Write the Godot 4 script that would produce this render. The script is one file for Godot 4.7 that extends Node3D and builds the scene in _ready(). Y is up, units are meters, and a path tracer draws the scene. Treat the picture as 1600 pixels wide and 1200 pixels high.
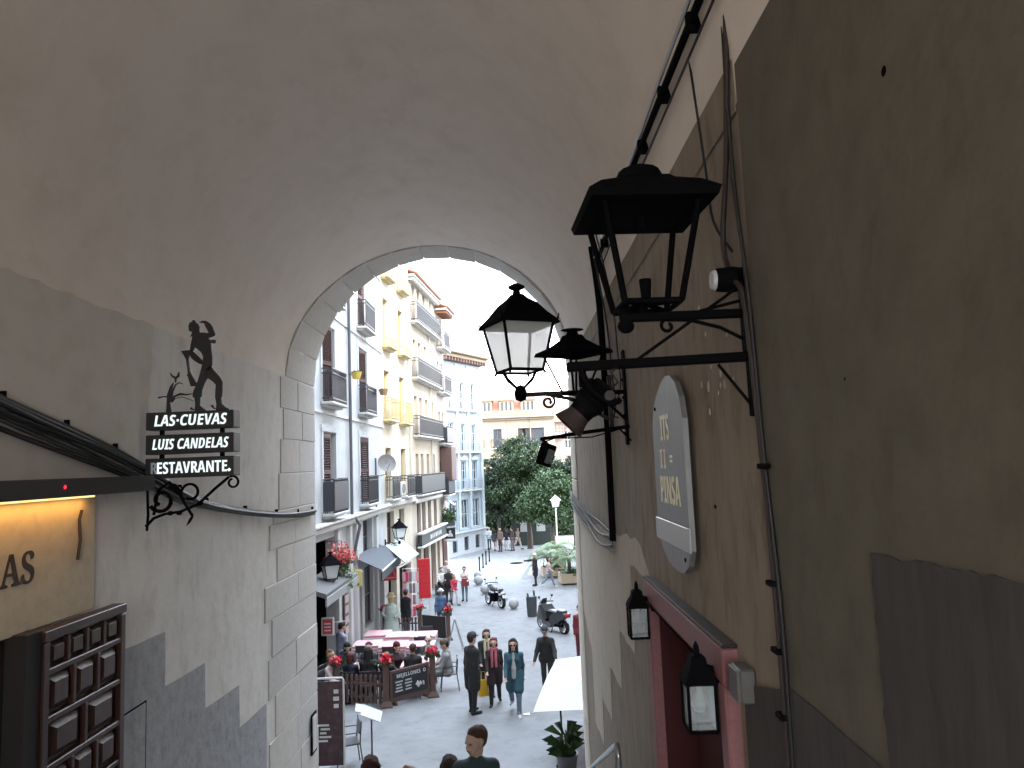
extends Node3D
# A vaulted stair passage looking out over a sloping old-town street with a cafe terrace.

const EYE := Vector3(0, 6, 0)
const XL := -3.38      # left wall of the passage
const XR := 0.96       # right wall of the passage
const ZE := -12.4      # outer face of the passage building
const SPRING := 7.42   # springing of the vault

var rng := RandomNumberGenerator.new()
var M := {}
var tex_cache := {}
var body_cache := {}
var name_count := {}

# ---------------------------------------------------------------- mesh collecting
class MB:
	var v := PackedVector3Array()
	var n := PackedVector3Array()
	var c := PackedColorArray()
	var col := Color.WHITE
	func tri(a: Vector3, b: Vector3, d: Vector3):
		var nn := (d - a).cross(b - a).normalized()
		v.append(a); v.append(b); v.append(d)
		for i in 3:
			n.append(nn); c.append(col)
	func tri_n(a: Vector3, b: Vector3, d: Vector3, na: Vector3, nb: Vector3, nd: Vector3):
		v.append(a)
		n.append(na)
		if (d - a).cross(b - a).dot(na + nb + nd) < 0.0:
			v.append(d); v.append(b); n.append(nd); n.append(nb)
		else:
			v.append(b); v.append(d); n.append(nb); n.append(nd)
		for i in 3: c.append(col)
	func quad(a, b, d, e):
		tri(a, b, d); tri(a, d, e)
	func quad_n(a, b, d, e, na, nb, nd, ne):
		tri_n(a, b, d, na, nb, nd); tri_n(a, d, e, na, nd, ne)
	# box given by centre, size and an optional basis
	func box(ce: Vector3, s: Vector3, bs := Basis.IDENTITY):
		var x := bs.x * s.x * 0.5
		var y := bs.y * s.y * 0.5
		var z := bs.z * s.z * 0.5
		quad(ce - x + y + z, ce + x + y + z, ce + x - y + z, ce - x - y + z)
		quad(ce + x + y - z, ce - x + y - z, ce - x - y - z, ce + x - y - z)
		quad(ce + x + y + z, ce + x + y - z, ce + x - y - z, ce + x - y + z)
		quad(ce - x + y - z, ce - x + y + z, ce - x - y + z, ce - x - y - z)
		quad(ce - x + y - z, ce + x + y - z, ce + x + y + z, ce - x + y + z)
		quad(ce - x - y + z, ce + x - y + z, ce + x - y - z, ce - x - y - z)
	# box with chamfered edges
	func cbox(ce: Vector3, s: Vector3, ch := 0.01, bs := Basis.IDENTITY):
		var h := s * 0.5
		ch = minf(ch, minf(h.x, minf(h.y, h.z)) * 0.9)
		var P := func(x, y, z): return ce + bs * Vector3(x, y, z)
		var a := h - Vector3.ONE * ch
		for g in [1.0, -1.0]:
			face4(P.call(-a.x, a.y, g * h.z), P.call(a.x, a.y, g * h.z), P.call(a.x, -a.y, g * h.z), P.call(-a.x, -a.y, g * h.z), ce)
			face4(P.call(g * h.x, a.y, -a.z), P.call(g * h.x, a.y, a.z), P.call(g * h.x, -a.y, a.z), P.call(g * h.x, -a.y, -a.z), ce)
			face4(P.call(-a.x, g * h.y, -a.z), P.call(a.x, g * h.y, -a.z), P.call(a.x, g * h.y, a.z), P.call(-a.x, g * h.y, a.z), ce)
			for k in [1.0, -1.0]:
				face4(P.call(-a.x, g * h.y, k * a.z), P.call(a.x, g * h.y, k * a.z), P.call(a.x, g * a.y, k * h.z), P.call(-a.x, g * a.y, k * h.z), ce)
				face4(P.call(g * h.x, -a.y, k * a.z), P.call(g * h.x, a.y, k * a.z), P.call(g * a.x, a.y, k * h.z), P.call(g * a.x, -a.y, k * h.z), ce)
				face4(P.call(g * h.x, k * a.y, -a.z), P.call(g * h.x, k * a.y, a.z), P.call(g * a.x, k * h.y, a.z), P.call(g * a.x, k * h.y, -a.z), ce)
				for j in [1.0, -1.0]:
					face3(P.call(g * h.x, k * a.y, j * a.z), P.call(g * a.x, k * h.y, j * a.z), P.call(g * a.x, k * a.y, j * h.z), ce)
	# faces turned away from an inner point
	func face3(a: Vector3, b: Vector3, d: Vector3, inner: Vector3):
		if (d - a).cross(b - a).dot(a + b + d - inner * 3.0) < 0: tri(a, d, b)
		else: tri(a, b, d)
	func face4(a: Vector3, b: Vector3, d: Vector3, e: Vector3, inner: Vector3):
		if (d - a).cross(b - a).dot(a + b + d + e - inner * 4.0) < 0: quad(a, e, d, b)
		else: quad(a, b, d, e)
	# eight corners: lower four then upper four, same order round
	func hexa(p: Array):
		var m := Vector3.ZERO
		for q in p: m += q / 8.0
		face4(p[0], p[1], p[2], p[3], m); face4(p[4], p[5], p[6], p[7], m)
		for i in 4:
			var j := (i + 1) % 4
			face4(p[i], p[j], p[4 + j], p[4 + i], m)
	# round tube along points, one radius or a list
	func tube(p: Array, r, sides := 8, closed := false):
		var rings := []
		var cnt := p.size()
		var ref := Vector3.UP
		for i in cnt:
			var t: Vector3 = (p[(i + 1) % cnt] - p[i - 1]) if closed else (p[mini(i + 1, cnt - 1)] - p[maxi(i - 1, 0)])
			t = t.normalized()
			if i == 0 and absf(t.dot(ref)) > 0.9: ref = Vector3.RIGHT
			var b1 := t.cross(ref)
			if b1.length() < 0.05: b1 = t.cross(Vector3(0.3, 0.5, 0.8))
			b1 = b1.normalized()
			var b2 := b1.cross(t).normalized()
			ref = b2
			var rad: float = r[i] if r is Array else r
			var ring := []
			for k in sides:
				var a := TAU * k / sides
				var d := b1 * cos(a) + b2 * sin(a)
				ring.append([p[i] + d * rad, d])
			rings.append(ring)
		for i in (cnt if closed else cnt - 1):
			for k in sides:
				var a = rings[i][k]
				var b = rings[i][(k + 1) % sides]
				var d = rings[(i + 1) % cnt][(k + 1) % sides]
				var e = rings[(i + 1) % cnt][k]
				quad_n(a[0], b[0], d[0], e[0], a[1], b[1], d[1], e[1])
		if not closed:
			for en in [0, cnt - 1]:
				for k in range(1, sides - 1):
					face3(rings[en][0][0], rings[en][k][0], rings[en][k + 1][0], p[1] if en == 0 else p[cnt - 2])
	# profile of [radius, height] turned round y at a centre
	func lathe(pr: Array, ce := Vector3.ZERO, sides := 16, sx := 1.0, sz := 1.0, bs := Basis.IDENTITY):
		for i in pr.size() - 1:
			var p = pr[i]
			var q = pr[i + 1]
			var sl := Vector2(q[1] - p[1], p[0] - q[0]).normalized()
			for k in sides:
				var a := TAU * k / sides
				var b := TAU * (k + 1) / sides
				var da := Vector3(cos(a) * sx, 0, sin(a) * sz)
				var db := Vector3(cos(b) * sx, 0, sin(b) * sz)
				var na := bs * Vector3(cos(a) * sl.x, sl.y, sin(a) * sl.x)
				var nb := bs * Vector3(cos(b) * sl.x, sl.y, sin(b) * sl.x)
				quad_n(ce + bs * (da * p[0] + Vector3.UP * p[1]), ce + bs * (da * q[0] + Vector3.UP * q[1]), ce + bs * (db * q[0] + Vector3.UP * q[1]), ce + bs * (db * p[0] + Vector3.UP * p[1]), na, na, nb, nb)
	# ellipsoid with smooth normals
	func ball(ce: Vector3, r: Vector3, sides := 14, rows := 9, bs := Basis.IDENTITY):
		for i in rows:
			var a0 := -PI / 2 + PI * i / rows
			var a1 := -PI / 2 + PI * (i + 1) / rows
			for k in sides:
				var q := []
				for w in [[a0, k], [a1, k], [a1, k + 1], [a0, k + 1]]:
					var th: float = TAU * w[1] / sides
					q.append(Vector3(cos(w[0]) * cos(th), sin(w[0]), cos(w[0]) * sin(th)))
				var ps := []
				var ns := []
				for d in q:
					ps.append(ce + bs * (d * r)); ns.append((bs * (d / r)).normalized())
				quad_n(ps[0], ps[1], ps[2], ps[3], ns[0], ns[1], ns[2], ns[3])
	# outline in a plane given by an origin and two axes, thickened along the third
	func prism(pts: PackedVector2Array, o: Vector3, ax: Vector3, ay: Vector3, depth: float):
		var az := ax.cross(ay).normalized() * depth
		var id := Geometry2D.triangulate_polygon(pts)
		var P := func(q: Vector2): return o + ax * q.x + ay * q.y
		for i in range(0, id.size(), 3):
			var a = P.call(pts[id[i]])
			var b = P.call(pts[id[i + 1]])
			var d = P.call(pts[id[i + 2]])
			if (d - a).cross(b - a).dot(az) < 0:
				var sw = b
				b = d; d = sw
			tri(a + az * 0.5, b + az * 0.5, d + az * 0.5)
			tri(a - az * 0.5, d - az * 0.5, b - az * 0.5)
		var cw := Geometry2D.is_polygon_clockwise(pts)
		for i in pts.size():
			var a = P.call(pts[i])
			var b = P.call(pts[(i + 1) % pts.size()])
			if cw:
				quad(a - az * 0.5, a + az * 0.5, b + az * 0.5, b - az * 0.5)
			else:
				quad(b - az * 0.5, b + az * 0.5, a + az * 0.5, a - az * 0.5)
	func mesh() -> ArrayMesh:
		var arr := []
		arr.resize(Mesh.ARRAY_MAX)
		arr[Mesh.ARRAY_VERTEX] = v
		arr[Mesh.ARRAY_NORMAL] = n
		arr[Mesh.ARRAY_COLOR] = c
		var m := ArrayMesh.new()
		m.add_surface_from_arrays(Mesh.PRIMITIVE_TRIANGLES, arr)
		return m

# ---------------------------------------------------------------- nodes
func numbered(called: String) -> String:
	var k: int = name_count.get(called, 0)
	name_count[called] = k + 1
	return called if k == 0 else "%s_%03d" % [called, k]

func tag(o: Node, label: String, category: String, group := "", kind := ""):
	o.set_meta("label", label)
	if category: o.set_meta("category", category)
	if group: o.set_meta("group", group)
	if kind: o.set_meta("kind", kind)

func thing(called: String, label: String, category: String, at := Vector3.ZERO, turn := 0.0, group := "") -> Node3D:
	var o := Node3D.new()
	o.name = numbered(called)
	add_child(o, true)
	o.position = at
	o.rotation.y = turn
	tag(o, label, category, group)
	return o

func part(parent: Node, called: String, mb, m: Material, at := Vector3.ZERO) -> MeshInstance3D:
	var o := MeshInstance3D.new()
	o.name = called
	o.mesh = mb.mesh() if mb is MB else mb
	o.material_override = m
	parent.add_child(o, true)
	o.position = at
	return o

func struct(called: String, mb: MB, m: Material) -> MeshInstance3D:
	var o := part(self, numbered(called), mb, m)
	o.set_meta("kind", "structure")
	return o

func copy_of(o: Node3D, called: String, label: String, at: Vector3, turn: float) -> Node3D:
	var d: Node3D = o.duplicate()
	d.name = numbered(called)
	add_child(d, true)
	d.position = at
	d.rotation.y = turn
	d.set_meta("label", label)
	return d

# ---------------------------------------------------------------- materials
func lin(r: float, g: float, b: float, a := 1.0) -> Color:
	return Color(r, g, b, a).linear_to_srgb()

func plain(r: float, g: float, b: float, rough := 0.7, metal := 0.0) -> StandardMaterial3D:
	var m := StandardMaterial3D.new()
	m.albedo_color = lin(r, g, b)
	m.roughness = rough
	m.metallic = metal
	return m

# three tones mixed by noise, drawn from three sides in world space; size = metres a repeat
func mottled(c0: Array, c1: Array, c2: Array, size: float, rough := 0.9, freq := 0.012, seed_ := 1, bump := 0.0, stretch := Vector3.ONE, oct := 5, contrast := 0.38) -> StandardMaterial3D:
	var key := str([c0, c1, c2, freq, seed_, oct])
	if not tex_cache.has(key):
		var fn := FastNoiseLite.new()
		fn.seed = seed_
		fn.frequency = freq
		fn.fractal_octaves = oct
		fn.fractal_gain = 0.55
		c0 = [lerpf(c1[0], c0[0], contrast), lerpf(c1[1], c0[1], contrast), lerpf(c1[2], c0[2], contrast)]
		c2 = [lerpf(c1[0], c2[0], contrast), lerpf(c1[1], c2[1], contrast), lerpf(c1[2], c2[2], contrast)]
		var g := Gradient.new()
		g.offsets = PackedFloat32Array([0.12, 0.5, 0.88])
		g.colors = PackedColorArray([lin(c0[0], c0[1], c0[2]), lin(c1[0], c1[1], c1[2]), lin(c2[0], c2[1], c2[2])])
		var t := NoiseTexture2D.new()
		t.width = 512; t.height = 512
		t.seamless = true
		t.noise = fn
		t.color_ramp = g
		tex_cache[key] = t
	var m := StandardMaterial3D.new()
	m.albedo_texture = tex_cache[key]
	m.roughness = rough
	m.uv1_triplanar = true
	m.uv1_world_triplanar = true
	m.uv1_scale = stretch / size
	if bump > 0:
		var bk := "bump" + str(seed_ % 3)
		if not tex_cache.has(bk):
			var fb := FastNoiseLite.new()
			fb.seed = 77 + seed_ % 3
			fb.frequency = 0.014
			fb.fractal_octaves = 5
			var tb := NoiseTexture2D.new()
			tb.width = 512; tb.height = 512
			tb.seamless = true
			tb.as_normal_map = true
			tb.bump_strength = 5.0
			tb.noise = fb
			tex_cache[bk] = tb
		m.normal_enabled = true
		m.normal_texture = tex_cache[bk]
		m.normal_scale = bump
	return m

# weathering laid over a wall colour: drips and scuffs with an outline of their own
func weathered(m: StandardMaterial3D, size: float, seed_: int, low: float, stretch: Vector3) -> StandardMaterial3D:
	var key := "weather%d" % seed_
	if not tex_cache.has(key):
		var fn := FastNoiseLite.new()
		fn.seed = seed_
		fn.frequency = 0.02
		fn.fractal_octaves = 6
		fn.fractal_gain = 0.62
		fn.domain_warp_enabled = true
		fn.domain_warp_amplitude = 40.0
		var g := Gradient.new()
		g.offsets = PackedFloat32Array([0.0, 0.30, 0.44, 1.0])
		g.colors = PackedColorArray([lin(low, low * 0.97, low * 0.93), lin(lerpf(low, 1.0, 0.5), lerpf(low, 1.0, 0.48), lerpf(low, 1.0, 0.45)), Color.WHITE, Color.WHITE])
		var t := NoiseTexture2D.new()
		t.width = 512; t.height = 512
		t.seamless = true
		t.noise = fn
		t.color_ramp = g
		tex_cache[key] = t
	m.detail_enabled = true
	m.detail_albedo = tex_cache[key]
	m.detail_blend_mode = BaseMaterial3D.BLEND_MODE_MUL
	m.detail_uv_layer = BaseMaterial3D.DETAIL_UV_2
	m.uv2_triplanar = true
	m.uv2_world_triplanar = true
	m.uv2_scale = stretch / size
	return m

func glass_mat(r: float, g: float, b: float, a: float, rough := 0.05) -> StandardMaterial3D:
	var m := StandardMaterial3D.new()
	m.albedo_color = lin(r, g, b, a)
	m.transparency = BaseMaterial3D.TRANSPARENCY_ALPHA
	m.roughness = rough
	return m

func vcol(rough := 0.8) -> StandardMaterial3D:
	var m := StandardMaterial3D.new()
	m.vertex_color_use_as_albedo = true
	m.roughness = rough
	return m

func glow(r: float, g: float, b: float, e: float) -> StandardMaterial3D:
	var m := plain(r, g, b, 0.6)
	m.emission_enabled = true
	m.emission = lin(r, g, b)
	m.emission_energy_multiplier = e
	return m

func make_materials():
	# passage
	M.plaster = mottled([0.68, 0.59, 0.52], [0.8, 0.715, 0.64], [0.83, 0.75, 0.685], 3.1, 0.95, 0.008, 3, 0.15)
	M.wall_left = mottled([0.58, 0.545, 0.5], [0.715, 0.68, 0.635], [0.76, 0.73, 0.69], 2.3, 0.95, 0.009, 5, 0.18)
	M.paint_upper = mottled([0.51, 0.455, 0.4], [0.64, 0.585, 0.53], [0.68, 0.63, 0.58], 2.1, 0.95, 0.01, 8, 0.15)
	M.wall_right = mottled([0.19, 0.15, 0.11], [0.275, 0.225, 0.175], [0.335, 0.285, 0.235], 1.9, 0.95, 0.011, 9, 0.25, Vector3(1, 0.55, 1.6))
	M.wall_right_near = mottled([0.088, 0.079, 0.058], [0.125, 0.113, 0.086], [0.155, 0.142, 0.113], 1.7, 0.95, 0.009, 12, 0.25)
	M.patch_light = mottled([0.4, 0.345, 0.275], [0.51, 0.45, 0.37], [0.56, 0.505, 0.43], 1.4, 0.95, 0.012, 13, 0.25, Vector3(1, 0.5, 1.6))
	M.dado = mottled([0.27, 0.27, 0.275], [0.36, 0.36, 0.365], [0.41, 0.41, 0.41], 1.6, 0.92, 0.011, 14, 0.4)
	M.dado_dark = mottled([0.035, 0.033, 0.034], [0.06, 0.056, 0.056], [0.085, 0.08, 0.078], 1.3, 0.92, 0.012, 15, 0.4, Vector3(1, 0.4, 1.8))
	M.stone_a = mottled([0.44, 0.415, 0.385], [0.55, 0.52, 0.485], [0.6, 0.57, 0.535], 1.2, 0.92, 0.014, 16, 0.25)
	M.stone_b = mottled([0.46, 0.425, 0.385], [0.57, 0.53, 0.485], [0.61, 0.575, 0.535], 1.4, 0.92, 0.013, 17, 0.25)
	M.stone_c = mottled([0.42, 0.395, 0.37], [0.52, 0.495, 0.465], [0.57, 0.545, 0.515], 1.1, 0.92, 0.015, 18, 0.25)
	M.mortar = mottled([0.16, 0.15, 0.14], [0.22, 0.21, 0.19], [0.28, 0.26, 0.24], 0.8, 0.95, 0.02, 19, 0.4)
	weathered(M.plaster, 4.3, 51, 0.92, Vector3(1, 1, 0.6))
	weathered(M.wall_left, 2.7, 52, 0.86, Vector3(1, 0.35, 1))
	weathered(M.wall_right, 2.2, 53, 0.72, Vector3(1, 0.4, 1))
	weathered(M.wall_right_near, 1.9, 54, 0.85, Vector3(1, 0.45, 1))
	weathered(M.dado, 1.3, 55, 0.78, Vector3(1, 0.5, 1))
	weathered(M.patch_light, 1.7, 56, 0.8, Vector3(1, 0.35, 1))
	M.iron = plain(0.005, 0.005, 0.006, 0.8)
	M.iron.metallic_specular = 0.12
	M.square = mottled([0.36, 0.32, 0.28], [0.45, 0.41, 0.36], [0.5, 0.46, 0.41], 3.0, 0.9, 0.012, 46)
	M.iron_rust = mottled([0.015, 0.012, 0.012], [0.03, 0.02, 0.018], [0.07, 0.032, 0.022], 0.3, 0.7, 0.02, 20)
	M.cable = plain(0.009, 0.009, 0.009, 0.6)
	M.cable_grey = plain(0.045, 0.04, 0.036, 0.8)
	M.blue_trim = plain(0.40, 0.45, 0.48, 0.7)
	M.frost = glass_mat(0.86, 0.9, 0.9, 0.55, 0.4)
	M.pane = glass_mat(0.6, 0.68, 0.7, 0.25, 0.04)
	M.pane_dark = glass_mat(0.05, 0.06, 0.07, 0.8, 0.06)
	M.steel = plain(0.5, 0.5, 0.52, 0.28, 0.9)
	M.white_paint = plain(0.58, 0.58, 0.58, 0.55)
	M.black_paint = plain(0.02, 0.02, 0.022, 0.5)
	M.room = plain(0.02, 0.018, 0.016, 0.95)
	# facades
	M.white_wall = mottled([0.41, 0.42, 0.435], [0.5, 0.515, 0.53], [0.54, 0.555, 0.57], 4.0, 0.9, 0.01, 21, 0.15)
	M.yellow_wall = mottled([0.5, 0.455, 0.36], [0.59, 0.545, 0.45], [0.63, 0.585, 0.5], 4.2, 0.9, 0.01, 22, 0.15)
	M.cream_wall = mottled([0.4, 0.35, 0.285], [0.48, 0.43, 0.36], [0.53, 0.48, 0.415], 3.7, 0.9, 0.01, 23, 0.15)
	M.taupe_wall = mottled([0.32, 0.285, 0.25], [0.4, 0.36, 0.325], [0.45, 0.41, 0.37], 3.3, 0.9, 0.01, 24, 0.15)
	M.blue_wall = mottled([0.27, 0.32, 0.355], [0.33, 0.385, 0.425], [0.37, 0.425, 0.46], 4.4, 0.85, 0.01, 25, 0.12)
	M.beige_wall = mottled([0.23, 0.175, 0.12], [0.29, 0.23, 0.16], [0.34, 0.275, 0.205], 5.0, 0.9, 0.01, 26, 0.12)
	M.pink_wall = mottled([0.27, 0.19, 0.165], [0.32, 0.235, 0.205], [0.36, 0.27, 0.24], 5.0, 0.9, 0.01, 27, 0.12)
	M.grey_stone = mottled([0.26, 0.29, 0.32], [0.35, 0.38, 0.41], [0.41, 0.44, 0.47], 2.2, 0.9, 0.013, 28, 0.3)
	weathered(M.white_wall, 5.0, 58, 0.85, Vector3(1, 0.3, 1))
	weathered(M.yellow_wall, 5.0, 58, 0.85, Vector3(1, 0.3, 1))
	weathered(M.cream_wall, 4.0, 59, 0.82, Vector3(1, 0.3, 1))
	M.trim = plain(0.52, 0.515, 0.50, 0.7)
	M.shutter = mottled([0.05, 0.02, 0.02], [0.085, 0.035, 0.032], [0.12, 0.05, 0.045], 0.8, 0.6, 0.02, 29)
	M.yellow_wood = plain(0.50, 0.36, 0.12, 0.6)
	M.rail = plain(0.035, 0.04, 0.05, 0.5, 0.2)
	M.rail_yellow = plain(0.46, 0.37, 0.19, 0.6)
	M.slab = mottled([0.36, 0.35, 0.33], [0.46, 0.45, 0.43], [0.52, 0.51, 0.49], 1.5, 0.9, 0.02, 30)
	M.tile = mottled([0.17, 0.065, 0.04], [0.25, 0.11, 0.065], [0.32, 0.165, 0.105], 1.2, 0.9, 0.02, 31, 0.4)
	M.paving = mottled([0.115, 0.12, 0.125], [0.185, 0.19, 0.195], [0.225, 0.23, 0.235], 5.5, 0.85, 0.008, 32, 0.25)
	weathered(M.paving, 6.5, 57, 0.75, Vector3.ONE)
	M.paving_joint = plain(0.27, 0.28, 0.28, 0.95)
	M.stair = mottled([0.22, 0.22, 0.21], [0.30, 0.30, 0.29], [0.36, 0.36, 0.35], 1.8, 0.85, 0.012, 33, 0.4)
	# street furniture
	M.fence_wood = mottled([0.07, 0.04, 0.035], [0.11, 0.065, 0.055], [0.15, 0.09, 0.075], 0.5, 0.75, 0.02, 34, 0.2, Vector3(1, 0.2, 1))
	M.door_wood = mottled([0.022, 0.009, 0.006], [0.042, 0.016, 0.01], [0.07, 0.028, 0.018], 0.45, 0.42, 0.02, 35, 0.2, Vector3(1, 0.25, 1))
	M.canvas = plain(0.5, 0.5, 0.5, 0.85)
	M.granite = mottled([0.22, 0.22, 0.23], [0.33, 0.33, 0.34], [0.42, 0.42, 0.42], 0.4, 0.85, 0.05, 36, 0.3)
	M.red_cloth = plain(0.55, 0.09, 0.12, 0.9)
	M.red_flower = plain(0.55, 0.02, 0.05, 0.7)
	M.leaf = vcol(0.6)
	M.leaf.backlight_enabled = true
	M.leaf.backlight = Color(0.12, 0.16, 0.05)
	M.bark = mottled([0.04, 0.035, 0.03], [0.08, 0.065, 0.055], [0.13, 0.11, 0.09], 0.6, 0.95, 0.03, 37, 0.6)
	M.terracotta = plain(0.45, 0.28, 0.17, 0.85)
	M.tan_box = mottled([0.42, 0.32, 0.22], [0.52, 0.41, 0.30], [0.58, 0.47, 0.36], 0.6, 0.9, 0.02, 38)
	M.rubber = plain(0.012, 0.012, 0.012, 0.85)
	M.dark_awning = plain(0.06, 0.07, 0.085, 0.85)
	M.body_black = plain(0.03, 0.03, 0.034, 0.3)
	M.body_grey = plain(0.09, 0.09, 0.10, 0.35)
	M.tail_red = plain(0.45, 0.02, 0.04, 0.25)
	M.red_frame = mottled([0.17, 0.065, 0.07], [0.24, 0.1, 0.105], [0.29, 0.14, 0.145], 0.5, 0.55, 0.02, 39)
	M.red_dark = plain(0.055, 0.008, 0.009, 0.85)
	M.skin = vcol(0.55)

func letters(parent: Node, called: String, words: String, size: float, m: Material, at: Vector3, basis_ := Basis.IDENTITY, depth := 0.01, serif := false, squeeze := 1.0, weight := 700) -> MeshInstance3D:
	var t := TextMesh.new()
	t.text = words
	var f := SystemFont.new()
	f.font_names = PackedStringArray(["Droid Serif" if serif else "Droid Sans"])
	f.font_weight = weight
	t.font = f
	t.font_size = 64
	t.pixel_size = size / 64.0
	t.depth = depth
	t.curve_step = 2.0
	t.horizontal_alignment = HORIZONTAL_ALIGNMENT_CENTER
	var o := MeshInstance3D.new()
	o.name = called
	o.mesh = t
	o.material_override = m
	parent.add_child(o, true)
	o.transform = Transform3D(basis_ * Basis.from_scale(Vector3(squeeze, 1, 1)), at)
	return o

func ground_y(z: float) -> float:
	var zs := [0.0, 12.0, 17.0, 25.0, 35.0, 45.0, 56.0, 70.0]
	var ys := [0.5, 0.5, 0.24, -0.4, -0.75, -0.75, -0.6, -0.6]
	var d := -z
	for i in 7:
		if d <= zs[i + 1]:
			return lerpf(ys[i], ys[i + 1], clampf((d - zs[i]) / (zs[i + 1] - zs[i]), 0, 1))
	return -0.6

func on_ground(x: float, z: float) -> Vector3:
	return Vector3(x, ground_y(z), z)

func stair_y(z: float) -> float:
	var k := floorf((-z - 0.3) / 0.4375)
	return maxf(4.35 - 0.1619 * (k + 1), 0.5) if z < -0.3 else 4.35

# ================================================================ the scene
func _ready():
	rng.seed = 11
	# camera
	var cam := Camera3D.new()
	cam.name = "camera"
	add_child(cam)
	cam.position = EYE
	cam.rotation_degrees = Vector3(6.1, 0, -2.3)
	cam.fov = 55.1
	cam.near = 0.05
	cam.far = 900
	cam.current = true
	# sky, sun, exposure
	var env := Environment.new()
	env.background_mode = Environment.BG_SKY
	var sm := ProceduralSkyMaterial.new()
	sm.sky_top_color = Color(0.84, 0.90, 0.98)
	sm.sky_horizon_color = Color(1.0, 0.99, 0.97)
	sm.sky_curve = 0.25
	sm.ground_bottom_color = Color(0.35, 0.34, 0.33)
	sm.ground_horizon_color = Color(0.8, 0.8, 0.8)
	sm.sky_energy_multiplier = 1.5
	sm.sun_angle_max = 0.0
	var sky := Sky.new()
	sky.sky_material = sm
	env.sky = sky
	env.background_energy_multiplier = 1.0
	env.tonemap_mode = Environment.TONE_MAPPER_LINEAR
	env.tonemap_exposure = 5.9
	env.sdfgi_enabled = true
	env.ssao_enabled = true
	env.ssil_enabled = true
	var we := WorldEnvironment.new()
	we.name = "world_environment"
	we.environment = env
	add_child(we)
	var sun := DirectionalLight3D.new()
	sun.name = "sun"
	sun.light_energy = 0.3
	sun.light_color = Color(1.0, 0.93, 0.82)
	sun.light_angular_distance = 10.0
	sun.shadow_enabled = true
	add_child(sun)
	sun.look_at_from_position(Vector3.ZERO, Vector3(-0.466, -0.64, -1.0))

	make_materials()
	build_ground()
	build_passage()
	build_street_left()
	build_blue_house()
	build_far_houses()
	build_right_house()
	build_trees()
	build_passage_things()
	build_street_things()
	build_terrace()
	build_people()

# ---------------------------------------------------------------- ground and passage
func build_ground():
	var mb := MB.new()
	var zs := [40.0, 0.0, -12.0]
	for i in 58: zs.append(-13.0 - i)
	zs.append_array([-90.0, -140.0, -300.0, -800.0])
	for i in zs.size() - 1:
		var a: float = zs[i]
		var b: float = zs[i + 1]
		mb.quad(Vector3(-300, ground_y(b), b), Vector3(300, ground_y(b), b), Vector3(300, ground_y(a), a), Vector3(-300, ground_y(a), a))
	struct("street", mb, M.paving)
	# stair inside the passage, down to the street
	var st := MB.new()
	for k in 24:
		var z0 := -0.3 - 0.4375 * k
		var y := 4.35 - 0.1619 * (k + 1)
		st.cbox(Vector3((XL + XR) / 2, y - 0.6, z0 - 0.22), Vector3(XR - XL - 0.004, 1.2, 0.47), 0.012)
	struct("stairs", st, M.stair)
	var pl := MB.new()
	pl.box(Vector3(-1.2, 4.25, 23.7), Vector3(60, 0.2, 48))
	struct("square_floor", pl, M.square)

func wall_holes(mb: MB, u0: float, u1: float, v0: float, v1: float, holes: Array, depth := 0.25):
	var us := [u0, u1]
	var vs := [v0, v1]
	for h in holes:
		for a in [h[0], h[1]]: if not us.has(a): us.append(a)
		for a in [h[2], h[3]]: if not vs.has(a): vs.append(a)
	us.sort(); vs.sort()
	for i in us.size() - 1:
		for j in vs.size() - 1:
			var cu: float = (us[i] + us[i + 1]) / 2
			var cv: float = (vs[j] + vs[j + 1]) / 2
			if cu < u0 or cu > u1 or cv < v0 or cv > v1: continue
			var inside := false
			for h in holes:
				if cu > h[0] and cu < h[1] and cv > h[2] and cv < h[3]: inside = true
			if not inside:
				mb.quad(Vector3(us[i], vs[j + 1], 0), Vector3(us[i + 1], vs[j + 1], 0), Vector3(us[i + 1], vs[j], 0), Vector3(us[i], vs[j], 0))
	for h in holes:
		var a := Vector3(h[0], h[2], 0)
		var b := Vector3(h[1], h[2], 0)
		var c := Vector3(h[1], h[3], 0)
		var d := Vector3(h[0], h[3], 0)
		var k := Vector3(0, 0, -depth)
		var m := (a + c) / 2 + k / 2
		for e in [[a, b], [b, c], [c, d], [d, a]]:
			var q := [e[0], e[1], e[1] + k, e[0] + k]
			var nn: Vector3 = (q[2] - q[0]).cross(q[1] - q[0])
			if nn.dot(m - (q[0] + q[2]) / 2) > 0: mb.quad(q[0], q[1], q[2], q[3])
			else: mb.quad(q[0], q[3], q[2], q[1])

# thin coat of paint on a passage wall; points are (z, y)
func coat(parent: Node, called: String, pts: Array, x: float, m: Material) -> MeshInstance3D:
	var mb := MB.new()
	var pp := PackedVector2Array()
	for p in pts: pp.append(Vector2(p[0], p[1]))
	mb.prism(pp, Vector3(x, 0, 0), Vector3(0, 0, 1), Vector3(0, 1, 0), 0.004)
	return part(parent, called, mb, m)

func wavy(pts: Array, amp: float, step: float) -> Array:
	var r := []
	for i in pts.size():
		var a: Array = pts[i]
		var b: Array = pts[(i + 1) % pts.size()]
		var l := Vector2(a[0] - b[0], a[1] - b[1]).length()
		var k := maxi(1, int(l / step))
		for j in k:
			var t := float(j) / k
			var w := amp if j > 0 else 0.0
			r.append([lerpf(a[0], b[0], t) + rng.randf_range(-w, w), lerpf(a[1], b[1], t) + rng.randf_range(-w, w)])
	return r

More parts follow.
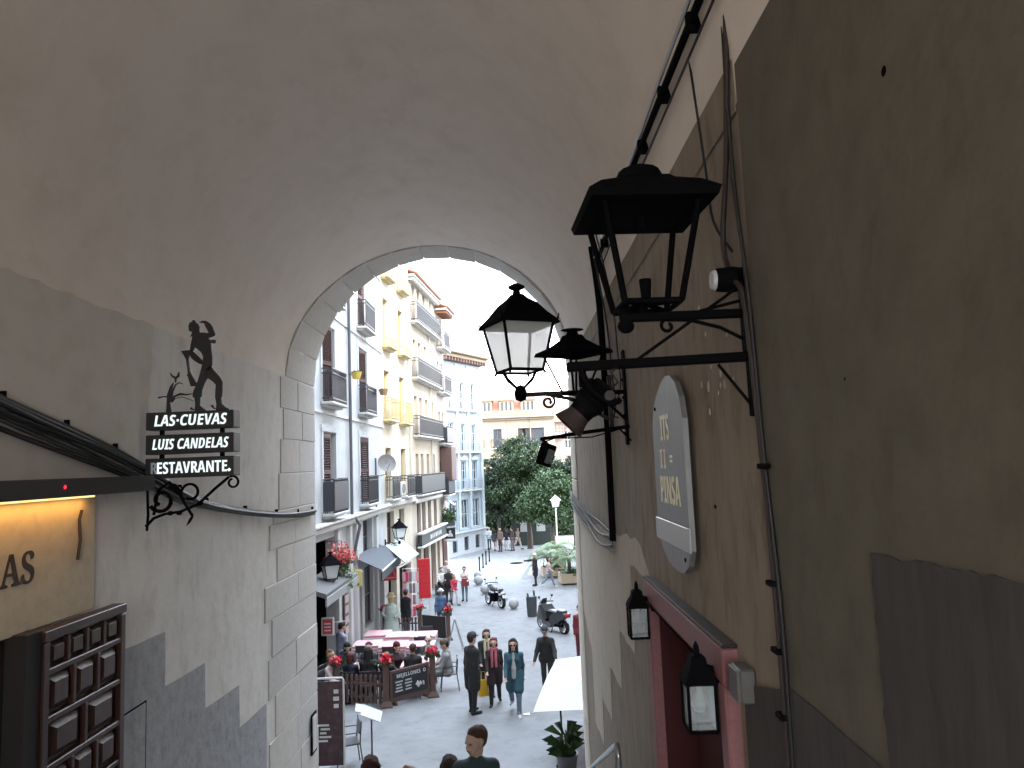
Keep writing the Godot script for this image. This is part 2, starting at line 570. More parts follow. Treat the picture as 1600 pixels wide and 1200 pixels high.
func build_passage():
	var ps := thing("passage_building", "vaulted stair passage with stone arch framing the street", "archway")
	var cx := (XL + XR) / 2
	var r := (XR - XL) / 2
	var zb := 5.5
	# side walls with their door openings
	var lw := MB.new()
	wall_holes(lw, -zb, -ZE, 0, SPRING, [[3.9, 5.1, 2.0, 5.0]], 0.5)
	var o := part(ps, "left_wall", lw, M.wall_left, Vector3(XL, 0, 0))
	o.rotation.y = PI / 2
	var rw := MB.new()
	wall_holes(rw, ZE, zb, 0, SPRING, [[-5.30, -3.52, 2.0, 4.98]], 0.28)
	o = part(ps, "right_wall", rw, M.wall_right, Vector3(XR, 0, 0))
	o.rotation.y = -PI / 2
	# vault
	var va := MB.new()
	var seg := 40
	var zs := []
	for i in 23: zs.append(lerpf(zb, ZE, i / 22.0))
	var wob := FastNoiseLite.new()
	wob.seed = 4; wob.frequency = 0.5
	var vp := func(i: int, z: float) -> Array:
		var a := PI - PI * i / seg
		var rr := r + (wob.get_noise_2d(a * 2.0, z) * 0.03 if i > 1 and i < seg - 1 else 0.0)
		return [Vector3(cx + cos(a) * rr, SPRING + sin(a) * rr, z), Vector3(-cos(a), -sin(a), 0)]
	for i in seg:
		for j in zs.size() - 1:
			var a = vp.call(i, zs[j]); var b = vp.call(i + 1, zs[j]); var d = vp.call(i + 1, zs[j + 1]); var e = vp.call(i, zs[j + 1])
			va.quad_n(a[0], b[0], d[0], e[0], a[1], b[1], d[1], e[1])
	part(ps, "vault", va, M.plaster)
	# stone arch ring at the street end
	var nb := 15
	var mats := [M.stone_a, M.stone_b, M.stone_c]
	for i in nb:
		var a0 := PI - PI * i / nb - 0.003
		var a1 := PI - PI * (i + 1) / nb + 0.003
		var dep := func(a: float) -> float: return lerpf(1.5, 0.66, pow(sin(a), 1.6)) if cos(a) < 0 else lerpf(0.95, 0.66, sin(a))
		var ri := r - 0.016 + rng.randf_range(-0.006, 0.006)
		var mb := MB.new()
		var p := []
		for k in 2:
			for q in [[a0, ri], [a1, ri], [a1, r + 0.4], [a0, r + 0.4]]:
				p.append(Vector3(cx + cos(q[0]) * q[1], SPRING + sin(q[0]) * q[1], ZE - 0.06 if k == 0 else ZE + dep.call(q[0])))
		mb.hexa(p)
		part(ps, "arch_stone", mb, mats[rng.randi() % 2] if i % 4 else mats[2])
	# quoins of the left jamb: top, bottom, front edge, joint
	var q := [[7.40, 6.93, 10.65, 11.5], [6.93, 6.48, 10.78, 11.72], [6.48, 5.98, 10.64, 11.58], [5.98, 5.46, 10.55, 11.57], [5.46, 5.28, 10.3, 11.9], [5.28, 4.94, 10.14, 11.3], [4.94, 4.48, 10.45, 11.22], [4.48, 4.02, 9.94, 11.43], [4.02, 3.52, 10.22, 11.42], [3.52, 3.0, 10.08, 11.3], [3.0, 2.45, 10.35, 11.5], [2.45, 1.9, 10.1, 11.35], [1.9, 1.3, 10.3, 11.5], [1.3, 0.4, 10.1, 11.4]]
	for w in q:
		for k in 2:
			var z0: float = w[2] if k == 0 else w[3]
			var z1: float = w[3] if k == 0 else -ZE + 0.06
			var mb := MB.new()
			var pr := 0.012 + rng.randf_range(-0.005, 0.008)
			mb.cbox(Vector3(XL + pr - 0.3, (w[0] + w[1]) / 2, -(z0 + z1) / 2), Vector3(0.6, w[0] - w[1] - 0.009, z1 - z0 - 0.009), 0.008)
			part(ps, "quoin_stone", mb, mats[rng.randi() % 3])
	# right jamb, a plain dressed strip
	for w in [[0.4, 2.1], [2.1, 3.9], [3.9, 5.7], [5.7, 7.4]]:
		var mb := MB.new()
		mb.cbox(Vector3(XR + 0.28, (w[0] + w[1]) / 2, ZE + 0.42), Vector3(0.6, w[1] - w[0] - 0.008, 0.96), 0.015)
		part(ps, "jamb_stone", mb, M.patch_light)
	# coats of paint
	coat(ps, "stepped_dado", wavy([[-5.9, 0.6], [-5.9, 4.57], [-7.16, 4.54], [-7.17, 4.04], [-8.07, 4.02], [-8.08, 3.55], [-9.04, 3.51], [-9.06, 3.02], [-10.0, 3.0], [-10.02, 0.6]], 0.006, 0.25), XL + 0.004, M.dado)
	coat(ps, "wall_paint", wavy([[5.4, 5.95], [5.4, 7.43], [-6.86, 7.43], [-6.84, 7.2], [-6.8, 6.6], [-6.6, 6.0]], 0.02, 0.1), XL + 0.004, M.paint_upper)
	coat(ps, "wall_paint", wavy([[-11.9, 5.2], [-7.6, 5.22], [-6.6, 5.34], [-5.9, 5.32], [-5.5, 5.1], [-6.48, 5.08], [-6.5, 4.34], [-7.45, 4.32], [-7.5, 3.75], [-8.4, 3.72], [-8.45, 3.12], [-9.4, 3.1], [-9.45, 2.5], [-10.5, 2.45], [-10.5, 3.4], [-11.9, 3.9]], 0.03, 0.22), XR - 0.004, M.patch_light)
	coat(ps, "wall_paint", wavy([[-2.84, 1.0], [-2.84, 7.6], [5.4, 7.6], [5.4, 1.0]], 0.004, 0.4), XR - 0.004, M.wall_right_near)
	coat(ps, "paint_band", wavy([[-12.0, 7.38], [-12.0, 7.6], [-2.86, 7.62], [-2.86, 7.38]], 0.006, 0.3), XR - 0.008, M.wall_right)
	coat(ps, "dark_patch", wavy([[-2.04, 1.0], [-2.03, 5.72], [-1.62, 5.73], [-0.4, 5.75], [2.0, 5.75], [2.0, 1.0]], 0.007, 0.035), XR - 0.010, M.dado_dark)
	coat(ps, "stepped_dado", wavy([[-3.3, 1.0], [-3.3, 5.0], [-2.72, 5.16], [-2.06, 5.15], [-2.06, 1.0]], 0.006, 0.2), XR - 0.012, M.dado_dark)
	for k in 12:
		var fz := rng.randf_range(-4.3, -3.1) if k < 12 else rng.randf_range(-7.0, -4.5)
		var fy := rng.randf_range(6.2, 6.75) if k < 12 else rng.randf_range(5.4, 6.6)
		var fs := rng.randf_range(0.006, 0.02)
		var pts := []
		for j in 6:
			var a := TAU * j / 6
			pts.append([fz + cos(a) * fs * rng.randf_range(0.5, 1.1), fy + sin(a) * fs * rng.randf_range(0.7, 1.9)])
		coat(ps, "paint_fleck", pts, XR - 0.003, M.patch_light)
	for p in [[-1.74, 6.93, 0.016], [-2.1, 6.2, 0.006], [-1.2, 6.6, 0.005], [-3.6, 5.75, 0.008]]:
		var hm := MB.new()
		hm.ball(Vector3(XR - 0.003, p[1], p[0]), Vector3(0.006, p[2], p[2]), 8, 5)
		part(ps, "nail_hole", hm, M.iron)
	# outer mass of the building over the passage
	var bl := MB.new()
	var top := 21.0
	for i in seg:
		var a := PI - PI * i / seg
		var b := PI - PI * (i + 1) / seg
		bl.quad(Vector3(cx + cos(a) * (r + 0.3), top, ZE), Vector3(cx + cos(b) * (r + 0.3), top, ZE), Vector3(cx + cos(b) * (r + 0.3), SPRING + sin(b) * (r + 0.3), ZE), Vector3(cx + cos(a) * (r + 0.3), SPRING + sin(a) * (r + 0.3), ZE))
	for s in [[-30.0, XL - 0.3], [XR + 0.3, 26.0]]:
		bl.quad(Vector3(s[0], top, ZE), Vector3(s[1], top, ZE), Vector3(s[1], -1, ZE), Vector3(s[0], -1, ZE))
		bl.quad(Vector3(s[0], top, zb), Vector3(s[1], top, zb), Vector3(s[1], -1, zb), Vector3(s[0], -1, zb))
	bl.quad(Vector3(XL - 0.3, top, zb), Vector3(XR + 0.3, top, zb), Vector3(XR + 0.3, 8.6, zb), Vector3(XL - 0.3, 8.6, zb))
	bl.box(Vector3(-2.55, 5.0, zb + 0.1), Vector3(1.9, 8.0, 0.18))
	bl.box(Vector3(-2, top, (zb + ZE) / 2), Vector3(56, 0.3, zb - ZE))
	for x in [-30.0, 26.0]:
		bl.quad(Vector3(x, top, zb), Vector3(x, top, ZE), Vector3(x, -1, ZE), Vector3(x, -1, zb))
	part(ps, "outer_wall", bl, M.cream_wall)
	# rooms behind the two doors
	var rm := MB.new()
	rm.box(Vector3(XL - 0.29, 3.5, -4.5), Vector3(0.5, 3.0, 1.198))
	part(ps, "dark_room", rm, M.room)

# ---------------------------------------------------------------- facades
# rail of a balcony in local facade space
func balcony(parent: Node3D, u0: float, u1: float, v: float, out: float, m: Material, h := 1.0, slabm: Material = null, mesh_panel := false, gap := 0.12):
	var b := Node3D.new()
	b.name = "balcony"
	parent.add_child(b, true)
	var s := MB.new()
	s.cbox(Vector3((u0 + u1) / 2, v - 0.045, out / 2), Vector3(u1 - u0, 0.09, out), 0.02)
	s.cbox(Vector3((u0 + u1) / 2, v - 0.12, out * 0.3), Vector3(u1 - u0 - 0.1, 0.06, out * 0.6), 0.015)
	part(b, "slab", s, slabm if slabm else M.slab)
	var rl := MB.new()
	var e := 0.04
	for y in [v + 0.1, v + h * 0.86, v + h]:
		rl.box(Vector3((u0 + u1) / 2, y, out - e), Vector3(u1 - u0 - 0.04, 0.035, 0.035))
		for u in [u0 + e, u1 - e]:
			rl.box(Vector3(u, y, out / 2), Vector3(0.035, 0.035, out - 0.06))
	var k := maxi(2, int((u1 - u0) / gap))
	var bars := rl
	for i in k + 1:
		bars.box(Vector3(lerpf(u0 + e, u1 - e, float(i) / k), v + h / 2, out - e), Vector3(0.02, h, 0.02))
	var kk := maxi(2, int(out / gap))
	for i in kk:
		for u in [u0 + e, u1 - e]:
			bars.box(Vector3(u, v + h / 2, lerpf(0.04, out - 0.1, float(i) / kk)), Vector3(0.02, h, 0.02))
	part(b, "railing", bars, m)
	if mesh_panel:
		var pm := MB.new()
		pm.box(Vector3((u0 + u1) / 2, v + h * 0.5, out - 0.015), Vector3(u1 - u0 - 0.06, h * 0.86, 0.012))
		for u in [u0 + 0.015, u1 - 0.015]:
			pm.box(Vector3(u, v + h * 0.5, out / 2), Vector3(0.012, h * 0.86, out - 0.08))
		part(b, "screen", pm, M.screen if M.has("screen") else m)
	return b

# window set into a hole of the wall
func window(parent: Node3D, u0: float, u1: float, v0: float, v1: float, depth: float, fm: Material, gm: Material, mull := 1, trans := 2, called := "window"):
	var w := Node3D.new()
	w.name = called
	parent.add_child(w, true)
	var f := MB.new()
	var t := 0.07
	var z := -depth + 0.05
	f.cbox(Vector3((u0 + u1) / 2, v1 - t / 2, z), Vector3(u1 - u0, t, 0.07), 0.008)
	f.cbox(Vector3((u0 + u1) / 2, v0 + t / 2, z), Vector3(u1 - u0, t, 0.07), 0.008)
	for u in [u0 + t / 2, u1 - t / 2]:
		f.cbox(Vector3(u, (v0 + v1) / 2, z), Vector3(t, v1 - v0 - 2 * t - 0.002, 0.07), 0.008)
	for i in mull:
		f.cbox(Vector3(lerpf(u0, u1, (i + 1.0) / (mull + 1)), (v0 + v1) / 2, z + 0.003), Vector3(0.06, v1 - v0 - 2 * t - 0.004, 0.066), 0.006)
	for i in trans:
		f.box(Vector3((u0 + u1) / 2, lerpf(v0, v1, (i + 1.0) / (trans + 1)), z + 0.002), Vector3(u1 - u0 - 2 * t - 0.004, 0.035, 0.05))
	part(w, "frame", f, fm)
	var g := MB.new()
	g.box(Vector3((u0 + u1) / 2, (v0 + v1) / 2, z - 0.012), Vector3(u1 - u0 - 0.02, v1 - v0 - 0.02, 0.006))
	part(w, "pane", g, gm)
	return w

# louvred shutter leaf hinged at u, opening angle from the wall plane; w signed width
func shutter(parent: Node3D, u: float, w: float, v0: float, v1: float, z: float, ang: float, m: Material):
	var s := Node3D.new()
	s.name = "shutter"
	parent.add_child(s, true)
	s.position = Vector3(u, 0, z)
	s.rotation.y = -ang * signf(w)
	var f := MB.new()
	for x in [w * 0.04, w * 0.96]:
		f.box(Vector3(x, (v0 + v1) / 2, 0), Vector3(absf(w) * 0.09, v1 - v0, 0.045))
	for y in [v0 + 0.06, (v0 + v1) / 2, v1 - 0.06]:
		f.box(Vector3(w / 2, y, 0.001), Vector3(absf(w) * 0.82, 0.12, 0.04))
	part(s, "frame", f, m)
	var l := MB.new()
	var k := int((v1 - v0) / 0.085)
	for i in k:
		var y := v0 + 0.1 + (v1 - v0 - 0.2) * i / (k - 1)
		l.box(Vector3(w / 2, y, 0), Vector3(absf(w) * 0.82, 0.075, 0.01), Basis(Vector3.RIGHT, 0.7))
	part(s, "louvres", l, m)
	return s

func facade(called: String, label: String, p0: Vector2, p1: Vector2) -> Node3D:
	var d := (p1 - p0).normalized()
	var o := thing(called, label, "building", Vector3(p0.x, 0, p0.y), atan2(-d.y, d.x))
	return o

# body of a house behind its front wall
func house_mass(o: Node3D, u0: float, u1: float, top: float, m: Material, deep := 8.0):
	var mb := MB.new()
	mb.quad(Vector3(u0, top, -0.0), Vector3(u0, top, -deep), Vector3(u0, -1, -deep), Vector3(u0, -1, 0))
	mb.quad(Vector3(u1, top, -deep), Vector3(u1, top, 0), Vector3(u1, -1, 0), Vector3(u1, -1, -deep))
	mb.quad(Vector3(u0, top, -deep), Vector3(u1, top, -deep), Vector3(u1, -1, -deep), Vector3(u0, -1, -deep))
	part(o, "side_wall", mb, m)
	var rm := MB.new()
	rm.quad(Vector3(u0 + 0.02, top, -1.2), Vector3(u1 - 0.02, top, -1.2), Vector3(u1 - 0.02, -1, -1.2), Vector3(u0 + 0.02, -1, -1.2))
	part(o, "inner_wall", rm, M.room)

func eave(o: Node3D, u0: float, u1: float, top: float, out: float, rafter: Material = null):
	var mb := MB.new()
	mb.box(Vector3((u0 + u1) / 2, top + 0.05, out / 2 - 0.2), Vector3(u1 - u0, 0.1, out + 0.4))
	var e := part(o, "eave", mb, M.trim)
	var rf := MB.new()
	var k := int((u1 - u0) / 0.35)
	for i in k:
		rf.box(Vector3(u0 + (i + 0.5) * (u1 - u0) / k, top - 0.08, out / 2), Vector3(0.12, 0.16, out - 0.1))
	part(e, "rafters", rf, rafter if rafter else M.trim)
	var roof := MB.new()
	roof.quad(Vector3(u0, top + 3.0, -6.5), Vector3(u1, top + 3.0, -6.5), Vector3(u1, top + 0.11, out + 0.05), Vector3(u0, top + 0.11, out + 0.05))
	var rr := part(o, "roof", roof, M.tile)
	var tl := MB.new()
	var n := int((u1 - u0) / 0.25)
	for i in n:
		var u := u0 + (i + 0.5) * (u1 - u0) / n
		tl.tube([Vector3(u, top + 0.15, out + 0.1), Vector3(u, top + 3.04, -6.5)], 0.09, 6)
	var tp := part(rr, "roof_tiles", tl, M.tile)
	tp.set_meta("kind", "stuff")

func build_street_left():
	# ---- white house
	var p0 := Vector2(-5.87, -14.0)
	var wh := facade("white_house", "white plastered house with dark iron balconies and brown shutters", p0, Vector2(-5.62, -30.0))
	var W := 17.5
	var holes := []
	var cols := [[3.2, 4.6], [8.05, 9.5], [12.95, 14.35]]
	var floors := [4.72, 8.05, 11.25, 14.45]
	for c in cols:
		for f in floors: holes.append([c[0], c[1], f + 0.04, f + 2.42])
	# ground floor: bar front, doorway, shop window, shop door
	var gf := [[5.6, 9.3, -0.6, 3.95], [9.9, 10.7, -0.6, 2.35], [12.15, 13.0, -0.8, 2.3], [13.25, 15.2, 1.0, 3.95], [13.5, 15.0, -0.25, 0.95], [15.75, 17.1, -0.9, 2.3]]
	holes.append_array([gf[0], gf[2], [13.3, 14.9, 2.75, 4.1], [13.4, 14.9, 0.2, 2.4], gf[5]])
	var mb := MB.new()
	wall_holes(mb, 0, W, -1, 18.2, holes, 0.28)
	part(wh, "wall", mb, M.white_wall)
	house_mass(wh, 0, W, 18.2, M.white_wall)
	eave(wh, 0, W, 18.2, 0.7)
	var md := MB.new()
	md.cbox(Vector3(W / 2, 4.28, 0.1), Vector3(W, 0.2, 0.24), 0.04)
	md.cbox(Vector3(W / 2, 4.43, 0.15), Vector3(W, 0.08, 0.34), 0.02)
	for f in [7.75, 10.95, 14.15]:
		md.box(Vector3(W / 2, f, 0.02), Vector3(W, 0.1, 0.05))
	part(wh, "cornice", md, M.trim)
	var di := 0
	for c in cols:
		for f in floors:
			window(wh, c[0], c[1], f + 0.04, f + 2.42, 0.28, M.shutter, M.pane_dark, 1, 2)
			var tr := MB.new()
			for s in [[c[0] - 0.16, c[0]], [c[1], c[1] + 0.16]]:
				tr.box(Vector3((s[0] + s[1]) / 2, f + 1.25, 0.02), Vector3(0.15, 2.5, 0.05))
			tr.box(Vector3((c[0] + c[1]) / 2, f + 2.55, 0.025), Vector3(c[1] - c[0] + 0.34, 0.2, 0.06))
			part(wh, "surround", tr, M.white_wall)
			var hw: float = (c[1] - c[0]) / 2
			if f > 4.8 or c[0] < 9:
				shutter(wh, c[0] + 0.02, hw, f + 0.08, f + 2.38, -0.03, 0.22 if di % 2 else 0.1, M.shutter)
				if f > 4.8: shutter(wh, c[1] - 0.02, -hw, f + 0.08, f + 2.38, -0.05, 0.06, M.shutter)
			else:
				shutter(wh, c[0] + 0.02, hw, f + 0.08, f + 2.38, -0.03, 0.3, M.shutter)
			balcony(wh, c[0] - 0.15, c[1] + 0.2, f, 0.4, M.rail, 1.0, null, f < 4.8 and c[0] < 9, 0.1)
			di += 1
	# drainpipe
	var dp := MB.new()
	dp.tube([Vector3(11.3, 18, 0.09), Vector3(11.3, 4.5, 0.09), Vector3(11.3, 4.1, 0.36), Vector3(11.3, 3.0, 0.1)], 0.055, 8)
	dp.tube([Vector3(15.4, 6.4, 0.09), Vector3(15.4, 3.9, 0.09), Vector3(15.4, 1.8, 0.09)], 0.04, 8)
	part(wh, "drainpipe", dp, M.body_grey)
	# shop fronts
	window(wh, 5.6, 9.3, -0.6, 3.95, 0.9, M.shutter, M.pane_dark, 3, 3, "bar_front")
	window(wh, 13.3, 14.9, 2.75, 4.1, 0.28, M.body_grey, M.pane_dark, 1, 1)
	window(wh, 13.4, 14.9, 0.2, 2.4, 0.2, M.body_grey, M.pane_dark, 0, 1, "shop_window")
	window(wh, 12.15, 13.0, -0.8, 2.3, 0.28, M.fence_wood, M.pane_dark, 0, 1, "door")
	for u in [9.42, 11.0, 11.95, 15.35]:
		var pl := MB.new()
		pl.cbox(Vector3(u, 1.6, 0.06), Vector3(0.26, 5.0, 0.14), 0.02)
		part(wh, "pilaster", pl, M.trim)
	var mo := MB.new()
	mo.cbox(Vector3(10.4, 1.35, 0.05), Vector3(0.55, 1.3, 0.06), 0.01)
	part(wh, "menu_case", mo, M.shutter)
	for k in 4:
		var mc := MB.new()
		mc.box(Vector3(10.4, 0.85 + k * 0.33, 0.085), Vector3(0.42, 0.24, 0.008))
		part(wh, "menu_card", mc, M.taupe_wall)
	# ---- yellow house
	var y0 := Vector2(-5.6, -31.5)
	var y1 := Vector2(-5.11, -36.4)
	var yh := facade("yellow_house", "warm yellow house with ochre window bays between two paler houses", y0, y1)
	W = 4.93
	holes = []
	var yc := [[0.35, 1.2], [2.95, 3.85]]
	var yf := [4.66, 8.06, 11.3, 14.42]
	for c in yc:
		for f in yf: holes.append([c[0], c[1], f + 0.04, f + 2.2])
	for c in [[0.3, 1.5], [2.4, 3.3]]: holes.append([c[0], c[1], 1.9, 4.1])
	holes.append_array([[0.35, 1.7, -0.9, 1.5], [2.2, 4.4, -0.9, 1.5]])
	mb = MB.new()
	wall_holes(mb, 0, W, -1, 17.2, holes, 0.25)
	part(yh, "wall", mb, M.yellow_wall)
	house_mass(yh, 0, W, 17.2, M.yellow_wall)
	eave(yh, 0, W, 17.2, 0.45)
	for c in yc:
		for f in yf:
			window(yh, c[0], c[1], f + 0.04, f + 2.2, 0.25, M.yellow_wood, M.pane_dark if f < 5 else M.pane, 1, 3)
			balcony(yh, c[0] - 0.25, c[1] + 0.3, f, 0.38, M.rail_yellow if f > 5 else M.rail, 0.95 if f < 9 else 0.35, M.rail_yellow if f > 5 else null)
	for c in [[0.3, 1.5], [2.4, 3.3]]: window(yh, c[0], c[1], 1.9, 4.1, 0.25, M.fence_wood, M.pane_dark, 1, 2)
	for c in [[0.35, 1.7], [2.2, 4.4]]: window(yh, c[0], c[1], -0.9, 1.5, 0.5, M.fence_wood, M.pane_dark, 1, 0, "shop_front")
	var yt := MB.new()
	yt.cbox(Vector3(W / 2, 4.42, 0.1), Vector3(W, 0.22, 0.24), 0.03)
	yt.tube([Vector3(4.6, 17, 0.08), Vector3(4.6, 4.6, 0.08)], 0.05, 8)
	part(yh, "cornice", yt, M.trim)
	var ac := MB.new()
	ac.cbox(Vector3(1.75, 5.05, 0.25), Vector3(0.75, 0.6, 0.3), 0.03)
	var acp := part(yh, "air_conditioner", ac, M.white_paint)
	var fan := MB.new()
	fan.lathe([[0.0, 0.0], [0.2, 0.0], [0.22, 0.02], [0.24, 0.0]], Vector3(1.75, 5.05, 0.405), 16, 1, 1, Basis(Vector3.RIGHT, PI / 2))
	part(acp, "fan_grille", fan, M.body_grey)
	# ---- cream house with long dark balconies
	var ch := facade("cream_house", "cream house with long dark iron balconies above a dark shop sign", y1, Vector2(-4.45, -43.0))
	W = 6.63
	holes = []
	var ccols := [[0.95, 1.6], [2.1, 2.75], [3.5, 4.15], [5.0, 5.65]]
	var cf := [4.6, 7.55, 10.5, 13.4]
	for c in ccols:
		for f in cf: holes.append([c[0], c[1], f + 0.04, f + 2.05])
		holes.append([c[0], c[1] + 0.15, 2.0, 4.15])
	holes.append_array([[0.6, 1.6, -1, 2.1], [2.2, 3.4, -1, 2.1], [4.0, 5.2, -1, 2.1], [5.6, 6.3, -1, 2.1]])
	mb = MB.new()
	wall_holes(mb, 0, W, -1, 15.6, holes, 0.22)
	part(ch, "wall", mb, M.cream_wall)
	house_mass(ch, 0, W, 15.6, M.cream_wall)
	eave(ch, 0, W, 15.6, 0.4)
	for c in ccols:
		for f in cf: window(ch, c[0], c[1], f + 0.04, f + 2.05, 0.22, M.taupe_wall, M.pane, 1, 2)
		window(ch, c[0], c[1] + 0.15, 2.0, 4.15, 0.22, M.shutter, M.pane_dark, 0, 2)
	for c in [[0.6, 1.6], [2.2, 3.4], [4.0, 5.2], [5.6, 6.3]]: window(ch, c[0], c[1], -1, 2.1, 0.4, M.shutter if c[0] < 5 else M.tail_red, M.pane_dark, 1, 0, "shop_front")
	for f in cf: balcony(ch, 0.55, 6.5, f, 0.4, M.rail, 1.0, null, f < 5, 0.09)
	var ct := MB.new()
	ct.cbox(Vector3(W / 2, 4.3, 0.1), Vector3(W, 0.2, 0.2), 0.03)
	ct.tube([Vector3(4.6, 16, 0.08), Vector3(4.6, 4.3, 0.08)], 0.045, 8)
	part(ch, "cornice", ct, M.trim)
	# ---- narrow taupe house
	var th := facade("taupe_house", "narrow taupe house at the far end of the left row", Vector2(-4.45, -43.0), Vector2(-4.22, -45.4))
	W = 2.42
	holes = []
	for f in [4.3, 7.3, 10.3, 13.0]:
		for c in [[0.35, 0.9], [1.45, 2.0]]: holes.append([c[0], c[1], f + 0.04, f + 1.9])
	holes.append([0.4, 1.9, -1, 2.2])
	mb = MB.new()
	wall_holes(mb, 0, W, -1, 15.2, holes, 0.22)
	part(th, "wall", mb, M.taupe_wall)
	house_mass(th, 0, W, 15.2, M.taupe_wall)
	eave(th, 0, W, 15.2, 0.75, M.tile)
	for f in [4.3, 7.3, 10.3, 13.0]:
		for c in [[0.35, 0.9], [1.45, 2.0]]: window(th, c[0], c[1], f + 0.04, f + 1.9, 0.22, M.trim, M.pane_dark, 1, 1)
		balcony(th, 0.15, 2.2, f, 0.55, M.rail, 1.0, null, f < 7.5, 0.09)
	window(th, 0.4, 1.9, -1, 2.2, 0.3, M.tail_red, M.pane_dark, 1, 0, "shop_front")
	var eb := MB.new()
	eb.cbox(Vector3(1.2, 6.1, 0.35), Vector3(1.5, 2.0, 0.7), 0.04)
	part(th, "bay_window", eb, M.fence_wood)

func build_blue_house():
	var bh := facade("blue_house", "pale blue apartment house with white moulded window heads", Vector2(-5.3, -53.2), Vector2(-2.5, -58.7))
	var W := 6.17
	var cols := [[1.05, 1.8], [2.7, 3.45], [4.35, 5.1]]
	var fl := [4.1, 6.95, 10.1]
	var holes := []
	for c in cols:
		for f in fl: holes.append([c[0], c[1], f + 0.04, f + 2.15])
		holes.append([c[0] - 0.1, c[1] + 0.15, 1.25, 3.4])
		holes.append([c[0] + 0.05, c[1] - 0.05, -0.35, 0.65])
	var mb := MB.new()
	wall_holes(mb, 0, W, 1.02, 14.0, holes.filter(func(h): return h[2] > 1), 0.2)
	part(bh, "wall", mb, M.blue_wall)
	var bs := MB.new()
	wall_holes(bs, 0, W, -1.2, 1.0, holes.filter(func(h): return h[2] < 1), 0.25)
	var bp := part(bh, "stone_base", bs, M.grey_stone, Vector3(0, 0, 0.06))
	var bt := MB.new()
	bt.cbox(Vector3(W / 2, 1.02, 0.06), Vector3(W + 0.1, 0.12, 0.18), 0.02)
	part(bp, "string_course", bt, M.grey_stone)
	house_mass(bh, 0, W, 14.0, M.blue_wall, 10.0)
	for c in cols:
		for f in fl:
			window(bh, c[0], c[1], f + 0.04, f + 2.15, 0.2, M.blue_trim, M.pane_dark, 1, 2)
			balcony(bh, c[0] - 0.25, c[1] + 0.3, f, 0.4, M.grey_stone, 0.85, null, false, 0.1)
			var hd := MB.new()
			var cu: float = (c[0] + c[1]) / 2
			hd.prism(PackedVector2Array([Vector2(cu - 0.55, f + 2.25), Vector2(cu + 0.55, f + 2.25), Vector2(cu + 0.4, f + 2.4), Vector2(cu, f + 2.75), Vector2(cu - 0.4, f + 2.4)]), Vector3(0, 0, 0.05), Vector3.RIGHT, Vector3.UP, 0.1)
			part(bh, "window_head", hd, M.blue_trim)
		window(bh, c[0] - 0.1, c[1] + 0.15, 1.25, 3.4, 0.2, M.blue_trim, M.pane_dark, 1, 1)
		window(bh, c[0] + 0.05, c[1] - 0.05, -0.35, 0.65, 0.12, M.rail, M.pane_dark, 0, 0, "cellar_window")
	for u in [0.3, 2.25, 3.9, 5.75]:
		var pi := MB.new()
		pi.cbox(Vector3(u, 7.4, 0.05), Vector3(0.28, 12.4, 0.12), 0.02)
		for f in fl: pi.ball(Vector3(u, f + 2.5, 0.11), Vector3(0.1, 0.45, 0.06), 8, 6)
		part(bh, "pilaster", pi, M.blue_trim)
	var co := MB.new()
	co.cbox(Vector3(W / 2, 14.1, 0.2), Vector3(W + 0.2, 0.25, 0.9), 0.04)
	co.cbox(Vector3(W / 2, 14.35, 0.35), Vector3(W + 0.4, 0.2, 1.3), 0.04)
	var cp := part(bh, "cornice", co, M.beige_wall)
	for i in 15:
		var mo := MB.new()
		mo.cbox(Vector3(0.2 + i * (W - 0.4) / 14, 13.85, 0.3), Vector3(0.16, 0.28, 0.6), 0.02)
		part(cp, "modillion", mo, M.fence_wood)
	var rf := MB.new()
	rf.quad(Vector3(0, 15.6, -10), Vector3(W, 15.6, -10), Vector3(W, 14.46, 0.9), Vector3(0, 14.46, 0.9))
	part(bh, "roof", rf, M.tile)

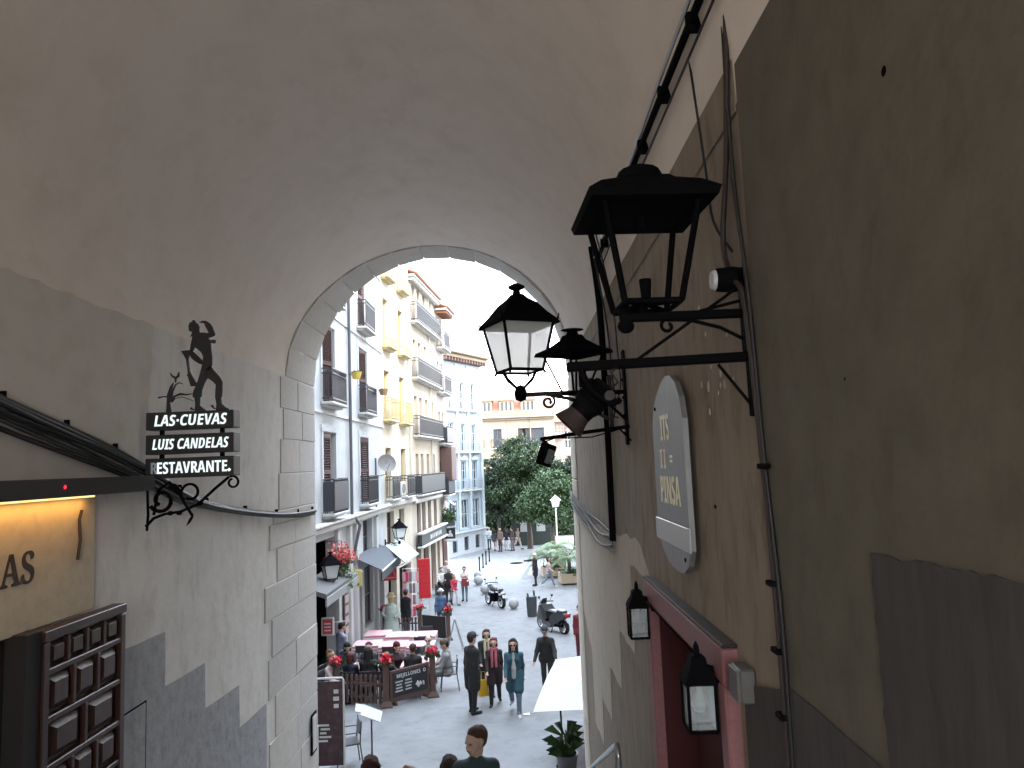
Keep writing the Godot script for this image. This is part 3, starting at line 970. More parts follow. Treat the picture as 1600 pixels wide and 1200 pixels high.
func build_far_houses():
	var fh := thing("beige_house", "sunlit beige house with tiled roof and dormers behind the trees", "building", Vector3(-4.6, 0, -78))
	var W := 8.9
	var holes := []
	var cols := [[2.4, 3.3], [5.0, 5.9], [5.4, 7.8], [0.5, 1.2]]
	for c in cols:
		for f in [1.2, 4.4, 7.6]: holes.append([c[0], c[1], f, f + 2.0])
	var mb := MB.new()
	wall_holes(mb, 0, W, -1, 10.7, holes, 0.25)
	part(fh, "wall", mb, M.beige_wall)
	house_mass(fh, 0, W, 10.7, M.beige_wall, 9)
	for c in cols:
		for f in [1.2, 4.4, 7.6]:
			window(fh, c[0], c[1], f, f + 2.0, 0.25, M.fence_wood, M.pane_dark, 1, 1)
			balcony(fh, c[0] - 0.3, c[1] + 0.3, f, 0.4, M.rail)
	var ev := MB.new()
	ev.cbox(Vector3(W / 2, 10.85, 0.25), Vector3(W + 0.3, 0.3, 1.1), 0.05)
	ev.cbox(Vector3(W / 2, 10.6, 0.12), Vector3(W + 0.1, 0.2, 0.5), 0.05)
	ev.tube([Vector3(3.95, 10.6, 0.1), Vector3(4.2, 0, 0.1)], 0.06, 6)
	ev.tube([Vector3(6.35, 10.6, 0.1), Vector3(6.4, 0, 0.1)], 0.06, 6)
	part(fh, "cornice", ev, M.beige_wall)
	var rf := MB.new()
	rf.quad(Vector3(0, 13.6, -3.5), Vector3(W, 13.0, -3.5), Vector3(W + 0.2, 11.0, 0.85), Vector3(-0.2, 11.0, 0.85))
	rf.quad(Vector3(0, 13.6, -3.5), Vector3(W, 13.0, -3.5), Vector3(W, 11, -8), Vector3(0, 11, -8))
	rf.tri(Vector3(W, 13.0, -3.5), Vector3(W + 0.2, 11, 0.85), Vector3(W, 11, -8))
	var rp := part(fh, "roof", rf, M.tile)
	for d in [[1.0, 13.4], [3.3, 12.9], [5.6, 12.3]]:
		var dm := MB.new()
		dm.cbox(Vector3(d[0] + 0.6, 11.9, -0.6), Vector3(1.5, 1.5, 1.6), 0.02)
		var dp := part(rp, "dormer", dm, M.beige_wall)
		var dr := MB.new()
		dr.hexa([Vector3(d[0] - 0.3, 12.55, 0.4), Vector3(d[0] + 1.5, 12.55, 0.4), Vector3(d[0] + 1.5, 12.75, -2.2), Vector3(d[0] - 0.3, 12.75, -2.2), Vector3(d[0] - 0.3, 12.68, 0.4), Vector3(d[0] + 1.5, 12.68, 0.4), Vector3(d[0] + 1.5, 13.3, -2.2), Vector3(d[0] - 0.3, 13.3, -2.2)])
		part(dp, "dormer_roof", dr, M.tile)
		for k in 3:
			var dw := MB.new()
			dw.box(Vector3(d[0] + 0.15 + k * 0.45, 11.95, 0.205), Vector3(0.24, 0.9, 0.03))
			part(dp, "dormer_window", dw, M.pane_dark)
	var ph := thing("pink_house", "pale pink house with a rounded white balcony right of the beige house", "building", Vector3(4.5, 0, -84))
	mb = MB.new()
	holes = []
	for c in [[1.2, 2.0], [3.2, 4.0], [5.2, 6.0]]:
		for f in [1.0, 4.2, 7.4]: holes.append([c[0], c[1], f, f + 1.9])
	wall_holes(mb, 0, 9, -1, 10.4, holes, 0.25)
	part(ph, "wall", mb, M.pink_wall)
	house_mass(ph, 0, 9, 10.4, M.pink_wall, 8)
	for h in holes: window(ph, h[0], h[1], h[2], h[3], 0.25, M.white_paint, M.pane_dark, 1, 1)
	var rb := MB.new()
	rb.lathe([[0.0, 8.55], [0.9, 8.6], [1.3, 8.8], [1.3, 9.0], [0.0, 9.0]], Vector3(0.2, 0, 0.3), 20)
	part(ph, "balcony_slab", rb, M.white_paint)
	var rr := MB.new()
	for y in [9.3, 9.65, 10.0]:
		var c := []
		for i in 20: c.append(Vector3(0.2 + cos(TAU * i / 20) * 1.25, y, 0.3 + sin(TAU * i / 20) * 1.25))
		rr.tube(c, 0.03, 6, true)
	for i in 20: rr.tube([Vector3(0.2 + cos(TAU * i / 20) * 1.25, 9.0, 0.3 + sin(TAU * i / 20) * 1.25), Vector3(0.2 + cos(TAU * i / 20) * 1.25, 10.0, 0.3 + sin(TAU * i / 20) * 1.25)], 0.02, 4)
	part(ph, "balcony_rail", rr, M.rail)
	var rf2 := MB.new()
	rf2.quad(Vector3(-0.2, 12.4, -4), Vector3(9.2, 12.4, -4), Vector3(9.2, 10.4, 0.6), Vector3(-0.2, 10.4, 0.6))
	rf2.quad(Vector3(-0.2, 12.4, -4), Vector3(9.2, 12.4, -4), Vector3(9.2, 10.4, -8), Vector3(-0.2, 10.4, -8))
	part(ph, "roof", rf2, M.tile)

func build_right_house():
	# opposite row, hidden behind the right jamb; it shades the street
	var rh := thing("opposite_house", "tall cream house on the right of the street behind the jamb", "building")
	var holes := []
	for f in [0.6, 4.4, 7.8, 11.2, 14.6]:
		for i in 9: holes.append([-46.0 + i * 3.6, -44.8 + i * 3.6, f, f + 2.3])
	var mb := MB.new()
	wall_holes(mb, -47.0, -12.6, -1.2, 19.0, holes, 0.25)
	var w := part(rh, "wall", mb, M.cream_wall, Vector3(4.6, 0, 0))
	w.rotation.y = -PI / 2
	for h in holes:
		var g := MB.new()
		g.box(Vector3((h[0] + h[1]) / 2, (h[2] + h[3]) / 2, -0.22), Vector3(h[1] - h[0], h[3] - h[2], 0.02))
		var wn := part(rh, "window", g, M.pane_dark, Vector3(4.6, 0, 0))
		wn.rotation.y = -PI / 2
	var ms := MB.new()
	ms.box(Vector3(9.6, 9.0, -29.8), Vector3(9.2, 20.2, 34.2))
	ms.box(Vector3(9.3, 19.2, -29.8), Vector3(10.9, 0.3, 34.6))
	part(rh, "mass", ms, M.cream_wall)

# ---------------------------------------------------------------- trees and plants
func leaf_at(mb: MB, p: Vector3, s: float, up_bias := 0.3):
	var d := Vector3(rng.randfn(), rng.randfn() + up_bias, rng.randfn()).normalized()
	var sd := d.cross(Vector3(rng.randfn(), rng.randfn(), rng.randfn())).normalized() * s * 0.42
	var tip := p + d * s
	var mid := p + d * s * 0.5
	mb.tri(p, mid + sd, tip)
	mb.tri(p, tip, mid - sd)

func leaf_green(bright: float) -> Color:
	var t := rng.randf()
	var c := Color(0.018, 0.040, 0.012).lerp(Color(0.06, 0.10, 0.035), t * t)
	return Color(c.r * bright, c.g * bright, c.b * bright)

func tree(label: String, base: Vector3, blobs: Array, leaves: int, size: float, bright: float, trunk_r: float):
	var o := thing("plane_tree", label, "tree", base, 0.0, "trees in the small square")
	var tb := MB.new()
	var top: Vector3 = blobs[0][0]
	var fork := Vector3(top.x * 0.3, top.y * 0.45, top.z * 0.3)
	tb.tube([Vector3(0, -0.1, 0), Vector3(0.03, 0.6, 0), fork * 0.7, fork, top], [trunk_r * 1.25, trunk_r, trunk_r * 0.85, trunk_r * 0.75, 0.04], 9)
	for b in blobs:
		var c: Vector3 = b[0]
		for k in 4:
			var e: Vector3 = c + Vector3(rng.randf_range(-1, 1), rng.randf_range(-0.3, 0.8), rng.randf_range(-1, 1)) * b[1] * 0.75
			tb.tube([fork, fork.lerp(e, 0.5) + Vector3(0, 0.25, 0), e], [trunk_r * 0.45, trunk_r * 0.28, 0.02], 6)
	part(o, "trunk", tb, M.bark)
	var mb := MB.new()
	# leaf clumps through the volume
	var clumps := []
	for b in blobs:
		var r: float = b[1]
		for k in int(34 * r):
			var d: Vector3 = Vector3(rng.randfn(), rng.randfn(), rng.randfn()).normalized() * r * pow(rng.randf(), 0.45)
			d.y *= b[2]
			clumps.append([b[0] + d, rng.randf_range(0.28, 0.6)])
	for i in leaves:
		var c = clumps[rng.randi() % clumps.size()]
		var d: Vector3 = Vector3(rng.randfn(), rng.randfn() * 0.7, rng.randfn()) * float(c[1]) * 0.55
		mb.col = leaf_green(bright)
		leaf_at(mb, c[0] + d, size * rng.randf_range(0.6, 1.25))
	part(o, "crown", mb, M.leaf)

func palm(label: String, base: Vector3, h: float, fr: int, len_: float):
	var o := thing("potted_palm", label, "palm", base, 0.0, "palms in tan planters")
	var tb := MB.new()
	tb.tube([Vector3(0, 0, 0), Vector3(0.02, h * 0.5, 0), Vector3(0, h, 0)], [0.13, 0.1, 0.11], 9)
	part(o, "trunk", tb, M.bark)
	for k in fr:
		var mb := MB.new()
		mb.col = Color(0.06, 0.11, 0.035).lerp(Color(0.13, 0.18, 0.07), rng.randf())
		var a := TAU * k / fr + rng.randf_range(-0.2, 0.2)
		var rise := rng.randf_range(0.1, 1.1)
		var dir := Vector3(cos(a), 0, sin(a))
		var pts := []
		for i in 9:
			var t := i / 8.0
			pts.append(Vector3(0, h, 0) + dir * len_ * t * (1.0 - 0.25 * rise) + Vector3.UP * len_ * (rise * t - 0.95 * t * t))
		mb.tube(pts, 0.012, 4)
		var side := dir.cross(Vector3.UP)
		for i in range(1, 9):
			for j in 3:
				var p: Vector3 = pts[i - 1].lerp(pts[i], j / 3.0)
				var l := len_ * 0.3 * sin(clampf((i + j / 3.0) / 9.0, 0.08, 0.95) * PI) + 0.06
				for s in [-1.0, 1.0]:
					var tip: Vector3 = p + side * s * l * 0.8 + dir * l * 0.5 - Vector3.UP * l * 0.25
					mb.tri(p - dir * 0.018, tip, p + dir * 0.022)
		part(o, "frond", mb, M.leaf)

func build_trees():
	tree("tall green tree in the middle behind the street lamp", on_ground(0.9, -57.5), [[Vector3(-0.2, 6.7, 0), 2.15, 0.85], [Vector3(-1.1, 4.6, 0.3), 1.6, 0.9], [Vector3(1.0, 5.4, 0), 1.7, 0.9], [Vector3(0, 3.2, 0.6), 1.7, 0.7]], 46000, 0.17, 0.85, 0.2)
	tree("rounder paler tree in front of the tall tree, right", on_ground(2.5, -53.5), [[Vector3(-0.1, 4.6, 0), 1.7, 0.8], [Vector3(-1.2, 3.6, 0.2), 1.2, 0.8], [Vector3(1.2, 3.9, 0), 1.5, 0.8], [Vector3(0.2, 3.0, 0.3), 1.5, 0.6]], 40000, 0.16, 1.2, 0.17)
	tree("dark tree against the pale blue house", on_ground(-1.5, -61), [[Vector3(0, 5.4, 0), 1.5, 1.1], [Vector3(-0.1, 3.6, 0), 1.5, 0.8]], 22000, 0.19, 0.62, 0.15)
	tree("dark tree at the right edge under the floodlight", on_ground(4.3, -56), [[Vector3(0, 5.2, 0), 1.9, 0.95], [Vector3(-0.4, 3.4, 0), 1.9, 0.8]], 30000, 0.18, 0.65, 0.18)
	tree("low dark tree between the trunks at the back", on_ground(1.2, -64), [[Vector3(0, 4.2, 0), 2.4, 0.8], [Vector3(-1.6, 3.2, 0), 1.5, 0.7]], 24000, 0.2, 0.6, 0.18)
	var hg := thing("clipped_hedge", "dark hedge closing the small square behind the kiosk", "hedge", on_ground(1.5, -67.0))
	var hm := MB.new()
	for i in 9000:
		hm.col = leaf_green(0.8)
		leaf_at(hm, Vector3(rng.randf_range(-5.0, 5.0), rng.randf_range(0.0, 2.5), rng.randf_range(-0.5, 0.5)), 0.3)
	part(hg, "foliage", hm, M.leaf)
	var hc := MB.new()
	hc.box(Vector3(0, 1.1, -0.1), Vector3(9.8, 2.2, 0.5))
	part(hg, "stems", hc, M.bark)
	# planters and palms
	var spots := [[1.75, -44.2, 0.9, "smaller tan planter box behind, left of the larger one", "small palm in the rear tan planter"], [2.75, -41.6, 1.1, "larger tan planter box near the passage jamb", "large palm leaning over the front tan planter"], [2.35, -46.8, 1.0, "tan planter box farthest back beneath the palms", "pale palm rising at the back of the planters"]]
	for s in spots:
		var p := on_ground(s[0], s[1])
		var o := thing("planter_box", s[3], "planter", p, 0.1, "tan planters with palms")
		var b := MB.new()
		var w: float = s[2]
		b.cbox(Vector3(0, 0.34, w * 0.5 - 0.04), Vector3(w, 0.52, 0.08), 0.015)
		b.cbox(Vector3(0, 0.34, -w * 0.5 + 0.04), Vector3(w, 0.52, 0.08), 0.015)
		for k in [-1, 1]: b.cbox(Vector3(k * (w * 0.5 - 0.04), 0.34, 0), Vector3(0.08, 0.52, w - 0.164), 0.015)
		part(o, "box", b, M.tan_box)
		var f := MB.new()
		f.cbox(Vector3(0, 0.04, 0), Vector3(w * 0.82, 0.08, w * 0.82), 0.01)
		part(o, "plinth", f, M.bark)
		var e := MB.new()
		e.box(Vector3(0, 0.5, 0), Vector3(w - 0.17, 0.08, w - 0.17))
		part(o, "soil", e, M.bark)
		palm(s[4], p + Vector3(0, 0.52, 0), 0.85 if s[2] > 0.95 else 0.6, 26, 1.75)
		var sh := thing("leafy_plant", ["low green shrub at the foot of the rear palm", "low green shrub at the foot of the front palm", "low green shrub in the farthest tan planter"][spots.find(s)], "shrub", p + Vector3(w * 0.22, 0.52, w * 0.3))
		var lm := MB.new()
		for i in 500:
			lm.col = leaf_green(1.3)
			leaf_at(lm, Vector3(rng.randfn() * 0.16, absf(rng.randfn()) * 0.13, rng.randfn() * 0.1), 0.12, 0.8)
		part(sh, "foliage", lm, M.leaf)
	# broad leaved plant by the parasol
	var pp := thing("potted_plant", "dark broad leaved potted plant below the white parasol", "plant", on_ground(0.72, -13.9))
	var pt := MB.new()
	pt.lathe([[0.0, 0.0], [0.15, 0.0], [0.2, 0.34], [0.21, 0.36], [0.18, 0.36], [0.17, 0.3], [0.0, 0.3]], Vector3.ZERO, 16)
	part(pp, "pot", pt, M.body_grey)
	for k in 46:
		var lf := MB.new()
		lf.col = leaf_green(1.2)
		var a := rng.randf() * TAU
		var e := rng.randf_range(0.15, 0.42)
		var y := rng.randf_range(0.3, 0.75)
		var d := Vector3(cos(a), 0, sin(a))
		var s := d.cross(Vector3.UP) * 0.055
		var p0 := Vector3(0, y - 0.1, 0) + d * 0.03
		var p1 := p0 + d * e * 0.55 + Vector3.UP * 0.22
		var p2 := p0 + d * e + Vector3.UP * 0.16
		lf.tube([Vector3(0, 0.28, 0), p0], 0.006, 4)
		lf.quad(p0, p1 + s, p2, p1 - s)
		part(pp, "leaf", lf, M.leaf)

# ---------------------------------------------------------------- lanterns
func sq_loft(mb: MB, pr: Array, ce := Vector3.ZERO, turn := 0.0):
	var bs := Basis(Vector3.UP, turn)
	for i in pr.size() - 1:
		for k in 4:
			var a := Vector3([1, -1, -1, 1][k], 0, [1, 1, -1, -1][k])
			var b := Vector3([-1, -1, 1, 1][k], 0, [1, -1, -1, 1][k])
			mb.face4(ce + bs * (a * pr[i][0] + Vector3.UP * pr[i][1]), ce + bs * (b * pr[i][0] + Vector3.UP * pr[i][1]), ce + bs * (b * pr[i + 1][0] + Vector3.UP * pr[i + 1][1]), ce + bs * (a * pr[i + 1][0] + Vector3.UP * pr[i + 1][1]), ce + Vector3.UP * (pr[0][1] + pr[-1][1]) * 0.5)

# lantern with its bottom at the local origin, on parent
func lantern_body(o: Node3D, at: Vector3, wb: float, wt: float, hb: float, roof: Array, finial: Array, turn: float, m: Material, panes: Material, feet := true, crown := true):
	var hd := Node3D.new()
	hd.name = "lantern_head"
	o.add_child(hd, true)
	hd.position = at
	hd.rotation.y = turn
	var fr := MB.new()
	var bt := 0.016 + wb * 0.03
	for k in 4:
		var s := Vector3([1, -1, -1, 1][k], 0, [1, 1, -1, -1][k])
		var t := Vector3([-1, -1, 1, 1][k], 0, [1, -1, -1, 1][k])
		fr.tube([s * wb * 0.5, s * wt * 0.5 + Vector3.UP * hb], bt * 0.6, 4)
		fr.tube([s * wb * 0.5, t * wb * 0.5], bt * 0.6, 4)
		fr.tube([s * wt * 0.5 + Vector3.UP * hb, t * wt * 0.5 + Vector3.UP * hb], bt * 0.6, 4)
		if feet: fr.tube([s * wb * 0.5, s * wb * 0.55 - Vector3.UP * 0.03], bt * 0.5, 4)
	part(hd, "frame", fr, m)
	if panes:
		for k in 4:
			var s := Vector3([1, -1, -1, 1][k], 0, [1, 1, -1, -1][k])
			var t := Vector3([-1, -1, 1, 1][k], 0, [1, -1, -1, 1][k])
			var g := MB.new()
			var inn := -(s + t) * 0.5 * 0.006
			var c := [s * wb * 0.48, t * wb * 0.48, t * wt * 0.48 + Vector3.UP * hb, s * wt * 0.48 + Vector3.UP * hb]
			g.hexa([c[0], c[1], c[1] + inn, c[0] + inn, c[3], c[2], c[2] + inn, c[3] + inn])
			part(hd, "pane", g, panes)
	var rf := MB.new()
	sq_loft(rf, roof, Vector3(0, hb, 0))
	if crown:
		for k in 4:
			var s := Vector3([1, -1, -1, 1][k], 0, [1, 1, -1, -1][k])
			rf.tube([s * roof[1][0] + Vector3.UP * (hb + roof[1][1]), s * roof[1][0] * 1.04 + Vector3.UP * (hb + roof[1][1] + 0.05)], [0.012, 0.004], 5)
	part(hd, "roof", rf, m)
	var fi := MB.new()
	fi.lathe(finial, Vector3(0, hb, 0), 12)
	part(hd, "finial", fi, m)
	return hd

func scroll(c: Vector3, ax: Vector3, ay: Vector3, r0: float, r1: float, a0: float, turns: float, n := 22) -> Array:
	var p := []
	for i in n:
		var t := float(i) / (n - 1)
		var a := a0 + turns * TAU * t
		p.append(c + (ax * cos(a) + ay * sin(a)) * lerpf(r0, r1, t))
	return p

func street_lantern_wall(label: String, at: Vector3, wall: Vector3, size: float, turn: float):
	var o := thing("wall_lantern", label, "street lamp", at, 0.0, "iron lanterns on wall brackets")
	var s := size
	var hd = lantern_body(o, Vector3(0, 0.2 * s, 0), 0.34 * s, 0.52 * s, 0.46 * s, [[0.31 * s, -0.02 * s], [0.29 * s, 0.02 * s], [0.22 * s, 0.1 * s], [0.15 * s, 0.2 * s], [0.08 * s, 0.26 * s], [0.05 * s, 0.3 * s]], [[0.05 * s, 0.28 * s], [0.035 * s, 0.34 * s], [0.08 * s, 0.36 * s], [0.085 * s, 0.38 * s], [0.03 * s, 0.41 * s], [0.0, 0.42 * s]], turn, M.iron, M.frost)
	var st := MB.new()
	for k in 4:
		var d := Vector3([1, -1, -1, 1][k], 0, [1, 1, -1, -1][k])
		st.tube([d * 0.16 * s + Vector3.UP * 0.2 * s, d * 0.12 * s + Vector3.UP * 0.12 * s, d * 0.02 * s + Vector3.UP * 0.02 * s], 0.012 * s, 5)
	st.lathe([[0.0, -0.1], [0.05, -0.08], [0.065, -0.02], [0.05, 0.04], [0.03, 0.06], [0.0, 0.07]], Vector3.ZERO, 10, s, s)
	part(o, "stem", st, M.iron)
	var br := MB.new()
	var w := wall - at
	br.tube([Vector3.ZERO + Vector3(0, -0.03, 0), w + Vector3(0, -0.03, 0)], 0.026 * s, 6)
	var ax := Vector3(w.x, 0, w.z).normalized()
	br.tube([w * 0.25 + Vector3(0, -0.03, 0), w * 0.55 + Vector3(0, -0.09 * s, 0), w + Vector3(0, -0.32 * s, 0)], 0.02 * s, 6)
	br.tube(scroll(w * 0.3 + Vector3(0, -0.11 * s, 0), ax, Vector3.UP, 0.07 * s, 0.02 * s, PI * 0.5, -1.4), 0.014 * s, 5)
	br.tube(scroll(w * 0.75 + Vector3(0, -0.09 * s, 0), ax, Vector3.UP, 0.06 * s, 0.02 * s, PI * 0.5, 1.3), 0.012 * s, 5)
	br.cbox(w + Vector3(0, -0.15 * s, 0) - ax * 0.012, Vector3(0.05, 0.55 * s, 0.08) if absf(ax.x) > 0.5 else Vector3(0.08, 0.55 * s, 0.05), 0.008)
	part(o, "bracket", br, M.iron_rust)
	return o

# ---------------------------------------------------------------- things in the passage
func cable(parent: Node, called: String, pts: Array, r: float, m: Material, jitter := 0.0, sides := 6):
	var c := Curve3D.new()
	for i in pts.size():
		var p: Vector3 = pts[i]
		if jitter > 0: p += Vector3(0, rng.randf_range(-jitter, jitter), rng.randf_range(-jitter, jitter))
		var t: Vector3 = (pts[mini(i + 1, pts.size() - 1)] - pts[maxi(i - 1, 0)]) * 0.17
		c.add_point(p, -t, t)
	c.bake_interval = 0.09
	var bp := []
	for p in c.get_baked_points(): bp.append(p)
	var mb := MB.new()
	mb.tube(bp, r, sides)
	return part(parent, called, mb, m)

func build_passage_things():
	hanging_sign()
	restaurant_entrance()
	# cables along the left wall
	var cb := thing("cable_bundle", "sagging bundle of black and grey cables along the left wall", "cables", Vector3(XL, 0, 0))
	var lp := [[4.4, 6.66], [4.82, 6.55], [5.52, 6.40], [6.2, 6.24], [6.9, 6.04], [7.4, 5.86], [8.05, 5.70], [9.2, 5.55], [10.4, 5.43], [11.4, 5.37], [12.2, 5.36]]
	for k in 11:
		var pts := []
		for i in lp.size():
			var f: float = clampf((8.6 - lp[i][0]) / 2.0, 0.35, 1.0)
			var sag: float = (0.05 + 0.015 * (k % 3)) * sin(i * 1.3 + k) * 0.3
			pts.append(Vector3(0.03 + 0.012 * (k % 3) + (0.03 if lp[i][0] > 9.8 else 0.0), lp[i][1] - 0.023 * k * f + sag * 0.4 + (0.02 if k > 4 else 0.0), -lp[i][0]))
		cable(cb, "cable", pts, 0.011 if k > 2 else 0.02, M.cable if k % 4 else M.cable_grey, 0.006)
	for p in lp:
		var cl := MB.new()
		cl.cbox(Vector3(0.02, p[1] + 0.03, -p[0]), Vector3(0.05, 0.05, 0.018), 0.004)
		part(cb, "clip", cl, M.iron)
	# cables and post along the right wall
	var po := thing("riser_conduit", "black vertical cable duct dropping down the right wall near the arch", "conduit", Vector3(XR, 0, 0))
	cable(po, "duct", [Vector3(-0.12, 8.1, -7.12), Vector3(-0.06, 7.5, -7.2), Vector3(-0.04, 6.4, -7.25), Vector3(-0.035, 5.2, -7.33)], 0.035, M.iron)
	cable(po, "cable", [Vector3(-0.13, 8.1, -7.0), Vector3(-0.04, 7.3, -6.9), Vector3(-0.03, 6.7, -6.75), Vector3(-0.04, 6.45, -6.6), Vector3(-0.09, 6.3, -6.65)], 0.009, M.cable)
	cable(po, "cable", [Vector3(-0.16, 8.2, -6.6), Vector3(-0.05, 7.4, -6.4), Vector3(-0.03, 6.9, -6.35), Vector3(-0.03, 6.6, -6.3), Vector3(-0.1, 6.4, -6.45), Vector3(-0.03, 6.36, -6.5)], 0.007, M.cable)
	var rb := thing("wall_cables", "drooping cable bundle on the right jamb below the duct", "cables", Vector3(XR, 0, 0))
	for k in 8:
		cable(rb, "cable", [Vector3(-0.03 - 0.008 * (k % 3), 5.3 - 0.028 * k, -7.36), Vector3(-0.035, 5.29 - 0.04 * k + 0.05 * sin(k * 2.1), -8.6), Vector3(-0.035, 5.33 - 0.032 * k, -10.1), Vector3(-0.07, 5.45 - 0.03 * k, -11.7), Vector3(-0.05, 5.5 - 0.02 * k, -12.55)], 0.009, M.cable if k % 3 else M.cable_grey, 0.012)
	# near conduit
	var nc := thing("wall_conduit", "dark conduit running down the near right wall past the lamp brackets", "conduit", Vector3(XR, 0, 0))
	cable(nc, "pipe", [Vector3(-0.03, 8.0, -2.78), Vector3(-0.025, 7.3, -2.95), Vector3(-0.025, 6.9, -3.1), Vector3(-0.03, 6.7, -2.96), Vector3(-0.028, 6.56, -2.86), Vector3(-0.022, 5.73, -2.79), Vector3(-0.022, 4.98, -2.77), Vector3(-0.022, 3.5, -2.76)], 0.012, M.iron_rust)
	cable(nc, "pipe", [Vector3(-0.03, 8.0, -2.86), Vector3(-0.02, 7.2, -2.92), Vector3(-0.02, 6.62, -2.84), Vector3(-0.02, 6.0, -2.80), Vector3(-0.02, 5.4, -2.74), Vector3(-0.02, 4.6, -2.75)], 0.009, M.cable)
	cable(nc, "pipe", [Vector3(-0.05, 7.9, -3.35), Vector3(-0.02, 7.3, -3.3), Vector3(-0.02, 7.05, -3.24), Vector3(-0.02, 6.84, -3.0)], 0.006, M.cable)
	for y in [5.95, 5.52, 5.28, 5.05]:
		var cl := MB.new()
		cl.cbox(Vector3(-0.03, y, -2.78), Vector3(0.035, 0.02, 0.06), 0.004)
		part(nc, "clip", cl, M.iron)
	# conduit under the vault
	var vc := thing("vault_conduit", "thick dark conduit with clips along the right side of the vault", "conduit")
	cable(vc, "pipe", [Vector3(0.86, 7.93, 1.0), Vector3(0.86, 7.92, -3.0), Vector3(0.86, 7.92, -4.9), Vector3(0.87, 7.9, -7.1)], 0.02, M.iron)
	cable(vc, "pipe", [Vector3(0.885, 7.84, 1.0), Vector3(0.885, 7.845, -3.0), Vector3(0.885, 7.84, -5.2), Vector3(0.89, 7.8, -7.0)], 0.007, M.cable)
	cable(vc, "pipe", [Vector3(0.85, 7.97, 1.0), Vector3(0.84, 7.975, -3.0), Vector3(0.85, 7.965, -4.9), Vector3(0.85, 7.95, -7.0)], 0.010, M.steel)
	for z in [-2.4, -3.1, -3.75, -4.4, -5.4, -6.4]:
		var cl := MB.new()
		cl.cbox(Vector3(0.875, 7.92, z), Vector3(0.07, 0.09, 0.04), 0.006)
		part(vc, "clip", cl, M.iron)
	near_lantern()
	spotlight_bracket()
	street_lantern_wall("frosted glass lantern standing on a scrolled bracket against the sky", Vector3(0.08, 6.68, -7.1), Vector3(XR, 6.68, -7.1), 1.0, 0.42)
	# glassless lantern
	var gl := thing("empty_lantern", "small dark lantern without glass hanging between the spotlight and the arch", "street lamp", Vector3(0.53, 6.56, -6.2), 0.0)
	lantern_body(gl, Vector3(0, 0, 0), 0.14, 0.36, 0.34, [[0.24, -0.01], [0.23, 0.02], [0.15, 0.06], [0.08, 0.12], [0.06, 0.16]], [[0.06, 0.15], [0.045, 0.19], [0.1, 0.205], [0.03, 0.215], [0.0, 0.22]], 0.6, M.iron, null, false, false)
	var gb := MB.new()
	gb.tube([Vector3(0, -0.01, 0), Vector3(0.43, 0.0, 0)], 0.02, 6)
	gb.tube([Vector3(0.1, -0.01, 0), Vector3(0.3, -0.12, 0), Vector3(0.43, -0.25, 0)], 0.013, 6)
	gb.cbox(Vector3(0.42, -0.05, 0), Vector3(0.02, 0.8, 0.1), 0.004)
	for k in 5: gb.ball(Vector3(0.405, 0.25 - k * 0.15, 0), Vector3(0.012, 0.014, 0.014), 6, 4)
	part(gl, "bracket", gb, M.iron)
	# floodlight on arm
	var fl := thing("floodlight", "black floodlight hanging from a long thin arm before the trees", "floodlight", Vector3(XR, 6.26, -6.1))
	var fa := MB.new()
	fa.tube([Vector3(-0.0, 0.0, 0), Vector3(-0.4, -0.03, -0.25), Vector3(-0.72, -0.06, -0.5)], 0.018, 6)
	fa.tube([Vector3(-0.05, -0.01, 0), Vector3(-0.3, -0.07, -0.2), Vector3(-0.6, -0.06, -0.42), Vector3(-0.7, -0.09, -0.49)], 0.006, 5)
	fa.tube([Vector3(-0.1, 0.0, 0), Vector3(0.0, -0.12, 0.05)], 0.008, 5)
	part(fl, "arm", fa, M.iron)
	var fb := MB.new()
	var fbs := Basis(Vector3.FORWARD, 0.35) * Basis(Vector3.UP, 0.5)
	fb.cbox(Vector3(-0.68, -0.2, -0.5), Vector3(0.14, 0.2, 0.07), 0.012, fbs)
	fb.tube([Vector3(-0.72, -0.06, -0.5), Vector3(-0.66, -0.11, -0.5)], 0.014, 5)
	var hs := part(fl, "housing", fb, M.iron)
	var fg := MB.new()
	fg.box(Vector3(-0.68, -0.2, -0.5) + fbs * Vector3(0.02, -0.01, 0.037), Vector3(0.07, 0.13, 0.004), fbs)
	part(hs, "lens", fg, M.pane)
	shop_board()
	red_door()
	# alarm with a pale face beside the near lantern
	var al := thing("alarm_siren", "small round siren with pale face above the lamp bracket", "siren", Vector3(XR, 6.72, -3.0))
	var ab := MB.new()
	ab.lathe([[0.05, 0.0], [0.055, 0.03], [0.05, 0.09], [0.045, 0.1], [0.0, 0.1]], Vector3(0, 0, 0), 14, 1, 1, Basis(Vector3.FORWARD, -PI / 2))
	part(al, "housing", ab, M.iron)
	var af := MB.new()
	af.lathe([[0.044, 0.1], [0.036, 0.115], [0.0, 0.12]], Vector3.ZERO, 14, 1, 1, Basis(Vector3.FORWARD, -PI / 2) * Basis.IDENTITY)
	part(al, "face", af, M.white_paint)
	# handrail of the stair
	var hr := thing("stair_handrail", "polished steel stair handrail beside the right wall", "handrail", Vector3(0.7, 0, 0))
	var hp := MB.new()
	hp.tube([Vector3(0, 3.0, -5.9), Vector3(0, 3.72, -5.9), Vector3(0, 3.8, -5.96), Vector3(0, 3.74, -6.1), Vector3(0, 2.68, -8.4), Vector3(0, 1.75, -10.4)], 0.022, 8)
	part(hr, "rail", hp, M.steel)
	for z in [-6.0, -8.2, -10.2]:
		var pm := MB.new()
		pm.tube([Vector3(0, stair_y(z), z), Vector3(0, 3.78 - (-z - 5.94) * 0.452, z)], 0.018, 8)
		part(hr, "post", pm, M.steel)
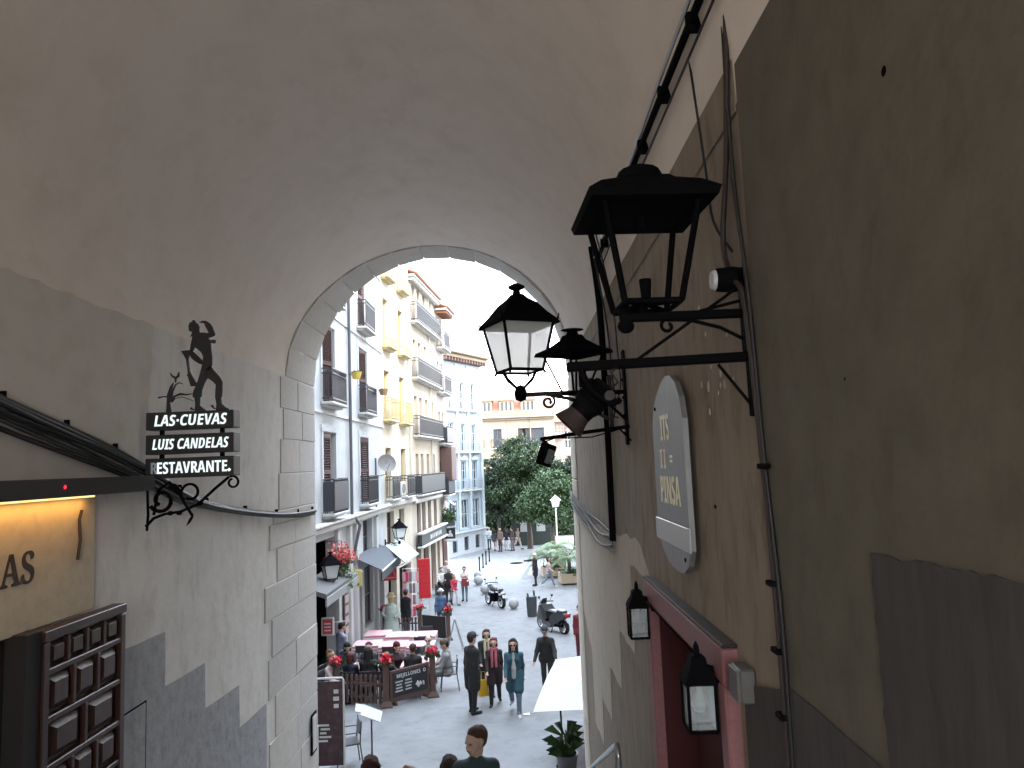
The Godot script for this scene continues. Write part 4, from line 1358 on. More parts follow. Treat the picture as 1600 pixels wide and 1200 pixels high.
	# access hatch and plaque on the left side
	var ha := thing("wall_hatch", "flush grey access hatch low on the stepped grey paint", "hatch", Vector3(XL, 0, 0))
	var hm := MB.new()
	hm.cbox(Vector3(0.006, 3.7, -6.5), Vector3(0.012, 0.62, 0.6), 0.003)
	part(ha, "cover", hm, M.dado)
	var hf := MB.new()
	for e in [[4.02, -6.5, 0.016, 0.64], [3.38, -6.5, 0.016, 0.64], [3.7, -6.19, 0.62, 0.016], [3.7, -6.81, 0.62, 0.016]]:
		hf.box(Vector3(0.0065, e[0], e[1]), Vector3(0.004, e[2], e[3]))
	part(ha, "seam", hf, M.iron)
	var pq := thing("wall_plaque", "small white plaque on the lower left jamb", "plaque", Vector3(XL + 0.04, 1.9, -12.1))
	var pm2 := MB.new()
	pm2.cbox(Vector3(0.01, 0, 0), Vector3(0.02, 0.52, 0.2), 0.004)
	part(pq, "plate", pm2, M.white_paint)
	var pf := MB.new()
	pf.box(Vector3(0.002, 0, 0), Vector3(0.016, 0.6, 0.28))
	part(pq, "backing", pf, M.iron)

func near_lantern():
	var o := thing("bracket_lantern", "large black lantern seen from below on the near right wall", "street lamp", Vector3(0.57, 6.6, -3.0))
	var hd = lantern_body(o, Vector3(0, 0.02, 0), 0.23, 0.38, 0.4, [[0.25, -0.01], [0.26, 0.02], [0.2, 0.07], [0.12, 0.11], [0.1, 0.13]], [[0.1, 0.1], [0.1, 0.15], [0.085, 0.18], [0.04, 0.2], [0.0, 0.2]], 0.06, M.iron, null, false, false)
	var sp := MB.new()
	sp.box(Vector3(0, 0.395, 0), Vector3(0.5, 0.012, 0.5))
	sp.lathe([[0.0, 0.39], [0.02, 0.39], [0.02, 0.33], [0.0, 0.32]], Vector3.ZERO, 8)
	part(hd, "soffit", sp, M.iron)
	var lh := MB.new()
	lh.lathe([[0.0, 0.0], [0.02, 0.0], [0.022, 0.06], [0.026, 0.1], [0.026, 0.115], [0.0, 0.115]], Vector3.ZERO, 10)
	for k in 4:
		var s := Vector3([1, -1, -1, 1][k], 0, [1, 1, -1, -1][k])
		lh.tube([s * 0.115, Vector3(0, 0.01, 0)], 0.012, 4)
	part(hd, "lamp_holder", lh, M.iron)
	var br := MB.new()
	br.cbox(Vector3(0.14, -0.035, 0.06), Vector3(0.52, 0.035, 0.035), 0.005)
	br.tube([Vector3(-0.02, 0.02, 0.02), Vector3(-0.02, -0.04, 0.05)], 0.02, 6)
	br.tube([Vector3(-0.1, 0.02, 0.03), Vector3(-0.1, -0.06, 0.06)], 0.024, 8)
	br.ball(Vector3(-0.1, -0.07, 0.06), Vector3(0.035, 0.03, 0.03), 8, 6)
	br.tube(scroll(Vector3(0.07, -0.075, 0.06), Vector3.RIGHT, Vector3.UP, 0.03, 0.01, PI * 0.6, 0.9, 16), 0.008, 5)
	br.tube([Vector3(0.06, -0.05, 0.06), Vector3(0.16, -0.055, 0.06), Vector3(0.28, -0.09, 0.06), Vector3(0.37, -0.14, 0.06)], 0.008, 5)
	br.tube([Vector3(-0.08, -0.22, 0.08), Vector3(0.3, 0.03, 0.06), Vector3(0.385, 0.09, 0.05)], 0.007, 5)
	br.tube([Vector3(0.2, -0.02, 0.06), Vector3(0.385, 0.02, 0.06)], 0.007, 5)
	br.cbox(Vector3(0.38, -0.02, 0.06), Vector3(0.02, 0.34, 0.05), 0.004)
	part(o, "bracket", br, M.iron)

func spotlight_bracket():
	var o := thing("spotlight", "black spotlight with flared hood hanging from a long wall bracket", "spotlight", Vector3(XR, 6.375, -2.9))
	var br := MB.new()
	br.cbox(Vector3(-0.37, 0, 0), Vector3(0.74, 0.038, 0.035), 0.005, Basis(Vector3.BACK, 0.02))
	br.tube([Vector3(-0.14, -0.02, 0), Vector3(-0.01, -0.2, 0)], 0.007, 5)
	br.cbox(Vector3(-0.012, -0.06, 0), Vector3(0.022, 0.34, 0.05), 0.004)
	br.cbox(Vector3(-0.68, -0.045, 0), Vector3(0.03, 0.09, 0.02), 0.004)
	part(o, "bracket", br, M.iron)
	var bd := MB.new()
	var c := Vector3(-0.64, -0.135, 0.0)
	var bs := Basis(Vector3.BACK, 2.35)     # barrel axis points down-left
	bd.lathe([[0.0, -0.075], [0.045, -0.07], [0.062, -0.03], [0.062, 0.03], [0.05, 0.06], [0.048, 0.085]], c, 16, 1, 1, bs)
	for k in 5: bd.lathe([[0.064, -0.05 + k * 0.018], [0.069, -0.047 + k * 0.018], [0.064, -0.042 + k * 0.018]], c, 16, 1, 1, bs)
	part(o, "body", bd, M.iron)
	var ho := MB.new()
	ho.lathe([[0.046, 0.07], [0.05, 0.1], [0.068, 0.15], [0.066, 0.15], [0.045, 0.1], [0.0, 0.09]], c, 16, 1, 1, bs)
	part(o, "hood", ho, M.iron_rust)
	var yk := MB.new()
	yk.tube([c + Vector3(-0.05, 0.1, 0.075), c + Vector3(-0.02, 0.03, 0.085), c + Vector3(0.05, -0.03, 0.085), c + Vector3(0.09, -0.02, 0.07)], 0.012, 5)
	yk.tube([c + Vector3(0.09, -0.02, 0.07), c + Vector3(0.1, -0.01, 0), c + Vector3(0.09, -0.02, -0.07), c + Vector3(0.0, 0.02, -0.085), c + Vector3(-0.03, 0.07, -0.08)], 0.012, 5)
	yk.tube([c + Vector3(-0.05, 0.1, 0.075), c + Vector3(-0.04, 0.1, 0), c + Vector3(-0.03, 0.07, -0.08)], 0.012, 5)
	part(o, "yoke", yk, M.iron)
	var kn := MB.new()
	kn.lathe([[0.0, 0.0], [0.02, 0.0], [0.02, 0.02], [0.0, 0.02]], c + Vector3(0.05, -0.0, 0.09), 10, 1, 1, Basis(Vector3.RIGHT, PI / 2))
	part(o, "knob", kn, M.cable_grey)
	cable(o, "lead", [c + Vector3(0.06, 0.03, 0), c + Vector3(0.1, 0.06, 0), c + Vector3(0.07, 0.1, 0.02), c + Vector3(0.13, 0.14, 0)], 0.006, M.cable)

func shop_board():
	var o := thing("wall_board", "tall grey metal shop board with rounded ends on the right wall", "sign", Vector3(XR, 0, 0))
	var pts := PackedVector2Array()
	for p in [[-4.79, 5.6], [-4.76, 5.52], [-4.66, 5.43], [-4.5, 5.37], [-4.3, 5.35], [-4.12, 5.36], [-4.0, 5.41], [-3.93, 5.5], [-3.93, 5.6], [-3.93, 6.2], [-3.97, 6.32], [-4.06, 6.41], [-4.18, 6.46], [-4.3, 6.47], [-4.45, 6.44], [-4.6, 6.38], [-4.72, 6.31], [-4.78, 6.2]]:
		pts.append(Vector2(p[0], p[1]))
	var mb := MB.new()
	mb.prism(pts, Vector3(-0.045, 0, 0), Vector3(0, 0, 1), Vector3(0, 1, 0), 0.03)
	var brushed := mottled([0.19, 0.19, 0.19], [0.24, 0.24, 0.24], [0.28, 0.28, 0.28], 0.6, 0.45, 0.02, 41, 0.0, Vector3(1, 0.1, 1))
	brushed.metallic = 0.45
	var pl := part(o, "plate", mb, brushed)
	var b := Basis(Vector3.UP, -PI / 2)
	var cream := plain(0.88, 0.80, 0.54, 0.4)
	letters(pl, "lettering", "ITS", 0.21, cream, Vector3(-0.062, 6.17, -4.40), b, 0.002, false, 0.85, 600)
	letters(pl, "lettering", "I I", 0.16, cream, Vector3(-0.062, 5.985, -4.50), b, 0.002, false, 1.0, 600)
	letters(pl, "lettering", "=", 0.14, cream, Vector3(-0.062, 5.985, -4.27), b, 0.002, false, 1.0, 600)
	letters(pl, "lettering", "PINSA", 0.22, cream, Vector3(-0.062, 5.80, -4.36), b, 0.002, false, 0.85, 600)
	var st := MB.new()
	st.cbox(Vector3(-0.066, 5.555, -4.35), Vector3(0.012, 0.13, 0.9), 0.003)
	part(o, "strip", st, plain(0.42, 0.42, 0.42, 0.4, 0.3))
	for p in [[-4.66, 6.3], [-4.06, 5.44]]:
		var sc := MB.new()
		sc.ball(Vector3(-0.062, p[1], p[0]), Vector3(0.006, 0.012, 0.012), 8, 5)
		part(o, "screw", sc, M.iron)

func carriage_lantern(label: String, at: Vector3, s: float):
	var o := thing("door_lantern", label, "wall lamp", at, 0.0, "small lanterns beside the red door")
	var a := MB.new()
	a.cbox(Vector3(-0.01, 0.04, 0), Vector3(0.02, 0.16, 0.08) * s, 0.005)
	a.tube([Vector3(0, 0.02, 0), Vector3(-0.05, 0.03, 0) * s, Vector3(-0.1, 0.05, 0) * s], 0.015 * s, 7)
	part(o, "arm", a, M.iron)
	var hd := Node3D.new()
	hd.name = "lantern_head"
	o.add_child(hd, true)
	hd.position = Vector3(-0.1, 0, 0) * s
	var f := MB.new()
	sq_loft(f, [[0.065 * s, -0.02 * s], [0.06 * s, 0.0], [0.035 * s, 0.05 * s], [0.03 * s, 0.08 * s], [0.012 * s, 0.09 * s], [0.01 * s, 0.12 * s], [0.002 * s, 0.14 * s]])
	part(hd, "cap", f, M.iron)
	var fr := MB.new()
	for k in 4:
		var sgn := Vector3([1, -1, -1, 1][k], 0, [1, 1, -1, -1][k]) * 0.055 * s
		var t := Vector3([-1, -1, 1, 1][k], 0, [1, -1, -1, 1][k]) * 0.055 * s
		fr.tube([sgn, sgn - Vector3.UP * 0.2 * s], 0.007 * s, 4)
		fr.tube([sgn - Vector3.UP * 0.2 * s, t - Vector3.UP * 0.2 * s], 0.008 * s, 4)
	part(hd, "frame", fr, M.iron)
	for k in 4:
		var g := MB.new()
		var ang := PI / 2 * k
		g.box(Vector3(sin(ang), 0, cos(ang)) * 0.05 * s - Vector3.UP * 0.1 * s, Vector3(0.1 * s, 0.19 * s, 0.003), Basis(Vector3.UP, ang))
		part(hd, "pane", g, M.pane)
	var b := MB.new()
	b.lathe([[0.0, -0.14], [0.02, -0.135], [0.032, -0.11], [0.028, -0.08], [0.015, -0.05], [0.014, -0.02]], Vector3.ZERO, 12, s, s)
	for i in b.v.size(): b.v[i].y = b.v[i].y * s
	part(hd, "bulb", b, M.white_paint)

func red_door():
	var o := thing("red_doorway", "dark red door in a faded pink frame low on the right wall", "door", Vector3(XR, 0, 0))
	var f := MB.new()
	f.cbox(Vector3(-0.03, 5.05, -4.41), Vector3(0.08, 0.17, 2.0), 0.01)
	f.cbox(Vector3(0.05, 4.985, -4.41), Vector3(0.24, 0.03, 1.76), 0.005)
	part(o, "lintel", f, M.red_frame)
	for z in [-5.345, -3.475]:
		var j := MB.new()
		j.cbox(Vector3(-0.028, 3.48, z), Vector3(0.076, 2.96, 0.12), 0.01)
		part(o, "jamb", j, M.red_frame)
	var cp := MB.new()
	cp.cbox(Vector3(-0.036, 5.146, -4.41), Vector3(0.074, 0.018, 2.03), 0.005)
	part(o, "cap", cp, M.iron_rust)
	var ln := MB.new()
	ln.box(Vector3(0.115, 3.45, -5.285), Vector3(0.23, 3.0, 0.02))
	ln.box(Vector3(0.115, 3.45, -3.535), Vector3(0.23, 3.0, 0.02))
	part(o, "lining", ln, M.red_dark)
	for k in 2:
		var d := MB.new()
		var z0: float = [-5.3, -4.41][k]
		d.cbox(Vector3(0.24, 3.4, z0 + 0.443), Vector3(0.05, 3.1, 0.88), 0.008)
		var dp := part(o, "leaf", d, M.red_dark)
		for r in 3:
			var pn := MB.new()
			pn.cbox(Vector3(0.212, 2.6 + r * 0.85, z0 + 0.443), Vector3(0.03, 0.65, 0.6), 0.012)
			part(dp, "panel", pn, M.red_dark)
	carriage_lantern("small black lantern at the far corner of the red door", Vector3(XR - 0.03, 4.98, -5.32), 1.12)
	carriage_lantern("larger looking black lantern at the near corner of the red door", Vector3(XR - 0.03, 4.97, -3.58), 1.15)
	var bx := thing("junction_box", "grey metal box on the wall beside the near door lantern", "box", Vector3(XR, 5.04, -3.22))
	var b := MB.new()
	b.cbox(Vector3(-0.035, 0, 0), Vector3(0.07, 0.14, 0.13), 0.008)
	part(bx, "case", b, plain(0.12, 0.115, 0.11, 0.5, 0.3))
	var lid := MB.new()
	lid.cbox(Vector3(-0.075, 0, 0), Vector3(0.012, 0.13, 0.12), 0.003)
	part(bx, "lid", lid, plain(0.14, 0.135, 0.13, 0.45, 0.3))

func hanging_sign():
	var o := thing("hanging_sign", "black three tier illuminated restaurant sign on a scrolled iron bracket", "sign", Vector3(XL, 0, -6.72))
	var lit := glow(0.80, 0.92, 0.92, 0.16)
	var dim := glow(0.30, 0.36, 0.38, 0.03)
	var x0 := 0.06
	var x1 := 0.85
	var rows := [[6.42, 6.58], [6.20, 6.375], [5.985, 6.165]]
	var words := ["LAS·CUEVAS", "LUIS CANDELAS", "RESTAVRANTE."]
	for i in 3:
		var b := MB.new()
		b.cbox(Vector3((x0 + x1) / 2, (rows[i][0] + rows[i][1]) / 2, 0), Vector3(x1 - x0, rows[i][1] - rows[i][0], 0.17), 0.004)
		var p := part(o, "panel", b, M.black_paint)
		var ec := MB.new()
		ec.box(Vector3(x1 + 0.001, (rows[i][0] + rows[i][1]) / 2, 0), Vector3(0.004, rows[i][1] - rows[i][0] - 0.02, 0.15))
		part(p, "end_plate", ec, plain(0.16, 0.15, 0.15, 0.5))
		var slant := Basis(Vector3(1, 0, 0), Vector3(0.14 if i < 2 else 0.0, 1, 0), Vector3(0, 0, 1))
		var y: float = (rows[i][0] + rows[i][1]) / 2
		if i == 2:
			letters(p, "lettering", "R", 0.14, dim, Vector3(x0 + 0.075, y, 0.088), slant, 0.006, false, 0.72)
			letters(p, "lettering", "ESTAVRANTE", 0.14, lit, Vector3(x0 + 0.42, y, 0.088), slant, 0.006, false, 0.76)
			var dot := MB.new()
			dot.box(Vector3(x1 - 0.035, y - 0.035, 0.088), Vector3(0.024, 0.024, 0.006), Basis(Vector3.BACK, 0.78))
			part(p, "mark", dot, lit)
		else:
			letters(p, "lettering", words[i], 0.135 if i == 0 else 0.128, lit, Vector3((x0 + x1) / 2 + 0.01, y, 0.088), slant, 0.006, false, 0.86 if i == 0 else 0.72)
		for xx in ([0.17, 0.72] if i < 2 else []):
			var s := MB.new()
			s.box(Vector3(xx, rows[i][0] - 0.022, 0), Vector3(0.03, 0.05, 0.04))
			part(o, "link", s, M.iron)
	# bracket of scrolls below
	var br := MB.new()
	var X := Vector3.RIGHT
	var Y := Vector3.UP
	br.tube([Vector3(0.04, 5.52, 0), Vector3(0.05, 5.66, 0), Vector3(0.04, 5.9, 0), Vector3(0.06, 6.0, 0)], 0.012, 6)
	br.tube([Vector3(0.03, 5.56, 0), Vector3(0.1, 5.63, 0), Vector3(0.2, 5.665, 0), Vector3(0.34, 5.68, 0), Vector3(0.5, 5.74, 0), Vector3(0.66, 5.88, 0), Vector3(0.78, 5.975, 0)], 0.014, 6)
	br.tube(scroll(Vector3(0.815, 5.925, 0), X, Y, 0.058, 0.03, PI * 0.65, -1.05), 0.011, 6)
	br.tube(scroll(Vector3(0.17, 5.79, 0), X, Y, 0.11, 0.045, PI * 1.15, 1.1), 0.018, 6)
	br.tube(scroll(Vector3(0.43, 5.85, 0), X, Y, 0.085, 0.06, PI * 1.3, -1.0), 0.013, 6)
	br.tube([Vector3(0.1, 5.66, 0), Vector3(0.14, 5.88, 0), Vector3(0.24, 5.95, 0), Vector3(0.32, 5.86, 0), Vector3(0.4, 5.72, 0), Vector3(0.45, 5.64, 0)], 0.013, 6)
	br.prism(PackedVector2Array([Vector2(0.46, 5.66), Vector2(0.455, 5.62), Vector2(0.43, 5.58), Vector2(0.395, 5.55), Vector2(0.42, 5.61)]), Vector3.ZERO, X, Y, 0.012)
	br.prism(PackedVector2Array([Vector2(0.26, 5.94), Vector2(0.30, 5.93), Vector2(0.36, 5.86), Vector2(0.35, 5.80), Vector2(0.29, 5.86), Vector2(0.22, 5.9)]), Vector3.ZERO, X, Y, 0.012)
	for p in [[0.25, 5.67], [0.33, 5.67], [0.52, 5.75]]: br.ball(Vector3(p[0], p[1], 0), Vector3(0.03, 0.022, 0.02), 8, 5)
	part(o, "bracket", br, M.iron)
	# cut-out figure: sheet iron outline
	var k := 0.000875
	var fx := func(cx: float) -> float: return 0.06 + (cx - 170.0) * k
	var fy := func(cy: float) -> float: return 6.585 + (1068.0 - cy) * k
	var poly := func(a: Array) -> PackedVector2Array:
		var q := PackedVector2Array()
		for p in a: q.append(Vector2(fx.call(p[0]), fy.call(p[1])))
		return q
	var fg := MB.new()
	var outlines := [
		# head, hat, torso, hips
		[[565, 150], [580, 122], [600, 118], [608, 98], [628, 100], [640, 125], [662, 140], [680, 175], [676, 215], [684, 236], [720, 236], [770, 246], [775, 300], [800, 330], [806, 420], [818, 500], [815, 590], [790, 640], [700, 640], [712, 560], [722, 500], [700, 450], [660, 410], [632, 392], [618, 420], [604, 450], [580, 440], [585, 380], [600, 300], [604, 262], [580, 280], [600, 240], [600, 225], [572, 215], [565, 185]],
		# raised arm with cup
		[[768, 250], [778, 240], [745, 180], [728, 135], [690, 130], [672, 128], [710, 110], [750, 112], [790, 140], [812, 170], [846, 255], [840, 276], [800, 292], [772, 296]],
		# sash end
		[[775, 330], [820, 316], [852, 322], [852, 350], [830, 360], [800, 350]],
		# lowered arm
		[[580, 430], [620, 440], [690, 510], [722, 550], [712, 580], [680, 570], [640, 545], [600, 510], [575, 470]],
		# gun
		[[486, 424], [590, 418], [596, 440], [576, 470], [568, 520], [582, 640], [606, 690], [640, 750], [664, 790], [640, 806], [592, 804], [572, 740], [562, 700], [548, 690], [560, 670], [556, 620], [540, 520], [520, 480]],
		# left leg
		[[700, 630], [760, 640], [775, 725], [760, 735], [735, 780], [710, 850], [705, 920], [690, 925], [688, 1010], [730, 1045], [760, 1068], [635, 1068], [640, 1000], [632, 930], [612, 915], [618, 860], [650, 790], [680, 700]],
		# right leg
		[[750, 630], [800, 590], [830, 640], [900, 720], [926, 770], [926, 850], [920, 925], [912, 940], [920, 1000], [960, 1040], [990, 1056], [988, 1068], [858, 1068], [862, 1000], [848, 930], [850, 860], [855, 800], [820, 760], [770, 726]],
		# tree trunk
		[[335, 1068], [340, 960], [344, 880], [372, 800], [410, 752], [404, 790], [388, 850], [378, 960], [392, 1068]]]
	for a in outlines: fg.prism(poly.call(a), Vector3(0, 0, 0), X, Y, 0.012)
	var pt := func(cx, cy): return Vector3(fx.call(cx), fy.call(cy), 0)
	fg.tube([pt.call(385, 960), pt.call(398, 850), pt.call(430, 780), pt.call(470, 760), pt.call(508, 776)], [0.01, 0.01, 0.008, 0.006, 0.003], 5)
	fg.tube([pt.call(385, 960), pt.call(420, 905), pt.call(480, 882), pt.call(540, 890), pt.call(620, 884)], [0.01, 0.01, 0.012, 0.008, 0.004], 5)
	fg.tube([pt.call(390, 970), pt.call(430, 925), pt.call(500, 912), pt.call(560, 935), pt.call(620, 958)], [0.006, 0.005, 0.004, 0.004, 0.003], 5)
	fg.tube([pt.call(345, 905), pt.call(300, 902), pt.call(250, 912)], [0.008, 0.006, 0.009], 5)
	fg.tube([pt.call(430, 760), pt.call(430, 710), pt.call(395, 690), pt.call(368, 650)], [0.006, 0.014, 0.01, 0.003], 5)
	fg.tube([pt.call(430, 712), pt.call(460, 690), pt.call(466, 648)], [0.014, 0.014, 0.006], 5)
	for s in [[640, 1050, 592, 1034], [860, 1045, 812, 1014]]:
		fg.tube([pt.call(s[0], s[1]), pt.call(s[0] - 25, s[1] + 2), pt.call(s[2], s[3])], [0.007, 0.006, 0.014], 5)
	part(o, "figure_cutout", fg, M.black_paint)

func restaurant_entrance():
	var o := thing("restaurant_entrance", "plastered restaurant doorway under a dark canopy lit by a warm strip", "doorway", Vector3(XL, 0, 0))
	var warm := mottled([0.40, 0.34, 0.25], [0.54, 0.48, 0.36], [0.60, 0.54, 0.43], 0.9, 0.95, 0.012, 43, 0.15)
	var pn := MB.new()
	pn.cbox(Vector3(0.0, 5.43, -4.96), Vector3(0.05, 0.88, 1.93), 0.006)
	part(o, "plaster_panel", pn, warm)
	var ca := MB.new()
	ca.cbox(Vector3(0.11, 5.95, -5.1), Vector3(0.24, 0.13, 2.75), 0.01)
	var cp := part(o, "canopy", ca, plain(0.035, 0.03, 0.028, 0.7))
	var ld := MB.new()
	ld.box(Vector3(0.1, 5.872, -5.0), Vector3(0.03, 0.012, 1.5))
	part(cp, "light_strip", ld, glow(1.0, 0.62, 0.22, 0.35))
	var al := AreaLight3D.new()
	al.name = "strip_light"
	al.area_size = Vector2(1.5, 0.03)
	al.light_color = Color(1.0, 0.72, 0.36)
	al.light_energy = 0.07
	al.area_range = 8.0
	al.shadow_enabled = true
	o.add_child(al)
	al.position = Vector3(0.1, 5.862, -5.0)
	al.rotation = Vector3(-PI / 2, PI / 2, 0)
	var rd := MB.new()
	rd.ball(Vector3(0.236, 5.955, -5.17), Vector3(0.006, 0.014, 0.014), 8, 6)
	part(o, "indicator_light", rd, glow(1.0, 0.03, 0.05, 0.3))
	letters(o, "lettering", "AS", 0.3, M.iron_rust, Vector3(0.026, 5.42, -5.02), Basis(Vector3.UP, PI / 2), 0.006, true, 0.9)
	var hk := MB.new()
	hk.tube([Vector3(0.035, 5.77, -5.72), Vector3(0.035, 5.7, -5.69), Vector3(0.04, 5.55, -5.7), Vector3(0.035, 5.4, -5.68)], 0.011, 6)
	part(o, "iron_hook", hk, M.iron_rust)
	var df := MB.new()
	df.cbox(Vector3(0.05, 3.45, -5.06), Vector3(0.14, 3.1, 0.18), 0.008)
	part(o, "door_post", df, plain(0.012, 0.009, 0.008, 0.8))
	# carved door leaf folded back against the wall
	var d := thing("carved_door", "open dark wooden door leaf with raised square panels on the left wall", "door", Vector3(XL + 0.03, 0, 0))
	var fr := MB.new()
	var z0 := -6.2
	var z1 := -5.155
	fr.box(Vector3(0.03, 3.5, (z0 + z1) / 2), Vector3(0.06, 2.96, z1 - z0))
	part(d, "backing", fr, M.door_wood)
	var rows := [[4.9, 4.72, 4], [4.68, 4.40, 3], [4.36, 4.08, 2], [4.04, 3.78, 3], [3.74, 3.58, 4], [3.54, 3.26, 2], [3.22, 2.94, 3], [2.9, 2.6, 2], [2.56, 2.2, 3]]
	var rl := MB.new()
	rl.cbox(Vector3(0.085, 4.945, (z0 + z1) / 2), Vector3(0.05, 0.07, z1 - z0 + 0.02), 0.006)
	for z in [z0 + 0.03, z1 - 0.03]: rl.cbox(Vector3(0.082, 3.5, z), Vector3(0.044, 2.8, 0.07), 0.006)
	for r in rows:
		rl.cbox(Vector3(0.08, r[1] - 0.02, (z0 + z1) / 2), Vector3(0.042, 0.04, z1 - z0 - 0.1), 0.006)
		for k in range(1, r[2]):
			rl.cbox(Vector3(0.079, (r[0] + r[1]) / 2, lerpf(z0 + 0.06, z1 - 0.06, float(k) / r[2])), Vector3(0.04, r[0] - r[1], 0.04), 0.006)
	part(d, "rails", rl, M.door_wood)
	for r in rows:
		var w: float = (z1 - z0 - 0.12) / r[2]
		for k in r[2]:
			var p := MB.new()
			var c := Vector3(0.06, (r[0] + r[1]) / 2, z0 + 0.06 + w * (k + 0.5))
			var h: float = (r[0] - r[1])
			var a := Vector3(0, h * 0.42, w * 0.40)
			var b := Vector3(0, h * 0.26, w * 0.25)
			var q := []
			for e in [[a, 0.0], [b, 0.035]]:
				for s in [[-1, -1], [1, -1], [1, 1], [-1, 1]]:
					q.append(c + Vector3(e[1], e[0].y * s[0], e[0].z * s[1]))
			p.hexa(q)
			part(d, "panel", p, M.door_wood)

# ---------------------------------------------------------------- street things
func wheel(o: Node3D, c: Vector3, r: float, w: float):
	var t := MB.new()
	var bs := Basis(Vector3.BACK, PI / 2)
	t.lathe([[r * 0.7, -w * 0.45], [r * 0.92, -w * 0.5], [r, -w * 0.2], [r, w * 0.2], [r * 0.92, w * 0.5], [r * 0.7, w * 0.45]], c, 20, 1, 1, bs)
	var wl := Node3D.new()
	wl.name = "wheel"
	o.add_child(wl, true)
	part(wl, "tyre", t, M.rubber)
	var h := MB.new()
	h.lathe([[r * 0.72, -w * 0.4], [r * 0.66, -w * 0.2], [r * 0.66, w * 0.2], [r * 0.72, w * 0.4]], c, 20, 1, 1, bs)
	h.lathe([[0.0, -w * 0.4], [0.05, -w * 0.4], [0.05, w * 0.4], [0.0, w * 0.4]], c, 10, 1, 1, bs)
	for k in 5:
		var a := TAU * k / 5
		h.tube([c, c + Vector3(0, cos(a), sin(a)) * r * 0.7], 0.018, 5)
	part(wl, "rim", h, M.steel)

# both bikes point along local -z
func scooter():
	var o := thing("parked_scooter", "black and grey maxi scooter with red tail light near the litter bin", "scooter", on_ground(1.22, -29.35), 0.0)
	var f := Vector3(-0.8, 0, -1.15)
	o.rotation.y = atan2(-f.x, -f.z)
	wheel(o, Vector3(0, 0.27, -0.72), 0.27, 0.12)
	wheel(o, Vector3(0, 0.26, 0.68), 0.26, 0.15)
	var P := func(a: Array) -> PackedVector2Array:
		var q := PackedVector2Array()
		for p in a: q.append(Vector2(p[0], p[1]))
		return q
	var AX := Vector3(0, 0, 1)
	var bd := MB.new()
	bd.prism(P.call([[-0.86, 0.5], [-0.72, 0.62], [-0.62, 0.95], [-0.45, 1.0], [-0.4, 0.8], [-0.3, 0.45], [0.05, 0.3], [0.05, 0.18], [-0.35, 0.18], [-0.5, 0.4]]), Vector3.ZERO, AX, Vector3.UP, 0.42)
	part(o, "front_fairing", bd, M.body_grey)
	var ap := MB.new()
	ap.prism(P.call([[-0.5, 1.02], [-0.35, 0.98], [-0.15, 0.78], [-0.1, 0.5], [-0.28, 0.42], [-0.42, 0.7]]), Vector3.ZERO, AX, Vector3.UP, 0.5)
	part(o, "leg_apron", ap, M.body_black)
	var tl := MB.new()
	tl.prism(P.call([[-0.05, 0.22], [-0.02, 0.62], [0.2, 0.74], [0.75, 0.82], [0.92, 0.78], [0.88, 0.6], [0.6, 0.5], [0.4, 0.34], [0.2, 0.22]]), Vector3.ZERO, AX, Vector3.UP, 0.32)
	part(o, "rear_fairing", tl, M.body_black)
	var st := MB.new()
	st.cbox(Vector3(0, 0.78, 0.12), Vector3(0.3, 0.1, 0.55), 0.04)
	st.cbox(Vector3(0, 0.85, 0.58), Vector3(0.28, 0.09, 0.42), 0.04)
	part(o, "seat", st, M.body_grey)
	var lg := MB.new()
	lg.cbox(Vector3(0, 0.74, 0.9), Vector3(0.28, 0.1, 0.08), 0.02)
	part(o, "tail_light", lg, M.tail_red)
	var pl := MB.new()
	pl.cbox(Vector3(0, 0.56, 0.98), Vector3(0.2, 0.18, 0.01), 0.002, Basis(Vector3.RIGHT, -0.35))
	part(o, "number_plate", pl, M.white_paint)
	var hb := MB.new()
	hb.tube([Vector3(-0.34, 1.06, -0.38), Vector3(0, 1.08, -0.48), Vector3(0.34, 1.06, -0.38)], 0.02, 6)
	hb.tube([Vector3(0, 0.9, -0.5), Vector3(0, 0.3, -0.72)], 0.035, 6)
	part(o, "handlebar", hb, M.iron)
	for s in [-1.0, 1.0]:
		var mr := MB.new()
		mr.tube([Vector3(s * 0.22, 1.08, -0.44), Vector3(s * 0.3, 1.24, -0.42)], 0.009, 5)
		mr.ball(Vector3(s * 0.32, 1.28, -0.42), Vector3(0.06, 0.05, 0.02), 8, 6)
		part(o, "mirror", mr, M.body_black)
	var ws := MB.new()
	ws.hexa([Vector3(-0.17, 0.98, -0.6), Vector3(0.17, 0.98, -0.6), Vector3(0.17, 0.98, -0.59), Vector3(-0.17, 0.98, -0.59), Vector3(-0.11, 1.2, -0.48), Vector3(0.11, 1.2, -0.48), Vector3(0.11, 1.2, -0.47), Vector3(-0.11, 1.2, -0.47)])
	part(o, "windscreen", ws, M.pane_dark)
	var en := MB.new()
	en.cbox(Vector3(0.12, 0.3, 0.42), Vector3(0.16, 0.2, 0.6), 0.05)
	en.tube([Vector3(-0.14, 0.3, 0.3), Vector3(-0.17, 0.34, 0.8)], 0.055, 9)
	part(o, "engine", en, M.iron)
	var ks := MB.new()
	ks.tube([Vector3(-0.1, 0.2, 0.1), Vector3(-0.24, 0.0, 0.14)], 0.014, 5)
	part(o, "side_stand", ks, M.iron)

